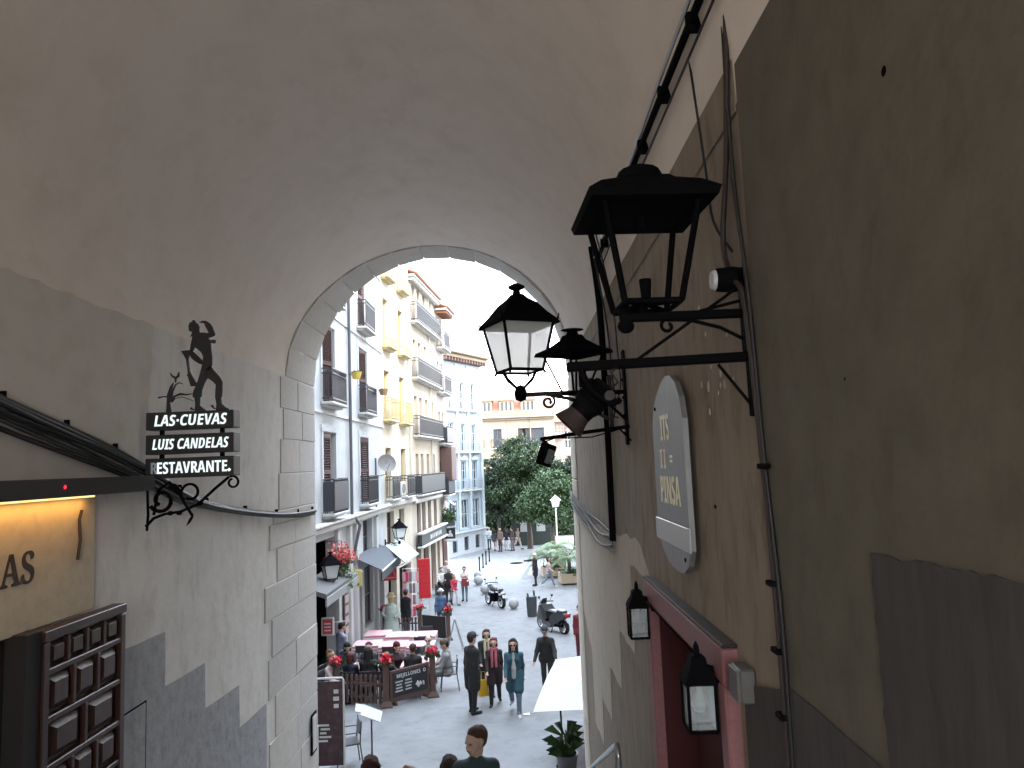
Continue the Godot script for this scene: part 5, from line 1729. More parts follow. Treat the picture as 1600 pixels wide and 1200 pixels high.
func motorbike():
	var o := thing("parked_motorbike", "small naked motorbike parked beyond the round stone bollard", "motorbike", on_ground(-1.22, -35.9), 0.0)
	var f := Vector3(-0.66, 0, -1.2)
	o.rotation.y = atan2(-f.x, -f.z)
	wheel(o, Vector3(0, 0.3, -0.68), 0.3, 0.11)
	wheel(o, Vector3(0, 0.3, 0.68), 0.3, 0.15)
	var tk := MB.new()
	tk.ball(Vector3(0, 0.82, -0.12), Vector3(0.17, 0.15, 0.32), 14, 9)
	part(o, "tank", tk, M.body_grey)
	var st := MB.new()
	st.cbox(Vector3(0, 0.8, 0.36), Vector3(0.24, 0.1, 0.6), 0.04)
	st.cbox(Vector3(0, 0.86, 0.68), Vector3(0.2, 0.1, 0.2), 0.04)
	part(o, "seat", st, M.body_black)
	var en := MB.new()
	en.cbox(Vector3(0, 0.42, -0.05), Vector3(0.3, 0.36, 0.42), 0.05)
	en.tube([Vector3(0, 0.6, 0.1), Vector3(0, 0.4, 0.35), Vector3(0, 0.3, 0.68)], 0.045, 6)
	en.tube([Vector3(0, 0.9, -0.45), Vector3(0, 0.62, 0.1), Vector3(0, 0.72, 0.6)], 0.03, 6)
	part(o, "engine", en, M.iron)
	for s in [-1.0, 1.0]:
		var fk := MB.new()
		fk.tube([Vector3(s * 0.09, 1.0, -0.46), Vector3(s * 0.09, 0.3, -0.68)], 0.022, 6)
		part(o, "fork", fk, M.steel)
		var mr := MB.new()
		mr.tube([Vector3(s * 0.24, 1.04, -0.4), Vector3(s * 0.3, 1.22, -0.38)], 0.008, 5)
		mr.ball(Vector3(s * 0.31, 1.25, -0.38), Vector3(0.055, 0.045, 0.015), 8, 6)
		part(o, "mirror", mr, M.body_black)
	var hb := MB.new()
	hb.tube([Vector3(-0.36, 1.02, -0.32), Vector3(-0.12, 1.06, -0.42), Vector3(0.12, 1.06, -0.42), Vector3(0.36, 1.02, -0.32)], 0.018, 6)
	part(o, "handlebar", hb, M.iron)
	var hl := MB.new()
	hl.ball(Vector3(0, 0.92, -0.58), Vector3(0.1, 0.1, 0.08), 10, 7)
	part(o, "headlight", hl, M.steel)
	var mg := MB.new()
	mg.cbox(Vector3(0, 0.66, 0.86), Vector3(0.16, 0.05, 0.3), 0.015, Basis(Vector3.RIGHT, -0.4))
	part(o, "mudguard", mg, M.body_black)
	var pl := MB.new()
	pl.cbox(Vector3(0, 0.6, 0.99), Vector3(0.22, 0.17, 0.01), 0.002, Basis(Vector3.RIGHT, -0.5))
	part(o, "number_plate", pl, M.white_paint)
	var ex := MB.new()
	ex.tube([Vector3(0.16, 0.3, 0.0), Vector3(0.18, 0.32, 0.4), Vector3(0.19, 0.42, 0.85)], [0.025, 0.05, 0.055], 9)
	part(o, "exhaust", ex, M.steel)
	var ks := MB.new()
	ks.tube([Vector3(-0.1, 0.25, 0.1), Vector3(-0.25, 0.0, 0.12)], 0.014, 5)
	part(o, "side_stand", ks, M.iron)

func build_street_things():
	scooter()
	motorbike()
	# litter bin
	var bn := thing("litter_bin", "dark grey ribbed litter bin beside the scooter", "bin", on_ground(0.47, -32.9), 0.2)
	var bb := MB.new()
	bb.lathe([[0.0, 0.0], [0.19, 0.0], [0.2, 0.05], [0.22, 0.85], [0.21, 0.87], [0.0, 0.87]], Vector3.ZERO, 18)
	for k in 18:
		var a := TAU * k / 18
		bb.tube([Vector3(cos(a) * 0.2, 0.06, sin(a) * 0.2), Vector3(cos(a) * 0.222, 0.84, sin(a) * 0.222)], 0.012, 4)
	part(bn, "drum", bb, plain(0.06, 0.07, 0.075, 0.6))
	var bt := MB.new()
	bt.cbox(Vector3(0.12, 0.98, 0), Vector3(0.03, 0.24, 0.3), 0.01)
	bt.cbox(Vector3(-0.16, 0.93, 0), Vector3(0.03, 0.14, 0.3), 0.01)
	part(bn, "hood", bt, plain(0.06, 0.07, 0.075, 0.6))
	# stone spheres
	var sp := [[-0.33, -35.0, 0.24, "round stone bollard standing alone between motorbike and bin"], [-1.84, -39.3, 0.24, "round stone bollard half hidden behind the motorbike"], [-2.32, -42.2, 0.26, "third round stone bollard, just beyond the hidden one"], [-2.48, -44.4, 0.24, "round stone bollard farthest from the passage"], [-0.95, -37.3, 0.2, "round stone bollard showing right of the motorbike wheel"]]
	for s in sp:
		var o := thing("sphere_bollard", s[3], "bollard", on_ground(s[0], s[1]), 0.0, "round stone bollards")
		var m := MB.new()
		m.ball(Vector3(0, s[2] * 0.97 + 0.03, 0), Vector3.ONE * s[2], 18, 12)
		part(o, "sphere", m, M.granite)
		var f := MB.new()
		f.lathe([[0.0, 0.05], [0.12, 0.05], [0.14, 0.0]], Vector3.ZERO, 14)
		part(o, "foot", f, M.granite)
	var tb := [[-2.5, -47.2, "nearest"], [-2.34, -48.6, "second"], [-2.2, -50.0, "third"], [-2.03, -51.4, "farthest"]]
	for s in tb:
		var o := thing("post_bollard", "thin dark iron bollard, %s in the row of four" % s[2], "bollard", on_ground(s[0], s[1]), 0.0, "thin iron bollards")
		var m := MB.new()
		m.lathe([[0.06, 0.0], [0.055, 0.1], [0.04, 0.12], [0.04, 0.78], [0.055, 0.8], [0.055, 0.88], [0.03, 0.93], [0.0, 0.94]], Vector3.ZERO, 10)
		part(o, "shaft", m, M.iron)
	# manhole, scrap of paper
	var mh := thing("manhole_cover", "dark round manhole cover in the middle of the street", "manhole", on_ground(-0.18, -50.2))
	var mm := MB.new()
	mm.lathe([[0.0, 0.012], [0.42, 0.012], [0.45, 0.003]], Vector3.ZERO, 20)
	part(mh, "plate", mm, M.iron)
	var pa := thing("paper_scrap", "small white scrap of paper on the paving by the teal coat", "litter", on_ground(0.03, -17.8) + Vector3(0, 0.006, 0))
	var pm := MB.new()
	pm.hexa([Vector3(-0.08, 0, -0.05), Vector3(0.07, 0.02, -0.06), Vector3(0.08, 0, 0.05), Vector3(-0.07, 0.01, 0.06), Vector3(-0.08, 0.006, -0.05), Vector3(0.07, 0.026, -0.06), Vector3(0.08, 0.006, 0.05), Vector3(-0.07, 0.016, 0.06)])
	part(pa, "sheet", pm, M.white_paint)
	# street lamps
	street_lantern_wall("white lantern on the bar front next to the red hanging flowers", Vector3(-5.28, 2.82, -21.0), Vector3(-5.75, 2.82, -21.0), 0.85, 0.5)
	street_lantern_wall("white lantern above the pale awning on the yellow house", Vector3(-4.95, 2.9, -31.2), Vector3(-5.58, 2.9, -31.4), 0.9, 0.5)
	var lp := thing("street_lamp_post", "tall lamp post with white lantern before the trees on the right", "street lamp", on_ground(2.6, -50.0))
	var lm := MB.new()
	lm.lathe([[0.14, 0.0], [0.13, 0.4], [0.07, 0.5], [0.05, 1.0], [0.04, 3.4], [0.06, 3.5], [0.03, 3.6]], Vector3.ZERO, 10)
	part(lp, "post", lm, M.white_paint)
	lantern_body(lp, Vector3(0, 3.65, 0), 0.3, 0.46, 0.42, [[0.28, -0.02], [0.26, 0.02], [0.14, 0.18], [0.06, 0.26]], [[0.05, 0.25], [0.06, 0.3], [0.0, 0.36]], 0.4, M.white_paint, M.frost)
	# hanging flowers
	var fb := thing("flower_basket", "hanging basket of red flowers above the bar lantern", "flowers", Vector3(-5.25, 3.3, -22.2))
	var bk := MB.new()
	bk.lathe([[0.0, -0.25], [0.15, -0.2], [0.25, 0.0], [0.27, 0.05]], Vector3.ZERO, 14)
	bk.tube([Vector3(-0.5, 0.6, 0), Vector3(0, 0.6, 0), Vector3(0, 0.05, 0)], 0.012, 5)
	part(fb, "basket", bk, M.bark)
	var fl := MB.new()
	for i in 420:
		fl.col = Color(0.5, 0.06, 0.06).lerp(Color(0.7, 0.22, 0.2), rng.randf())
		leaf_at(fl, Vector3(rng.randfn() * 0.17, absf(rng.randfn()) * 0.2, rng.randfn() * 0.17), 0.1, 0.5)
	part(fb, "blossoms", fl, M.leaf)
	var gr := MB.new()
	for i in 420:
		gr.col = leaf_green(2.0)
		leaf_at(gr, Vector3(rng.randfn() * 0.18, rng.randf_range(-0.75, 0.05), 0.1 + rng.randfn() * 0.16), 0.1, -0.6)
	part(fb, "foliage", gr, M.leaf)
	# bar canopy
	var bc := thing("bar_canopy", "grey slatted canopy with pale soffit over the bar entrance", "canopy", Vector3(-5.74, 2.95, -21.6), PI / 2)
	var cm := MB.new()
	cm.hexa([Vector3(-2.2, 0, 0), Vector3(1.6, 0, 0), Vector3(1.6, -0.25, 0.75), Vector3(-2.2, -0.25, 0.75), Vector3(-2.2, 0.12, 0), Vector3(1.6, 0.12, 0), Vector3(1.6, -0.13, 0.75), Vector3(-2.2, -0.13, 0.75)])
	part(bc, "roof", cm, plain(0.11, 0.11, 0.11, 0.8))
	var cv := MB.new()
	cv.cbox(Vector3(-0.3, -0.34, 0.74), Vector3(3.8, 0.24, 0.05), 0.01)
	part(bc, "fascia", cv, plain(0.26, 0.26, 0.26, 0.8))
	# dark awning
	var aw := thing("dark_awning", "dark grey awning with white edge over the shop window", "awning", Vector3(-5.70, 0, -25.7), PI / 2 + 0.015)
	var am := MB.new()
	am.hexa([Vector3(0, 2.95, 0.06), Vector3(4.6, 2.95, 0.06), Vector3(4.6, 2.5, 1.0), Vector3(0, 2.5, 1.0), Vector3(0, 2.98, 0.06), Vector3(4.6, 2.98, 0.06), Vector3(4.6, 2.53, 1.0), Vector3(0, 2.53, 1.0)])
	part(aw, "canvas", am, M.dark_awning)
	var ae := MB.new()
	ae.cbox(Vector3(2.3, 2.49, 1.01), Vector3(4.62, 0.07, 0.04), 0.01)
	part(aw, "edge", ae, M.white_paint)
	var av := MB.new()
	av.box(Vector3(2.3, 2.3, 0.99), Vector3(4.55, 0.3, 0.012))
	part(aw, "valance", av, M.dark_awning)
	# pale awning
	var wa := thing("pale_awning", "pale grey square awning over the souvenir shop door", "awning", Vector3(0, 0, 0))
	var wm := MB.new()
	var c4 := [Vector3(-5.5, 2.78, -30.9), Vector3(-5.2, 2.78, -33.3), Vector3(-4.0, 2.5, -30.0), Vector3(-4.15, 2.5, -27.4)]
	wm.hexa([c4[0], c4[1], c4[2], c4[3], c4[0] + Vector3(0, 0.04, 0), c4[1] + Vector3(0, 0.04, 0), c4[2] + Vector3(0, 0.04, 0), c4[3] + Vector3(0, 0.04, 0)])
	part(wa, "canvas", wm, plain(0.45, 0.49, 0.50, 0.8))
	for c in [c4[2], c4[3]]:
		var ap := MB.new()
		ap.tube([c + Vector3(-0.05, 0, 0), c.lerp(Vector3(-5.5, 1.9, c.z - 2.2), 0.95)], 0.015, 5)
		part(wa, "arm", ap, M.steel)
	# blade signs and boards on the left row
	var ys := thing("blade_sign", "yellow square hanging sign with small dark figures on the white house", "sign", Vector3(-5.38, 2.5, -24.2))
	var ym := MB.new()
	ym.cbox(Vector3(0, 0, 0), Vector3(0.62, 0.52, 0.06), 0.01)
	ym.tube([Vector3(-0.3, 0.28, 0), Vector3(0.28, 0.28, 0)], 0.014, 5)
	part(ys, "panel", ym, plain(0.55, 0.47, 0.17, 0.7))
	for p in [[-0.05, -0.02, 0.5], [0.03, 0.06, -0.2], [0.07, -0.03, 0.9]]:
		var d := MB.new()
		d.box(Vector3(p[0], p[1], 0.033), Vector3(0.05, 0.11, 0.006), Basis(Vector3.BACK, p[2]))
		part(ys, "mark", d, M.bark)
	var rs := thing("arched_sign", "red sign with pale arch line over the dark shop door", "sign", Vector3(-5.28, 1.75, -30.4), 0.25)
	var rm := MB.new()
	rm.cbox(Vector3.ZERO, Vector3(0.62, 0.56, 0.08), 0.02)
	part(rs, "panel", rm, plain(0.60, 0.05, 0.06, 0.6))
	var ra := MB.new()
	var arc := []
	for i in 13: arc.append(Vector3(cos(PI * i / 12) * 0.24, -0.12 + sin(PI * i / 12) * 0.28, 0.045))
	ra.tube(arc, 0.015, 5)
	ra.box(Vector3(0, -0.17, 0.045), Vector3(0.54, 0.035, 0.01))
	part(rs, "arch_line", ra, plain(0.8, 0.4, 0.4, 0.6))
	var ns := thing("round_corner_sign", "small red and white bar sign at the edge of the jamb", "sign", Vector3(-5.3, 1.75, -20.7))
	var nm := MB.new()
	nm.cbox(Vector3.ZERO, Vector3(0.36, 0.5, 0.06), 0.05)
	nm.tube([Vector3(0.15, 0.1, -0.03), Vector3(0.6, 0.12, -0.1)], 0.012, 5)
	part(ns, "rim", nm, M.white_paint)
	var nf := MB.new()
	nf.box(Vector3(0, 0, 0.032), Vector3(0.27, 0.4, 0.008))
	part(ns, "field", nf, plain(0.45, 0.06, 0.08, 0.6))
	var nl := MB.new()
	for k in 3: nl.box(Vector3(0, -0.1 + k * 0.09, 0.038), Vector3(0.18, 0.035, 0.004))
	part(ns, "stripe", nl, M.white_paint)
	var fs := thing("shop_fascia", "long dark green shop fascia with white lettering on the cream house", "sign", Vector3(-5.08, 0, -36.4), atan2(6.6, 0.66))
	var fm := MB.new()
	fm.cbox(Vector3(3.7, 2.35, 0.2), Vector3(6.4, 0.55, 0.18), 0.02)
	part(fs, "band", fm, plain(0.02, 0.035, 0.035, 0.5))
	for y in [2.68, 2.02]:
		var tr := MB.new()
		tr.cbox(Vector3(3.7, y, 0.22), Vector3(6.5, 0.1, 0.3), 0.02)
		part(fs, "moulding", tr, M.white_paint)
	for k in 7:
		var tx := MB.new()
		tx.box(Vector3(2.6 + k * 0.42, 2.35, 0.295), Vector3(0.26 - (k % 3) * 0.05, 0.22, 0.012))
		part(fs, "text_block", tx, M.white_paint)
	var ls := thing("logo_sign", "black hanging sign with a white emblem at the far shop corner", "sign", Vector3(-3.95, 2.05, -43.6))
	var lm2 := MB.new()
	lm2.cbox(Vector3(0, 0, 0), Vector3(0.6, 0.62, 0.08), 0.02)
	part(ls, "panel", lm2, M.black_paint)
	for y in [0.4, -0.4]:
		var br := MB.new()
		br.cbox(Vector3(0, y, 0), Vector3(0.72, 0.12, 0.1), 0.01)
		part(ls, "bar", br, M.white_paint)
	var em := MB.new()
	em.prism(PackedVector2Array([Vector2(-0.16, -0.18), Vector2(0.18, -0.18), Vector2(0.12, -0.02), Vector2(0.06, 0.04), Vector2(0.08, 0.14), Vector2(0.0, 0.2), Vector2(-0.08, 0.12), Vector2(-0.05, 0.02)]), Vector3(0, 0, 0.045), Vector3.RIGHT, Vector3.UP, 0.01)
	part(ls, "emblem", em, M.white_paint)
	var sa := thing("striped_awning", "tiny black and white striped awning high on the taupe house", "awning", Vector3(-4.2, 3.75, -43.9), PI / 2)
	for k in 7:
		var sm := MB.new()
		var a := -0.7 + k * 0.2
		sm.hexa([Vector3(a, 0.3, 0), Vector3(a + 0.2, 0.3, 0), Vector3(a + 0.2, -0.1, 0.55), Vector3(a, -0.1, 0.55), Vector3(a, 0.33, 0), Vector3(a + 0.2, 0.33, 0), Vector3(a + 0.2, -0.07, 0.55), Vector3(a, -0.07, 0.55)])
		part(sa, "stripe", sm, M.white_paint if k % 2 else M.black_paint)
	var sh := thing("window_shrub", "green shrub in a window box under the striped awning", "plant", Vector3(-4.0, 2.75, -43.7))
	var shm := MB.new()
	for i in 500:
		shm.col = leaf_green(1.6)
		leaf_at(shm, Vector3(rng.randfn() * 0.2, absf(rng.randfn()) * 0.3, rng.randfn() * 0.2), 0.14)
	part(sh, "foliage", shm, M.leaf)
	var sb := MB.new()
	sb.cbox(Vector3(0, -0.12, 0), Vector3(0.7, 0.26, 0.4), 0.02)
	part(sh, "box", sb, M.body_grey)
	# satellite dish
	var sd := thing("satellite_dish", "grey satellite dish on a thin arm at the white house corner", "dish", Vector3(-5.3, 6.15, -30.4), 0.5)
	var dm := MB.new()
	dm.lathe([[0.0, 0.0], [0.15, 0.02], [0.28, 0.06], [0.38, 0.12], [0.385, 0.13], [0.27, 0.08], [0.0, 0.02]], Vector3.ZERO, 20, 1, 1, Basis(Vector3.RIGHT, 1.2))
	part(sd, "reflector", dm, plain(0.17, 0.16, 0.15, 0.6))
	var da := MB.new()
	da.tube([Vector3(0, -0.02, 0), Vector3(-0.05, -0.42, 0.05), Vector3(-0.5, -0.5, 0.1)], 0.02, 6)
	da.tube([Vector3(0, -0.25, 0.08), Vector3(0, 0.0, 0.45)], 0.012, 5)
	part(sd, "mount", da, M.body_grey)
	# flower pots on balcony rails
	for p in [[Vector3(-5.08, 9.05, -23.9), plain(0.75, 0.55, 0.12, 0.8), "yellow flower trough on the upper left balcony rail"], [Vector3(-5.05, 8.95, -28.7), M.terracotta, "brown flower bowl on the second balcony rail"]]:
		var o := thing("flower_pot", p[2], "pot", p[0], 0.0, "pots on balcony rails")
		var m := MB.new()
		m.lathe([[0.0, -0.12], [0.12, -0.12], [0.19, 0.1], [0.17, 0.1], [0.0, 0.05]], Vector3.ZERO, 12)
		part(o, "pot", m, p[1])
		var g := MB.new()
		for i in 90:
			g.col = leaf_green(1.6)
			leaf_at(g, Vector3(rng.randfn() * 0.07, 0.06, rng.randfn() * 0.07), 0.1, 0.8)
		part(o, "foliage", g, M.leaf)
	# souvenir displays
	var rk := thing("red_display", "tall red souvenir display board outside the shop", "display", Vector3(-4.35, ground_y(-34), -34.2), 0.18)
	var rb := MB.new()
	rb.cbox(Vector3(0, 1.65, 0), Vector3(0.56, 1.75, 0.14), 0.01)
	part(rk, "board", rb, plain(0.55, 0.02, 0.03, 0.7))
	for k in 9:
		var gr2 := MB.new()
		gr2.box(Vector3(0, 0.9 + k * 0.19, 0.078), Vector3(0.54, 0.012, 0.018))
		part(rk, "shelf_line", gr2, plain(0.3, 0.012, 0.02, 0.7))
	for s in [-0.22, 0.22]:
		var lg := MB.new()
		lg.box(Vector3(s, 0.39, 0), Vector3(0.04, 0.78, 0.06))
		part(rk, "leg", lg, M.white_paint)
	var sk := thing("souvenir_rack", "rack of pink and white souvenir shirts left of the red display", "rack", Vector3(-4.85, ground_y(-33.4), -33.4), 0.2)
	var fr := MB.new()
	for s in [-0.35, 0.35]: fr.tube([Vector3(s, 0, 0), Vector3(s, 2.2, 0)], 0.015, 5)
	for y in [0.6, 1.2, 1.8, 2.2]: fr.tube([Vector3(-0.35, y, 0), Vector3(0.35, y, 0)], 0.012, 5)
	part(sk, "frame", fr, M.steel)
	for r in 4:
		for k in 5:
			var sm2 := MB.new()
			sm2.cbox(Vector3(-0.28 + k * 0.14, 0.35 + r * 0.5, rng.randf_range(0.0, 0.06)), Vector3(0.12, 0.42, 0.03), 0.01)
			part(sk, "shirt", sm2, [plain(0.7, 0.3, 0.34, 0.9), M.white_paint, plain(0.5, 0.06, 0.1, 0.9), plain(0.2, 0.15, 0.2, 0.9)][rng.randi() % 4])
	# pale statue
	var su := thing("shop_statue", "pale green robed statue with yellowish head outside the shop", "statue", on_ground(-5.02, -29.2))
	var s1 := MB.new()
	s1.lathe([[0.0, 0.0], [0.36, 0.0], [0.37, 0.08], [0.32, 0.3], [0.27, 0.7], [0.28, 1.0], [0.24, 1.2], [0.12, 1.32], [0.07, 1.36]], Vector3.ZERO, 18, 1.0, 0.8)
	part(su, "robe", s1, mottled([0.40, 0.48, 0.43], [0.52, 0.58, 0.53], [0.6, 0.65, 0.6], 0.7, 0.8, 0.03, 44))
	for s in [-1.0, 1.0]:
		var sm3 := MB.new()
		sm3.tube([Vector3(s * 0.22, 1.2, 0), Vector3(s * 0.32, 0.95, 0.1), Vector3(s * 0.16, 0.85, 0.26)], [0.08, 0.08, 0.05], 9)
		part(su, "arm", sm3, plain(0.5, 0.55, 0.5, 0.8))
	var s2 := MB.new()
	s2.ball(Vector3(0, 1.5, 0), Vector3(0.12, 0.16, 0.13), 12, 9)
	s2.lathe([[0.2, 1.58], [0.13, 1.62], [0.12, 1.72], [0.0, 1.75]], Vector3.ZERO, 14)
	part(su, "head", s2, plain(0.62, 0.52, 0.3, 0.8))
	# far notice kiosk and sign pole
	var ki := thing("notice_kiosk", "dark kiosk with two pale notice sheets under the trees", "kiosk", on_ground(0.9, -60.5))
	var km := MB.new()
	km.cbox(Vector3(0.3, 1.1, 0), Vector3(3.4, 2.2, 1.4), 0.05)
	part(ki, "body", km, plain(0.03, 0.04, 0.035, 0.7))
	for x in [-0.35, 0.95]:
		var pn := MB.new()
		pn.box(Vector3(x, 1.55, 0.71), Vector3(0.7, 0.95, 0.02))
		part(ki, "notice_sheet", pn, plain(0.45, 0.47, 0.46, 0.8))
	# A-board beside the terrace
	var ab := thing("folding_board", "empty metal folding board stand right of the terrace", "sign stand", on_ground(-2.36, -26.7), 0.0)
	for s in [-1.0, 1.0]:
		var am2 := MB.new()
		am2.tube([Vector3(0, 1.05, 0), Vector3(s * 0.28, 0, 0.12)], 0.018, 5)
		am2.tube([Vector3(0, 1.05, -0.1), Vector3(s * 0.28, 0, -0.3)], 0.018, 5)
		part(ab, "leg", am2, M.steel)
	# bottom left: menu board and menu stand, chair
	var mb2 := thing("menu_board", "tall dark menu board in a white frame beside the left jamb", "menu board", on_ground(-3.72, -14.3), 0.0)
	var mf := MB.new()
	mf.tube([Vector3(-0.4, 0, 0), Vector3(-0.4, 1.7, 0), Vector3(-0.37, 1.74, 0), Vector3(0.31, 1.74, 0), Vector3(0.34, 1.7, 0), Vector3(0.34, 0.0, 0)], 0.02, 7)
	part(mb2, "frame", mf, M.white_paint)
	var mp := MB.new()
	mp.box(Vector3(-0.03, 0.93, 0), Vector3(0.70, 1.5, 0.02))
	part(mb2, "poster", mp, mottled([0.02, 0.012, 0.014], [0.05, 0.025, 0.03], [0.17, 0.07, 0.08], 1.1, 0.6, 0.012, 45))
	for k in 3:
		var nb2 := MB.new()
		nb2.cbox(Vector3(0.2, 1.5 - k * 0.13, 0.014), Vector3(0.09 + 0.02 * (k % 2), 0.075, 0.006), 0.002)
		part(mb2, "text_block", nb2, M.white_paint)
	for k in 5:
		var tl := MB.new()
		tl.box(Vector3(-0.05 + (k % 2) * 0.04, 0.9 - k * 0.07, 0.013), Vector3(0.22 - (k % 3) * 0.05, 0.035, 0.004))
		part(mb2, "text_line", tl, M.white_paint)
	var ms := thing("menu_stand", "white tilted menu holder on a thin grey post", "menu stand", on_ground(-2.95, -14.7), 0.25)
	var pm3 := MB.new()
	pm3.tube([Vector3(0, 0, 0), Vector3(0, 0.95, 0)], 0.018, 8)
	pm3.lathe([[0.0, 0.03], [0.17, 0.03], [0.18, 0.0]], Vector3.ZERO, 16)
	part(ms, "post", pm3, M.body_grey)
	var bk2 := MB.new()
	bk2.cbox(Vector3(0, 0.97, 0), Vector3(0.42, 0.025, 0.28), 0.004, Basis(Vector3.BACK, -0.45) * Basis(Vector3.RIGHT, 0.5))
	bk2.cbox(Vector3(-0.2, 1.07, -0.05), Vector3(0.2, 0.02, 0.2), 0.004, Basis(Vector3.BACK, -0.25) * Basis(Vector3.RIGHT, 0.5))
	part(ms, "holder", bk2, M.white_paint)
	cafe_chair("dark metal chair beside the menu board at lower left", on_ground(-3.42, -14.75), -1.2)
	# parasol
	var um := thing("parasol", "large white square parasol at the right jamb", "parasol", on_ground(2.1, -14.9), 0.0)
	var gy := ground_y(-14.9)
	var cs := [Vector3(0.14, 1.65, -13.42), Vector3(0.74, 1.65, -16.8), Vector3(4.1, 1.65, -16.3), Vector3(3.5, 1.65, -12.9)]
	var apx := Vector3(2.12, 2.55, -14.85)
	var base := Vector3(2.1, gy, -14.9)
	for k in 4:
		var a: Vector3 = cs[k]
		var b: Vector3 = cs[(k + 1) % 4]
		var um2 := MB.new()
		var n := 8
		for i in n:
			for j in n:
				var g := func(s: float, t: float) -> Vector3:
					var e := a.lerp(b, t)
					var p := apx.lerp(e, s)
					p.y -= 0.10 * sin(s * PI) + 0.07 * s * s * sin(t * PI) * -1.0
					return p - base
				um2.quad(g.call(i / 8.0, j / 8.0), g.call((i + 1) / 8.0, j / 8.0), g.call((i + 1) / 8.0, (j + 1) / 8.0), g.call(i / 8.0, (j + 1) / 8.0))
		part(um, "canopy_panel", um2, M.canvas)
		var rb2 := MB.new()
		rb2.tube([apx - base - Vector3(0, 0.05, 0), (apx + a) * 0.5 - base - Vector3(0, 0.13, 0), a - base - Vector3(0, 0.02, 0)], 0.012, 5)
		part(um, "rib", rb2, M.steel)
	var up := MB.new()
	up.tube([Vector3(0, 0, 0), Vector3(0, apx.y - gy + 0.05, 0)], 0.028, 8)
	up.cbox(Vector3(0, 0.04, 0), Vector3(0.6, 0.08, 0.6), 0.01)
	part(um, "pole", up, M.body_grey)
	var gp := thing("guy_pole", "thin dark pole under the near edge of the white parasol", "pole", on_ground(0.68, -14.3))
	var gm := MB.new()
	gm.tube([Vector3(0, 0, 0), Vector3(-0.03, 1.42, 0)], 0.018, 7)
	gm.lathe([[0.0, 0.03], [0.14, 0.03], [0.15, 0.0]], Vector3.ZERO, 14)
	part(gp, "shaft", gm, M.iron)

func cafe_chair(label: String, at: Vector3, turn: float, m: Material = null):
	var o := thing("terrace_chair", label, "chair", at, turn, "terrace chairs")
	var mm: Material = m if m else M.body_grey
	var s := MB.new()
	s.cbox(Vector3(0, 0.45, 0), Vector3(0.42, 0.03, 0.42), 0.01)
	part(o, "seat", s, mm)
	var b := MB.new()
	b.cbox(Vector3(0, 0.72, -0.215), Vector3(0.4, 0.22, 0.025), 0.01, Basis(Vector3.RIGHT, -0.12))
	part(o, "backrest", b, mm)
	for x in [-1.0, 1.0]:
		var f := MB.new()
		f.tube([Vector3(x * 0.2, 0.45, 0.19), Vector3(x * 0.22, 0.0, 0.24)], 0.014, 5)
		part(o, "leg", f, mm)
		var r := MB.new()
		r.tube([Vector3(x * 0.2, 0.85, -0.23), Vector3(x * 0.2, 0.45, -0.2), Vector3(x * 0.22, 0.0, -0.26)], 0.014, 5)
		part(o, "leg", r, mm)
		var a := MB.new()
		a.tube([Vector3(x * 0.22, 0.66, -0.22), Vector3(x * 0.23, 0.67, 0.14), Vector3(x * 0.21, 0.46, 0.19)], 0.013, 5)
		part(o, "armrest", a, mm)
	return o

# ---------------------------------------------------------------- cafe terrace
func fence_post(label: String, at: Vector3, h: float, flowers := true):
	var o := thing("fence_post", label, "post", at, 0.2, "brown terrace posts with red flowers")
	var m := MB.new()
	m.cbox(Vector3(0, h / 2, 0), Vector3(0.15, h, 0.15), 0.01)
	part(o, "shaft", m, M.fence_wood)
	var f := MB.new()
	sq_loft(f, [[0.15, 0.0], [0.15, 0.05], [0.08, 0.16]])
	part(o, "foot", f, M.fence_wood)
	if flowers:
		var p := thing("flower_pot", label.replace("brown terrace post", "red poinsettia on the post"), "flowers", at + Vector3(0, h + 0.002, 0), 0.0, "red flowers on the terrace posts")
		var pm := MB.new()
		pm.lathe([[0.0, 0.0], [0.07, 0.0], [0.09, 0.1], [0.0, 0.08]], Vector3.ZERO, 10)
		part(p, "pot", pm, M.fence_wood)
		var fl := MB.new()
		for i in 95:
			fl.col = Color(0.55, 0.015, 0.05).lerp(Color(0.75, 0.06, 0.10), rng.randf())
			leaf_at(fl, Vector3(rng.randfn() * 0.055, 0.1 + absf(rng.randfn()) * 0.05, rng.randfn() * 0.055), 0.1, 0.4)
		part(p, "blossoms", fl, M.leaf)
		var gl := MB.new()
		for i in 40:
			gl.col = leaf_green(1.0)
			leaf_at(gl, Vector3(rng.randfn() * 0.09, 0.09, rng.randfn() * 0.09), 0.12, -0.2)
		part(p, "leaves", gl, M.leaf)

func picket_panel(label: String, a: Vector3, b: Vector3, h: float):
	var d := b - a
	var o := thing("picket_fence", label, "fence", a, atan2(-d.z, d.x), "brown picket panels")
	var l := Vector2(d.x, d.z).length()
	var n := int(l / 0.125)
	for i in n:
		var m := MB.new()
		var x := l * (i + 0.5) / n
		var y0: float = d.y * x / l
		m.cbox(Vector3(x, y0 + h / 2 + 0.04, 0.0), Vector3(0.065, h - 0.08, 0.02), 0.004)
		m.lathe([[0.0, -0.011], [0.042, -0.011], [0.042, 0.011], [0.0, 0.011]], Vector3(x, y0 + h + 0.01, 0), 10, 1, 1, Basis(Vector3.RIGHT, PI / 2))
		part(o, "picket", m, M.fence_wood)
	for y in [0.22, h - 0.18]:
		var r := MB.new()
		r.box(Vector3(l / 2, y + d.y / 2, -0.03), Vector3(l, 0.06, 0.03))
		part(o, "rail", r, M.fence_wood)

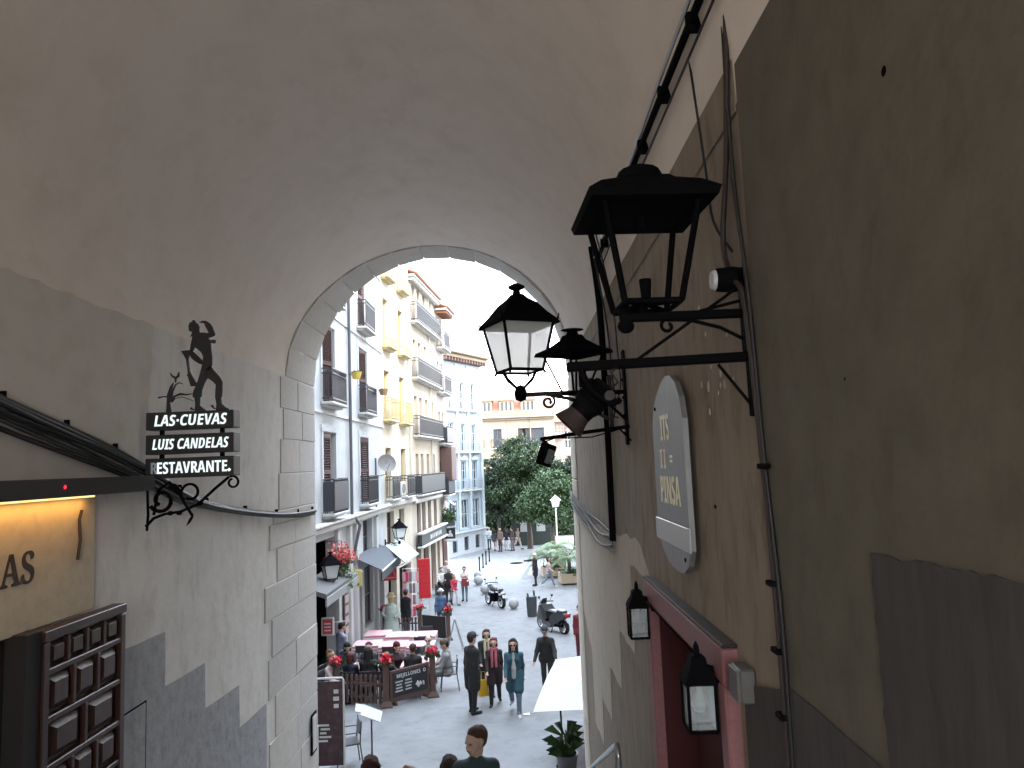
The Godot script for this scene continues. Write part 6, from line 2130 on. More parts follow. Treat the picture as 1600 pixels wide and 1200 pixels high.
func cafe_table(label: String, x: float, z: float, w: float, d: float, turn := 0.0):
	var o := thing("cafe_table", label, "table", on_ground(x, z), turn, "terrace tables")
	var t := MB.new()
	t.cbox(Vector3(0, 0.73, 0), Vector3(w - 0.04, 0.03, d - 0.04), 0.008)
	part(o, "top", t, M.body_grey)
	for sx in [-1.0, 1.0]:
		for sz in [-1.0, 1.0]:
			var l := MB.new()
			l.tube([Vector3(sx * (w / 2 - 0.07), 0.72, sz * (d / 2 - 0.07)), Vector3(sx * (w / 2 - 0.05), 0, sz * (d / 2 - 0.05))], 0.018, 5)
			part(o, "leg", l, M.body_grey)
	var c := thing("tablecloth", label.replace("table", "cloth on table"), "tablecloth", o.position + Vector3(0, 0.748, 0), turn, "pink and white cloths")
	var wc := MB.new()
	wc.box(Vector3(0, 0.002, 0), Vector3(w, 0.006, d))
	for s in [-1.0, 1.0]:
		wc.box(Vector3(0, -0.09, s * (d / 2 + 0.004)), Vector3(w, 0.19, 0.006))
		wc.box(Vector3(s * (w / 2 + 0.004), -0.09, 0), Vector3(0.006, 0.19, d))
	part(c, "sheet", wc, plain(0.74, 0.66, 0.66, 0.9))
	var st := MB.new()
	var pink := plain(0.62, 0.22, 0.27, 0.9)
	var n := int(d / 0.16)
	for i in n:
		var zz := -d / 2 + (i + 0.5) * d / n
		st.box(Vector3(0, 0.0065, zz), Vector3(w, 0.003, d / n * 0.5))
		for s in [-1.0, 1.0]: st.box(Vector3(s * (w / 2 + 0.0085), -0.09, zz), Vector3(0.003, 0.19, d / n * 0.5))
	for s in [-1.0, 1.0]:
		st.box(Vector3(0, -0.04, s * (d / 2 + 0.0085)), Vector3(w, 0.05, 0.003))
		st.box(Vector3(0, -0.14, s * (d / 2 + 0.0085)), Vector3(w, 0.05, 0.003))
	part(c, "stripes", st, pink)
	return o

func table_ware(x: float, z: float, seat: String):
	var y := ground_y(z) + 0.757
	var gl := glass_mat(0.8, 0.85, 0.85, 0.3, 0.05)
	var words := ["tall glass at the left of the %s", "tall glass at the right of the %s", "dark bottle standing on the %s"]
	for k in 3:
		var o := thing("drinking_glass" if k < 2 else "bottle", words[k] % seat, "glass" if k < 2 else "bottle", Vector3(x - 0.2 + k * 0.2, y, z + [0.1, -0.12, 0.0][k]), 0.0, "drinks on the terrace")
		var m := MB.new()
		if k < 2:
			m.lathe([[0.0, 0.005], [0.03, 0.005], [0.036, 0.14], [0.032, 0.14], [0.028, 0.02], [0.0, 0.02]], Vector3.ZERO, 12)
			part(o, "glass", m, gl)
			var b := MB.new()
			b.lathe([[0.0, 0.022], [0.026, 0.022], [0.029, 0.1], [0.0, 0.1]], Vector3.ZERO, 10)
			part(o, "drink", b, plain(0.3, 0.12, 0.03, 0.2))
		else:
			m.lathe([[0.0, 0.0], [0.035, 0.0], [0.036, 0.16], [0.014, 0.22], [0.014, 0.28], [0.0, 0.28]], Vector3.ZERO, 12)
			part(o, "body", m, plain(0.03, 0.045, 0.02, 0.15))
	var pl := thing("plate", "white plate on the %s" % seat, "plate", Vector3(x + 0.02, y, z - 0.22), 0.0, "plates on the terrace")
	var pm := MB.new()
	pm.lathe([[0.0, 0.006], [0.08, 0.006], [0.13, 0.02], [0.125, 0.024], [0.075, 0.012], [0.0, 0.012]], Vector3.ZERO, 16)
	part(pl, "dish", pm, M.white_paint)

func build_terrace():
	var A := on_ground(-4.78, -19.5)
	var B := on_ground(-3.45, -19.07)
	var C := on_ground(-2.39, -20.0)
	var D := on_ground(-5.3, -29.3)
	var E := on_ground(-3.92, -29.2)
	var F := on_ground(-2.76, -28.5)
	fence_post("brown terrace post nearest the left jamb", A, 0.95)
	fence_post("brown terrace post between pickets and the black menu panel", B, 1.0)
	fence_post("brown terrace post at the right front corner", C, 1.0)
	fence_post("brown terrace post at the back by the statue", D, 1.0)
	fence_post("brown terrace post at the back middle", E, 1.0)
	fence_post("brown terrace post at the back right corner", F, 1.0)
	picket_panel("brown picket panel at the front of the terrace", A.lerp(B, 0.07), B.lerp(A, 0.07), 0.72)
	picket_panel("brown picket panel at the back of the terrace", D.lerp(E, 0.07), E.lerp(D, 0.07), 0.72)
	# front panel with lettering
	var d := C - B
	var pn := thing("mussel_panel", "black framed menu panel with white lettering on the terrace front", "sign", B, atan2(-d.z, d.x))
	var l := Vector2(d.x, d.z).length()
	var fm := MB.new()
	fm.cbox(Vector3(l / 2, 0.45, 0), Vector3(l - 0.22, 0.78, 0.04), 0.01)
	part(pn, "frame", fm, M.fence_wood)
	var bp := MB.new()
	bp.box(Vector3(l / 2, 0.48, 0.024), Vector3(l - 0.36, 0.58, 0.012))
	part(pn, "board", bp, plain(0.018, 0.02, 0.024, 0.5))
	letters(pn, "lettering", "MEJILLONES", 0.125, M.white_paint, Vector3(l / 2 - 0.05, 0.68, 0.034), Basis.IDENTITY, 0.004)
	letters(pn, "lettering", "O", 0.125, M.white_paint, Vector3(l / 2 + 0.43, 0.68, 0.034), Basis.IDENTITY, 0.004)
	for k in 8:
		var tm := MB.new()
		tm.box(Vector3(l / 2 - 0.34 + (k % 2) * 0.28, 0.54 - (k / 2) * 0.075, 0.032), Vector3(0.22 - (k % 3) * 0.03, 0.035, 0.004))
		part(pn, "text_line", tm, plain(0.5, 0.5, 0.52, 0.7))
	var sh := MB.new()
	for k in 7: sh.ball(Vector3(l / 2 + 0.3 + rng.randf_range(-0.12, 0.12), 0.36 + rng.randf_range(-0.03, 0.06), 0.03), Vector3(0.06, 0.03, 0.008), 8, 5, Basis(Vector3.BACK, rng.randf() * 3))
	part(pn, "shell_picture", sh, plain(0.6, 0.58, 0.55, 0.7))
	for x in [0.25, l - 0.25]:
		var ft := MB.new()
		ft.box(Vector3(x, 0.035, 0), Vector3(0.05, 0.07, 0.2))
		part(pn, "foot", ft, M.fence_wood)
	var e := F - E
	var bk := thing("wind_screen", "plain dark wind screen between the two rear right posts", "screen", E, atan2(-e.z, e.x))
	var l2 := Vector2(e.x, e.z).length()
	var bm := MB.new()
	bm.cbox(Vector3(l2 / 2, 0.47, 0), Vector3(l2 - 0.24, 0.8, 0.04), 0.01)
	part(bk, "board", bm, plain(0.03, 0.025, 0.024, 0.7))
	for x in [0.2, l2 - 0.2]:
		var ft2 := MB.new()
		ft2.box(Vector3(x, 0.035, 0), Vector3(0.05, 0.07, 0.2))
		part(bk, "foot", ft2, M.fence_wood)
	# tables with cloths
	var ts := [["front left terrace table behind the pickets", -4.2, -20.35, 0.8, 1.0], ["front right terrace table behind the black panel", -2.85, -20.95, 0.9, 1.1], ["middle left terrace table by the shop wall", -5.0, -24.6, 0.85, 0.8], ["rear left terrace table by the shop wall", -5.0, -26.4, 0.85, 0.8], ["middle terrace table left of centre", -4.1, -24.2, 0.85, 0.8], ["rear terrace table left of centre", -4.2, -26.0, 0.85, 0.8], ["middle right terrace table", -3.2, -24.0, 0.85, 0.8], ["rear right terrace table by the dark panel", -3.35, -25.9, 0.85, 0.8]]
	for t in ts: cafe_table(t[0], t[1], t[2], t[3], t[4])
	table_ware(-4.2, -20.35, "front left terrace table")
	table_ware(-2.85, -20.95, "front right terrace table")
	# empty chairs round the rear tables
	var cl := [["empty dark chair before the middle terrace table", -4.1, -23.5, PI], ["empty dark chair before the middle right terrace table", -3.2, -23.3, PI], ["empty dark chair behind the middle right terrace table", -3.2, -24.7, 0.0], ["empty dark chair before the rear right terrace table", -3.35, -25.2, PI], ["empty dark chair behind the rear right terrace table", -3.35, -26.6, 0.0], ["empty dark chair before the middle left terrace table", -5.0, -23.9, PI]]
	for c in cl: cafe_chair(c[0], on_ground(c[1], c[2]), c[3], M.body_black)

# ---------------------------------------------------------------- people
# tapered capsules joined by a smooth minimum and meshed as surface nets
func nets(mb: MB, bones: Array, cell: float, k: float):
	var lo := Vector3(1e9, 1e9, 1e9)
	var hi := -lo
	for b in bones:
		var rr: float = maxf(b[2], b[3]) + cell * 2.0
		for p in [b[0], b[1]]:
			lo = lo.min(p - Vector3.ONE * rr); hi = hi.max(p + Vector3.ONE * rr)
	var nx := int((hi.x - lo.x) / cell) + 2
	var ny := int((hi.y - lo.y) / cell) + 2
	var nz := int((hi.z - lo.z) / cell) + 2
	var f := PackedFloat32Array()
	f.resize(nx * ny * nz)
	f.fill(1.0)
	for b in bones:
		var a: Vector3 = b[0]
		var e: Vector3 = b[1]
		var ra: float = b[2]
		var rb: float = b[3]
		var d := e - a
		var dd := maxf(d.length_squared(), 1e-8)
		var mr := maxf(ra, rb) + k + cell * 1.8
		var p0 := (a.min(e) - Vector3.ONE * mr - lo) / cell
		var p1 := (a.max(e) + Vector3.ONE * mr - lo) / cell
		for z in range(maxi(0, int(p0.z)), mini(nz, int(p1.z) + 1)):
			for y in range(maxi(0, int(p0.y)), mini(ny, int(p1.y) + 1)):
				var row := (z * ny + y) * nx
				for x in range(maxi(0, int(p0.x)), mini(nx, int(p1.x) + 1)):
					var p := lo + Vector3(x, y, z) * cell - a
					var t := clampf(p.dot(d) / dd, 0.0, 1.0)
					var v := (p - d * t).length() - ra - (rb - ra) * t
					var o := f[row + x]
					var h := k - absf(v - o)
					f[row + x] = minf(v, o) - (h * h / (4.0 * k) if h > 0.0 else 0.0)
	var idx := PackedInt32Array()
	idx.resize(nx * ny * nz)
	idx.fill(-1)
	var vs := PackedVector3Array()
	var ns := PackedVector3Array()
	var off := [0, 1, nx, nx + 1, nx * ny, nx * ny + 1, nx * ny + nx, nx * ny + nx + 1]
	var ed := [[0, 1], [2, 3], [4, 5], [6, 7], [0, 2], [1, 3], [4, 6], [5, 7], [0, 4], [1, 5], [2, 6], [3, 7]]
	for z in nz - 1:
		for y in ny - 1:
			for x in nx - 1:
				var i := (z * ny + y) * nx + x
				var c := 0
				for q in 8:
					if f[i + off[q]] < 0.0: c += 1
				if c == 0 or c == 8: continue
				var s := Vector3.ZERO
				var n := 0
				for g in ed:
					var u := f[i + off[g[0]]]
					var w := f[i + off[g[1]]]
					if (u < 0.0) != (w < 0.0):
						var t := u / (u - w)
						var A := Vector3(g[0] & 1, (g[0] >> 1) & 1, g[0] >> 2)
						var B := Vector3(g[1] & 1, (g[1] >> 1) & 1, g[1] >> 2)
						s += A.lerp(B, t); n += 1
				idx[i] = vs.size()
				vs.append(lo + (Vector3(x, y, z) + s / n) * cell)
				var gx := f[i + off[1]] + f[i + off[3]] + f[i + off[5]] + f[i + off[7]] - f[i] - f[i + off[2]] - f[i + off[4]] - f[i + off[6]]
				var gy := f[i + off[2]] + f[i + off[3]] + f[i + off[6]] + f[i + off[7]] - f[i] - f[i + off[1]] - f[i + off[4]] - f[i + off[5]]
				var gz := f[i + off[4]] + f[i + off[5]] + f[i + off[6]] + f[i + off[7]] - f[i] - f[i + off[1]] - f[i + off[2]] - f[i + off[3]]
				ns.append(Vector3(gx, gy, gz).normalized())
	var st := [1, nx, nx * ny]
	for z in range(1, nz - 1):
		for y in range(1, ny - 1):
			for x in range(1, nx - 1):
				var i := (z * ny + y) * nx + x
				var ins := f[i] < 0.0
				for ax in 3:
					if ins == (f[i + st[ax]] < 0.0): continue
					var u: int = st[(ax + 1) % 3]
					var w: int = st[(ax + 2) % 3]
					var q := [idx[i - u - w], idx[i - w], idx[i], idx[i - u]]
					if q.min() < 0: continue
					if ins: q.reverse()
					mb.quad_n(vs[q[0]], vs[q[1]], vs[q[2]], vs[q[3]], ns[q[0]], ns[q[1]], ns[q[2]], ns[q[3]])

const SKIN := Color(0.52, 0.34, 0.26)

# joints of a figure 1.75 m tall facing +z; angles in radians
func skeleton(p: Dictionary) -> Dictionary:
	var J := {}
	var sit: bool = p.get("sit", false)
	var lean: float = p.get("lean", 0.0)
	var hip := Vector3.ZERO
	var low := 0.0
	for s in [["l", 1.0], ["r", -1.0]]:
		var th: float = p.get(s[0] + "t", 0.0)
		var kn: float = p.get(s[0] + "k", 0.0)
		var h := Vector3(s[1] * 0.095, 0, 0)
		var k := h + Vector3(s[1] * 0.012, -cos(th), sin(th)) * 0.43
		var a := k + Vector3(0, -cos(th - kn), sin(th - kn)) * 0.41
		J[s[0] + "hip"] = h; J[s[0] + "knee"] = k; J[s[0] + "ankle"] = a
		J[s[0] + "toe"] = a + Vector3(s[1] * 0.03, -0.03, 0.17)
		low = minf(low, a.y)
	var up := Vector3(0, cos(lean), sin(lean))
	var waist := up * 0.2
	var chest := up * 0.46
	J.waist = waist; J.chest = chest
	J.neck = chest + up * 0.1 + Vector3(0, 0, 0.01)
	var nod: float = p.get("nod", 0.0)
	var yaw: float = p.get("yaw", 0.0)
	J.hb = Basis(Vector3.UP, yaw) * Basis(Vector3.RIGHT, nod)
	J.head = J.neck + Vector3(0, 0.135, 0.02)
	for s in [["l", 1.0], ["r", -1.0]]:
		var ar: Array = p.get(s[0] + "a", [0.05, 0.12, 0.15])
		var sh: Vector3 = chest + Vector3(s[1] * 0.162, -0.01, 0)
		var el := sh + Vector3(s[1] * sin(ar[1]), -cos(ar[1]) * cos(ar[0]), cos(ar[1]) * sin(ar[0])) * 0.29
		var fa: float = ar[0] + ar[2]
		var inn: float = ar[1] - (ar[3] if ar.size() > 3 else 0.1)
		var fd := Vector3(s[1] * sin(inn), -cos(inn) * cos(fa), cos(inn) * sin(fa))
		var wr := el + fd * 0.25
		J[s[0] + "sh"] = sh; J[s[0] + "el"] = el; J[s[0] + "wr"] = wr; J[s[0] + "hd"] = wr + fd * 0.085; J[s[0] + "fd"] = fd
	var rise := 0.47 if sit else -low + 0.085
	for key in J:
		if J[key] is Vector3 and not key.ends_with("fd"): J[key] += Vector3(0, rise, 0)
	return J

func figure_meshes(key: String, p: Dictionary) -> Dictionary:
	if body_cache.has(key): return body_cache[key]
	var J := skeleton(p)
	var R := {}
	var fem: bool = p.get("fem", false)
	var cut: String = p.get("cut", "jacket")
	var puff: float = p.get("puff", 1.0)
	# ---- body: limbs and trunk, then a finer head, then hands
	var body := MB.new()
	body.col = SKIN
	var pel: Vector3 = (J.lhip + J.rhip) / 2
	var bb := [[J.lhip, J.rhip, 0.08, 0.08], [pel, J.chest, 0.08, 0.068], [J.lsh, J.rsh, 0.036, 0.036], [J.chest, J.neck, 0.048, 0.046], [J.neck, J.head, 0.048, 0.05]]
	for s in ["l", "r"]:
		bb.append_array([[J[s + "hip"], J[s + "knee"], 0.065, 0.045], [J[s + "knee"], J[s + "ankle"], 0.042, 0.032], [J[s + "sh"], J[s + "el"], 0.042, 0.034], [J[s + "el"], J[s + "wr"], 0.034, 0.026], [J[s + "wr"], J[s + "hd"], 0.027, 0.03]])
	nets(body, bb, 0.034, 0.03)
	var hb: Basis = J.hb
	var H: Vector3 = J.head
	var hp := func(x, y, z): return H + hb * Vector3(x, y, z)
	var hs := [[hp.call(0, 0.03, -0.02), hp.call(0, 0.03, 0.015), 0.085, 0.082], [hp.call(0, -0.03, 0.03), hp.call(0, -0.085, 0.052), 0.058, 0.036], [hp.call(0, -0.1, -0.03), hp.call(0, 0, -0.02), 0.05, 0.06], [hp.call(0, 0.005, 0.1), hp.call(0, -0.03, 0.118), 0.01, 0.014], [hp.call(-0.03, 0.022, 0.09), hp.call(0.03, 0.022, 0.09), 0.014, 0.014], [hp.call(-0.02, -0.06, 0.092), hp.call(0.02, -0.06, 0.092), 0.01, 0.01], [hp.call(0.086, -0.02, 0), hp.call(0.09, 0.015, -0.005), 0.014, 0.018], [hp.call(-0.086, -0.02, 0), hp.call(-0.09, 0.015, -0.005), 0.014, 0.018]]
	nets(body, hs, 0.015, 0.02)
	for s in [-1.0, 1.0]:
		body.col = Color(0.03, 0.02, 0.018)
		body.ball(hp.call(s * 0.033, 0.005, 0.092), Vector3(0.014, 0.009, 0.012), 8, 5, hb)
	body.col = Color(0.30, 0.10, 0.09)
	body.ball(hp.call(0, -0.062, 0.098), Vector3(0.024, 0.007, 0.008), 8, 5, hb)
	body.col = SKIN
	for s in [["l", 1.0], ["r", -1.0]]:
		var fd: Vector3 = J[s[0] + "fd"]
		var side := fd.cross(Vector3(0, 0.2, 1.0)).normalized()
		var bend := side.cross(fd).normalized()
		var pm: Vector3 = J[s[0] + "hd"]
		for q in 4:
			var rt := pm + side * (q - 1.5) * 0.019
			var ln: float = [0.062, 0.074, 0.07, 0.055][q]
			body.tube([rt, rt + fd * ln * 0.5 + bend * 0.008, rt + fd * ln * 0.85 + bend * 0.03], [0.0095, 0.0088, 0.0075], 6)
		var tr: Vector3 = J[s[0] + "wr"].lerp(pm, 0.45)
		body.tube([tr, tr + side * 0.034 * -s[1] + fd * 0.02, tr + side * 0.045 * -s[1] + fd * 0.055 + bend * 0.012], [0.011, 0.0105, 0.009], 6)
	R.body = body.mesh()
	# ---- upper garment
	var top := MB.new()
	var w := 0.92 if fem else 1.0
	var c: Vector3 = J.chest
	var wa: Vector3 = J.waist
	var tb := [[J.lsh, J.rsh, 0.062 * puff, 0.062 * puff], [c + Vector3(0.075 * w, -0.05, 0.015), wa + Vector3(0.075 * w, 0, 0), 0.105 * puff * w, 0.095 * puff * w], [c + Vector3(-0.075 * w, -0.05, 0.015), wa + Vector3(-0.075 * w, 0, 0), 0.105 * puff * w, 0.095 * puff * w], [wa, pel + Vector3(0, 0.02, 0), 0.13 * puff * w, 0.135 * puff], [c, J.neck - Vector3(0, 0.035, 0), 0.09, 0.064], [c + Vector3(0, -0.03, -0.005), wa, 0.112 * puff * w, 0.105 * puff * w]]
	if fem: tb.append([c + Vector3(0.075, -0.1, 0.09), c + Vector3(-0.075, -0.1, 0.09), 0.06, 0.06])
	for s in ["l", "r"]:
		tb.append_array([[J[s + "sh"], J[s + "el"], 0.062 * puff, 0.052 * puff], [J[s + "el"], J[s + "wr"], 0.05 * puff, 0.04 * puff]])
		if cut == "coat":
			var kn: Vector3 = J[s + "hip"].lerp(J[s + "knee"], 0.75)
			tb.append([J[s + "hip"], kn, 0.125 * puff, 0.118 * puff])
		elif not p.get("sit", false):
			tb.append([J[s + "hip"], J[s + "hip"].lerp(J[s + "knee"], 0.12), 0.112 * puff, 0.11 * puff])
	if cut == "hood": tb.append_array([[J.neck + Vector3(0.05, -0.02, -0.06), J.neck + Vector3(-0.05, -0.02, -0.06), 0.06, 0.06]])
	nets(top, tb, 0.026, 0.045)
	R.top = top.mesh()
	# ---- trousers
	var tr2 := MB.new()
	var lb := [[J.lhip, J.rhip, 0.115, 0.115]]
	for s in ["l", "r"]:
		lb.append_array([[J[s + "hip"], J[s + "knee"], 0.094, 0.068], [J[s + "knee"], J[s + "ankle"], 0.066, 0.054]])
	nets(tr2, lb, 0.026, 0.035)
	R.trousers = tr2.mesh()
	for s in ["l", "r"]:
		var sh := MB.new()
		var an: Vector3 = J[s + "ankle"]
		var toe: Vector3 = J[s + "toe"]
		nets(sh, [[an + Vector3(0, -0.04, -0.04), Vector3(toe.x, an.y - 0.05, toe.z), 0.044, 0.036], [an + Vector3(0, -0.02, 0), an + Vector3(0, 0.04, 0), 0.045, 0.045]], 0.02, 0.025)
		R["shoe_" + s] = sh.mesh()
	# ---- hair
	var hair := MB.new()
	var hl: String = p.get("hair", "short")
	var hbones := [[hp.call(0, 0.052, -0.042), hp.call(0, 0.064, -0.002), 0.09, 0.082]]
	hbones.append([hp.call(0, 0.0, -0.06), hp.call(0, 0.05, -0.05), 0.07, 0.085])
	if hl != "thin":
		var tr3 := RandomNumberGenerator.new()
		tr3.seed = hash(key)
		for i in 22:
			var dv := Vector3(tr3.randfn(), absf(tr3.randfn()) * 0.8 + 0.15, tr3.randfn() * 0.9 - 0.45).normalized()
			hbones.append([hp.call(dv.x * 0.07, 0.055 + dv.y * 0.06, -0.03 + dv.z * 0.07), hp.call(dv.x * 0.088 + tr3.randfn() * 0.012, 0.055 + dv.y * 0.082, -0.03 + dv.z * 0.088 + tr3.randfn() * 0.012), 0.024, 0.014])
	if hl == "long":
		for s in [-1.0, 1.0]:
			hbones.append([hp.call(s * 0.07, 0.03, -0.03), J.neck + Vector3(s * 0.09, -0.12, 0.03), 0.045, 0.035])
		hbones.append([hp.call(0, 0.0, -0.07), J.neck + Vector3(0, -0.14, -0.1), 0.075, 0.05])
	elif hl == "bob":
		for s in [-1.0, 1.0]: hbones.append([hp.call(s * 0.07, 0.04, -0.03), hp.call(s * 0.085, -0.08, -0.01), 0.04, 0.03])
		hbones.append([hp.call(0, 0.0, -0.06), hp.call(0, -0.09, -0.06), 0.08, 0.06])
	if hl == "thin": hbones = [[hp.call(0, -0.01, -0.075), hp.call(0, 0.03, -0.08), 0.05, 0.05], [hp.call(0.07, 0, -0.04), hp.call(-0.07, 0, -0.04), 0.03, 0.03]]
	nets(hair, hbones, 0.015, 0.016)
	R.hair = hair.mesh()
	# ---- hat, scarf, glasses when wanted
	if p.has("hat"):
		var ht := MB.new()
		nets(ht, [[hp.call(0, 0.075, -0.03), hp.call(0, 0.08, 0.015), 0.1, 0.095]], 0.018, 0.02)
		if p.hat == "cap": ht.ball(hp.call(0, 0.06, 0.11), Vector3(0.085, 0.012, 0.08), 12, 5, hb)
		if p.hat == "brim": ht.ball(hp.call(0, 0.065, -0.005), Vector3(0.16, 0.012, 0.17), 14, 5, hb)
		R.hat = ht.mesh()
	if p.get("scarf", false):
		var sc := MB.new()
		var ring := []
		for i in 10: ring.append(J.neck + Vector3(cos(TAU * i / 10) * 0.085, -0.01 + sin(i * 2.0) * 0.012, sin(TAU * i / 10) * 0.085 + 0.01))
		sc.tube(ring, 0.036, 7, true)
		for s in [-1.0, 1.0]: sc.tube([J.neck + Vector3(s * 0.05, -0.03, 0.1), c + Vector3(s * 0.05, -0.1, 0.165), c + Vector3(s * 0.055, -0.36, 0.15)], [0.035, 0.04, 0.034], 7)
		R.scarf = sc.mesh()
	if p.get("shades", false):
		var gl := MB.new()
		for s in [-1.0, 1.0]:
			gl.ball(hp.call(s * 0.036, 0.006, 0.106), Vector3(0.03, 0.022, 0.008), 10, 5, hb)
			gl.tube([hp.call(s * 0.06, 0.012, 0.1), hp.call(s * 0.092, 0.012, 0.0)], 0.004, 4)
		R.shades = gl.mesh()
	R.J = J
	body_cache[key] = R
	return R

func cloth(a: Array) -> StandardMaterial3D:
	var key := "cloth" + str(a)
	if not M.has(key):
		var m := plain(a[0], a[1], a[2], 0.88)
		m.rim_enabled = true
		m.rim = 0.15
		M[key] = m
	return M[key]

# d: pose key, pose, colours
func person(label: String, at: Vector3, turn: float, key: String, pose: Dictionary, colours: Dictionary, height := 1.75, group := "") -> Node3D:
	var R := figure_meshes(key, pose)
	var o := thing("person", label, "person", at, turn, group)
	var s := height / 1.75
	o.scale = Vector3(s, s, s)
	part(o, "body", R.body, M.skin)
	part(o, "upper_garment", R.top, cloth(colours.get("top", [0.03, 0.03, 0.035])))
	part(o, "trousers", R.trousers, cloth(colours.get("legs", [0.03, 0.035, 0.05])))
	for k in ["shoe_l", "shoe_r"]: part(o, "shoe", R[k], cloth(colours.get("shoes", [0.02, 0.018, 0.018])))
	part(o, "hair", R.hair, cloth(colours.get("hair", [0.025, 0.015, 0.01])))
	for k in ["hat", "scarf", "shades"]:
		if R.has(k): part(o, k, R[k], cloth(colours.get(k, [0.02, 0.02, 0.02])))
	return o

func carry_bag(label: String, at: Vector3, turn: float, size: Vector3, colour: Array, handle := 0.2):
	var o := thing("carrier_bag", label, "bag", at, turn)
	var m := MB.new()
	var h := size * 0.5
	m.hexa([Vector3(-h.x, -size.y, -h.z), Vector3(h.x, -size.y, -h.z), Vector3(h.x, -size.y, h.z), Vector3(-h.x, -size.y, h.z), Vector3(-h.x * 0.8, 0, -h.z * 0.4), Vector3(h.x * 0.8, 0, -h.z * 0.4), Vector3(h.x * 0.8, 0, h.z * 0.4), Vector3(-h.x * 0.8, 0, h.z * 0.4)])
	part(o, "sack", m, cloth(colour))
	var k := MB.new()
	k.tube([Vector3(-h.x * 0.5, 0, 0), Vector3(-h.x * 0.3, handle, 0), Vector3(h.x * 0.3, handle, 0), Vector3(h.x * 0.5, 0, 0)], 0.01, 5)
	part(o, "handle", k, cloth(colour))

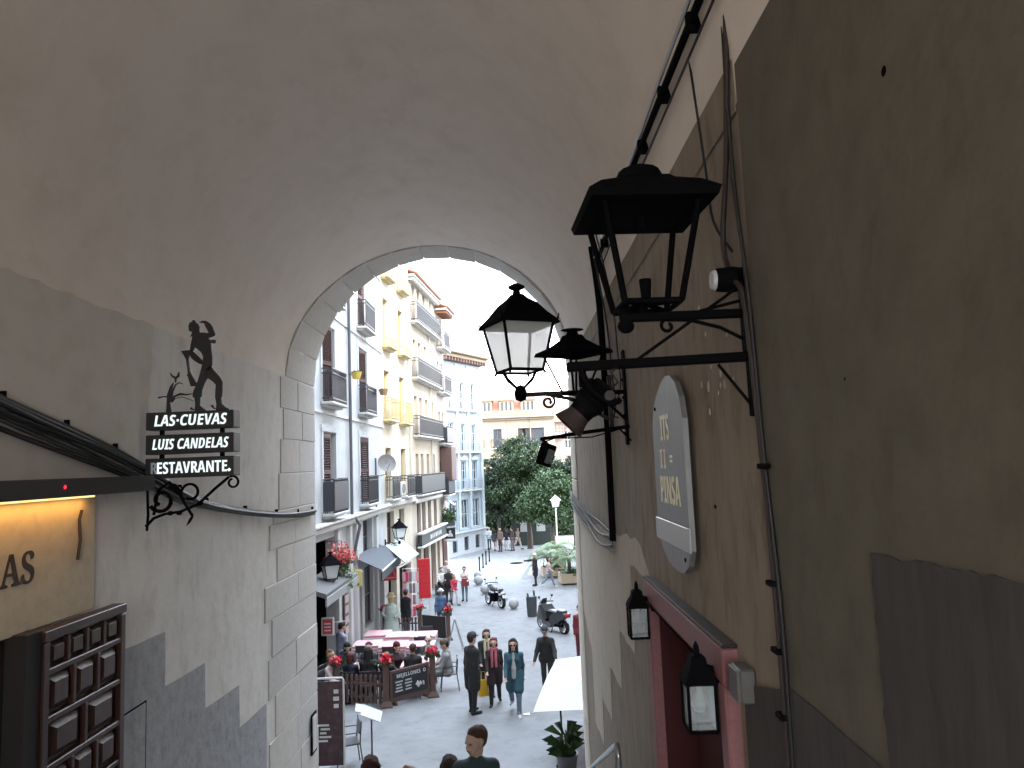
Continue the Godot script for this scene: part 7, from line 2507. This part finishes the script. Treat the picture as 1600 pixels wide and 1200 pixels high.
func build_people():
	var walk_a := {"lt": 0.42, "lk": 0.12, "rt": -0.32, "rk": 0.5, "la": [-0.4, 0.1, 0.3], "ra": [0.42, 0.08, 0.5]}
	var mk := func(base: Dictionary, extra: Dictionary) -> Dictionary:
		var d := base.duplicate()
		d.merge(extra, true)
		return d
	var stand := {"lt": 0.04, "rt": -0.04, "rk": 0.05}
	var BLACK := [0.018, 0.017, 0.018]
	var JEANS := [0.06, 0.10, 0.16]
	# centre of the street
	person("man in black coat and dark cap standing still, back half turned", on_ground(-1.22, -18.1), PI * 0.72, "man_coat", mk.call(stand, {"cut": "coat", "hat": "cap", "puff": 1.1, "la": [-0.1, 0.08, 0.2], "ra": [-0.1, 0.08, 0.2], "yaw": 0.2}), {"top": BLACK, "legs": [0.015, 0.015, 0.017], "hat": [0.03, 0.03, 0.035]}, 1.84)
	var teal := person("woman with long dark hair, sunglasses, open teal coat and jeans", on_ground(-0.22, -17.95), -0.05, "woman_teal", mk.call(walk_a, {"fem": true, "hair": "long", "cut": "coat", "shades": true, "puff": 1.02}), {"top": [0.03, 0.085, 0.115], "legs": [0.10, 0.14, 0.19], "shoes": [0.6, 0.6, 0.6], "hair": [0.02, 0.012, 0.01]}, 1.76)
	var sm := MB.new()
	nets(sm, [[Vector3(0.0, 1.38, 0.115), Vector3(0.0, 1.05, 0.118), 0.032, 0.05], [Vector3(0, 1.05, 0.118), Vector3(0, 0.86, 0.105), 0.05, 0.062]], 0.024, 0.04)
	part(teal, "blouse", sm, cloth([0.42, 0.42, 0.44]))
	person("woman with auburn hair, dark coat and long pink scarf", on_ground(-0.72, -18.9), 0.0, "woman_scarf", mk.call(walk_a, {"fem": true, "hair": "bob", "cut": "coat", "scarf": true, "lt": -0.2, "rt": 0.25, "lk": 0.3, "rk": 0.05}), {"top": [0.03, 0.016, 0.02], "legs": BLACK, "scarf": [0.50, 0.14, 0.18], "hair": [0.12, 0.025, 0.02]}, 1.62)
	carry_bag("bright yellow carrier bag held by the woman with the pink scarf", on_ground(-1.0, -18.8) + Vector3(0, 0.62, 0), 0.3, Vector3(0.25, 0.38, 0.1), [0.62, 0.36, 0.02])
	person("woman in black jacket with cream scarf walking behind the pink scarf", on_ground(-0.95, -20.1), 0.1, "woman_scarf_b", mk.call(walk_a, {"fem": true, "hair": "bob", "cut": "coat", "scarf": true, "puff": 1.15}), {"top": BLACK, "legs": BLACK, "scarf": [0.58, 0.50, 0.36], "hair": [0.035, 0.02, 0.012]}, 1.7)
	person("man in dark jacket and cap leaning behind the white parasol", on_ground(0.62, -19.9), -0.25, "man_lean", mk.call(stand, {"cut": "jacket", "hat": "cap", "puff": 1.15, "lean": 0.16, "nod": 0.25, "la": [0.5, 0.35, 0.5], "ra": [0.2, 0.25, 0.4]}), {"top": [0.022, 0.022, 0.02], "legs": [0.04, 0.04, 0.035], "hat": [0.05, 0.05, 0.06]}, 1.72)
	# farther up the street
	person("man in blue jacket and pale hat walking away", on_ground(-3.2, -30.2), PI - 0.2, "man_hat", mk.call(walk_a, {"hat": "brim", "puff": 1.12, "lt": 0.1, "rt": -0.1, "rk": 0.12}), {"top": [0.07, 0.12, 0.22], "legs": [0.06, 0.075, 0.11], "hat": [0.42, 0.48, 0.55], "hair": [0.2, 0.2, 0.2]}, 1.66)
	carry_bag("maroon shoulder bag at the side of the man in blue", on_ground(-2.92, -30.15) + Vector3(0, 1.02, 0), 0.5, Vector3(0.28, 0.4, 0.14), [0.09, 0.02, 0.025])
	person("person in long dark coat and hat at the shop door", on_ground(-4.55, -29.9), PI * 0.85, "man_coat", {}, {"top": [0.014, 0.016, 0.022], "legs": [0.035, 0.06, 0.12], "hat": [0.1, 0.1, 0.12]}, 1.72)
	person("man in black clothes hugging someone near the red display", on_ground(-3.5, -37.0), 0.15, "man_hold", mk.call(stand, {"la": [0.5, 0.1, 1.3], "ra": [0.5, 0.1, 1.3], "hair": "thin"}), {"top": BLACK, "legs": [0.018, 0.018, 0.02], "hair": [0.3, 0.28, 0.26]}, 1.78)
	person("woman with red bag beside the man in black", on_ground(-3.22, -36.7), 0.5, "woman_walk", mk.call(walk_a, {"fem": true, "hair": "bob"}), {"top": [0.45, 0.04, 0.07], "legs": [0.4, 0.4, 0.42], "hair": [0.25, 0.17, 0.1]}, 1.5)
	person("woman in white top and jeans with a bag, facing the passage", on_ground(-2.77, -37.6), -0.1, "woman_bag", mk.call(stand, {"fem": true, "hair": "short", "la": [0.3, 0.15, 1.1], "ra": [0.3, 0.1, 1.2]}), {"top": [0.6, 0.52, 0.5], "legs": [0.16, 0.22, 0.28], "hair": [0.03, 0.025, 0.02]}, 1.68)
	carry_bag("dark red handbag against the woman in white", on_ground(-2.72, -37.35) + Vector3(0, 1.12, 0), 0.1, Vector3(0.4, 0.34, 0.12), [0.2, 0.03, 0.03], 0.1)
	person("white haired man in black coat pointing across the street", on_ground(0.86, -41.3), -1.3, "man_point", mk.call(stand, {"cut": "coat", "hair": "short", "ra": [1.45, 0.2, 0.1], "la": [0.1, 0.1, 0.4], "puff": 1.1}), {"top": [0.02, 0.016, 0.018], "legs": [0.05, 0.025, 0.03], "hair": [0.7, 0.7, 0.7]}, 1.76)
	person("woman in pale pink sweater and jeans walking right", on_ground(1.56, -40.6), 1.3, "woman_walk", {}, {"top": [0.55, 0.40, 0.38], "legs": [0.18, 0.24, 0.30], "shoes": [0.7, 0.7, 0.7], "hair": [0.03, 0.02, 0.015]}, 1.66)
	person("waiter in white shirt sitting outside the far shop", Vector3(-4.15, ground_y(-39.6) + 0.15, -39.6), 0.5, "sit_a", {"sit": true, "lt": 1.45, "rt": 1.45, "lk": 1.5, "rk": 1.4, "la": [0.6, 0.15, 0.9], "ra": [0.7, 0.15, 0.8], "lean": 0.08}, {"top": [0.6, 0.6, 0.6], "legs": BLACK}, 1.72)
	var cr := thing("brown_crate", "brown wooden crate under the sitting waiter", "crate", on_ground(-4.2, -39.75), 0.3)
	var cm := MB.new()
	cm.cbox(Vector3(0, 0.26, 0), Vector3(0.5, 0.52, 0.5), 0.01)
	part(cr, "box", cm, M.fence_wood)
	person("person in dark clothes standing beside the waiter", on_ground(-3.95, -40.4), 0.3, "man_hold", {}, {"top": [0.4, 0.38, 0.38], "legs": BLACK, "hair": [0.02, 0.015, 0.01]}, 1.68)
	# distant group under the trees
	var grp := [[-2.25, -58.2, 1.7, [0.55, 0.58, 0.6], [0.04, 0.05, 0.07], "in white at the left end"], [-1.75, -56.6, 1.66, [0.03, 0.03, 0.04], [0.3, 0.2, 0.17], "in black with light trousers"], [-1.35, -56.3, 1.8, [0.12, 0.08, 0.07], [0.03, 0.03, 0.03], "in brown, tallest"], [-0.9, -56.9, 1.72, [0.02, 0.02, 0.025], [0.45, 0.45, 0.45], "in black with pale trousers"], [-0.45, -56.5, 1.75, [0.05, 0.03, 0.035], [0.12, 0.1, 0.1], "in maroon"], [-0.05, -57.4, 1.7, [0.25, 0.17, 0.15], [0.4, 0.36, 0.34], "in tan at the right end"]]
	for i in grp.size():
		var g = grp[i]
		person("distant person %s of the group under the trees" % g[5], on_ground(g[0], g[1]), rng.randf() * TAU, ["man_hold", "woman_walk", "man_far", "woman_bag", "man_far", "woman_walk"][i], mk.call(stand, {}), {"top": g[3], "legs": g[4]}, g[2], "distant group under the trees")
	# people coming up the stair
	var sp := func(x, z): return Vector3(x, stair_y(z), z)
	person("brown haired man in dark teal sweater climbing the stair, head turned left", sp.call(-0.53, -8.0), 0.1, "man_up", mk.call(walk_a, {"yaw": -0.9, "lt": 0.5, "lk": 0.6, "rt": -0.1, "rk": 0.1}), {"top": [0.035, 0.06, 0.065], "legs": JEANS, "hair": [0.06, 0.032, 0.02]}, 1.86)
	person("woman with long dark hair climbing beside the man in teal", sp.call(-0.82, -8.2), 0.05, "woman_up", mk.call(walk_a, {"fem": true, "hair": "long", "nod": 0.35}), {"top": [0.12, 0.1, 0.1], "legs": JEANS, "hair": [0.03, 0.015, 0.012]}, 1.7)
	person("reddish blonde woman climbing the stair between two brunettes", sp.call(-1.25, -8.2), 0.3, "woman_up_b", mk.call(walk_a, {"fem": true, "hair": "bob", "nod": 0.3, "yaw": 0.5}), {"top": [0.1, 0.08, 0.09], "legs": BLACK, "hair": [0.22, 0.09, 0.045]}, 1.6)
	person("dark haired woman at the left below the menu stand", sp.call(-1.64, -8.1), -0.1, "woman_up", {}, {"top": [0.06, 0.05, 0.06], "legs": JEANS, "hair": [0.05, 0.018, 0.016]}, 1.6)
	# terrace guests: seat position, facing, height
	var sit := {"sit": true, "lt": 1.5, "rt": 1.5, "lk": 1.5, "rk": 1.5, "la": [0.5, 0.1, 0.9], "ra": [0.5, 0.1, 0.9], "lean": 0.1}
	var guests := [
		["guest in grey hoodie and brown beanie on the right of the terrace", -2.05, -20.75, -1.45, "sit_hood", mk.call(sit, {"cut": "hood", "hat": "beanie", "puff": 1.1, "nod": 0.2}), {"top": [0.26, 0.26, 0.26], "legs": [0.2, 0.2, 0.2], "hat": [0.10, 0.075, 0.05]}, 1.78],
		["guest in black leather jacket with back to the menu panel", -2.92, -20.1, PI, "sit_jacket", mk.call(sit, {"puff": 1.12, "yaw": 0.3}), {"top": [0.02, 0.018, 0.02], "hair": [0.06, 0.03, 0.025]}, 1.8],
		["guest in dark red knit hat at the front right table", -3.55, -21.2, 0.7, "sit_hat", mk.call(sit, {"hat": "beanie", "hair": "bob", "fem": true}), {"top": [0.04, 0.02, 0.025], "hat": [0.07, 0.008, 0.012]}, 1.68],
		["bald guest in sunglasses and striped scarf facing the passage", -2.7, -21.85, 0.0, "sit_shades", mk.call(sit, {"hair": "thin", "shades": true, "puff": 1.1, "scarf": true}), {"top": [0.05, 0.05, 0.055], "scarf": [0.35, 0.35, 0.36], "hair": [0.35, 0.3, 0.26]}, 1.78],
		["red haired guest with back turned beside the picket post", -3.55, -19.6, PI - 0.3, "sit_long", mk.call(sit, {"fem": true, "hair": "long"}), {"top": [0.02, 0.02, 0.025], "hair": [0.28, 0.09, 0.04]}, 1.66],
		["guest all in black with long dark hair behind the pickets", -4.02, -19.75, PI + 0.1, "sit_long", {}, {"top": [0.012, 0.012, 0.014], "hair": [0.014, 0.012, 0.014]}, 1.82],
		["guest in black jacket facing the passage at the front left table", -4.3, -21.25, 0.05, "sit_front", mk.call(sit, {"hair": "short"}), {"top": [0.018, 0.02, 0.024], "hair": [0.08, 0.03, 0.03]}, 1.74],
		["dark haired guest by the shop wall at the front left table", -4.95, -21.4, 0.4, "sit_hat", {}, {"top": [0.02, 0.02, 0.025], "hat": [0.02, 0.018, 0.022]}, 1.7],
		["auburn guest in navy behind the left post flowers", -4.5, -19.75, PI - 0.1, "sit_bob", mk.call(sit, {"fem": true, "hair": "bob"}), {"top": [0.015, 0.016, 0.03], "hair": [0.09, 0.02, 0.018]}, 1.66],
		["guest in pale pink shirt half hidden by the left jamb", -5.0, -19.6, 1.3, "sit_front", {}, {"top": [0.6, 0.48, 0.47], "legs": [0.05, 0.05, 0.08], "hair": [0.16, 0.09, 0.05]}, 1.72],
		["guest in dark top with light brown hair beside the wall", -5.2, -20.3, 1.2, "sit_bob", {}, {"top": [0.03, 0.02, 0.022], "hair": [0.16, 0.08, 0.04]}, 1.7]]
	for g in guests:
		var p := on_ground(g[1], g[2])
		person(g[0], p, g[3], g[4], g[5], g[6], g[7], "guests on the terrace")
		cafe_chair("chair of the " + g[0].split(" ", true, 5)[0] + " " + g[0].substr(g[0].find(" ") + 1), p + Vector3(0, 0.0, 0) - Vector3(sin(g[3]), 0, cos(g[3])) * 0.03, g[3], M.body_black)
	person("waiter in grey blue hooded top standing by the bar front", on_ground(-5.22, -21.9), PI * 0.75, "man_hood", mk.call(stand, {"cut": "hood", "nod": 0.3}), {"top": [0.30, 0.32, 0.42], "legs": [0.04, 0.045, 0.06]}, 1.74)
	person("person in maroon partly hidden by the right jamb", on_ground(1.88, -24.4), 0.0, "man_far", {}, {"top": [0.16, 0.02, 0.03], "legs": [0.12, 0.02, 0.03], "hair": [0.02, 0.02, 0.02]}, 1.7)
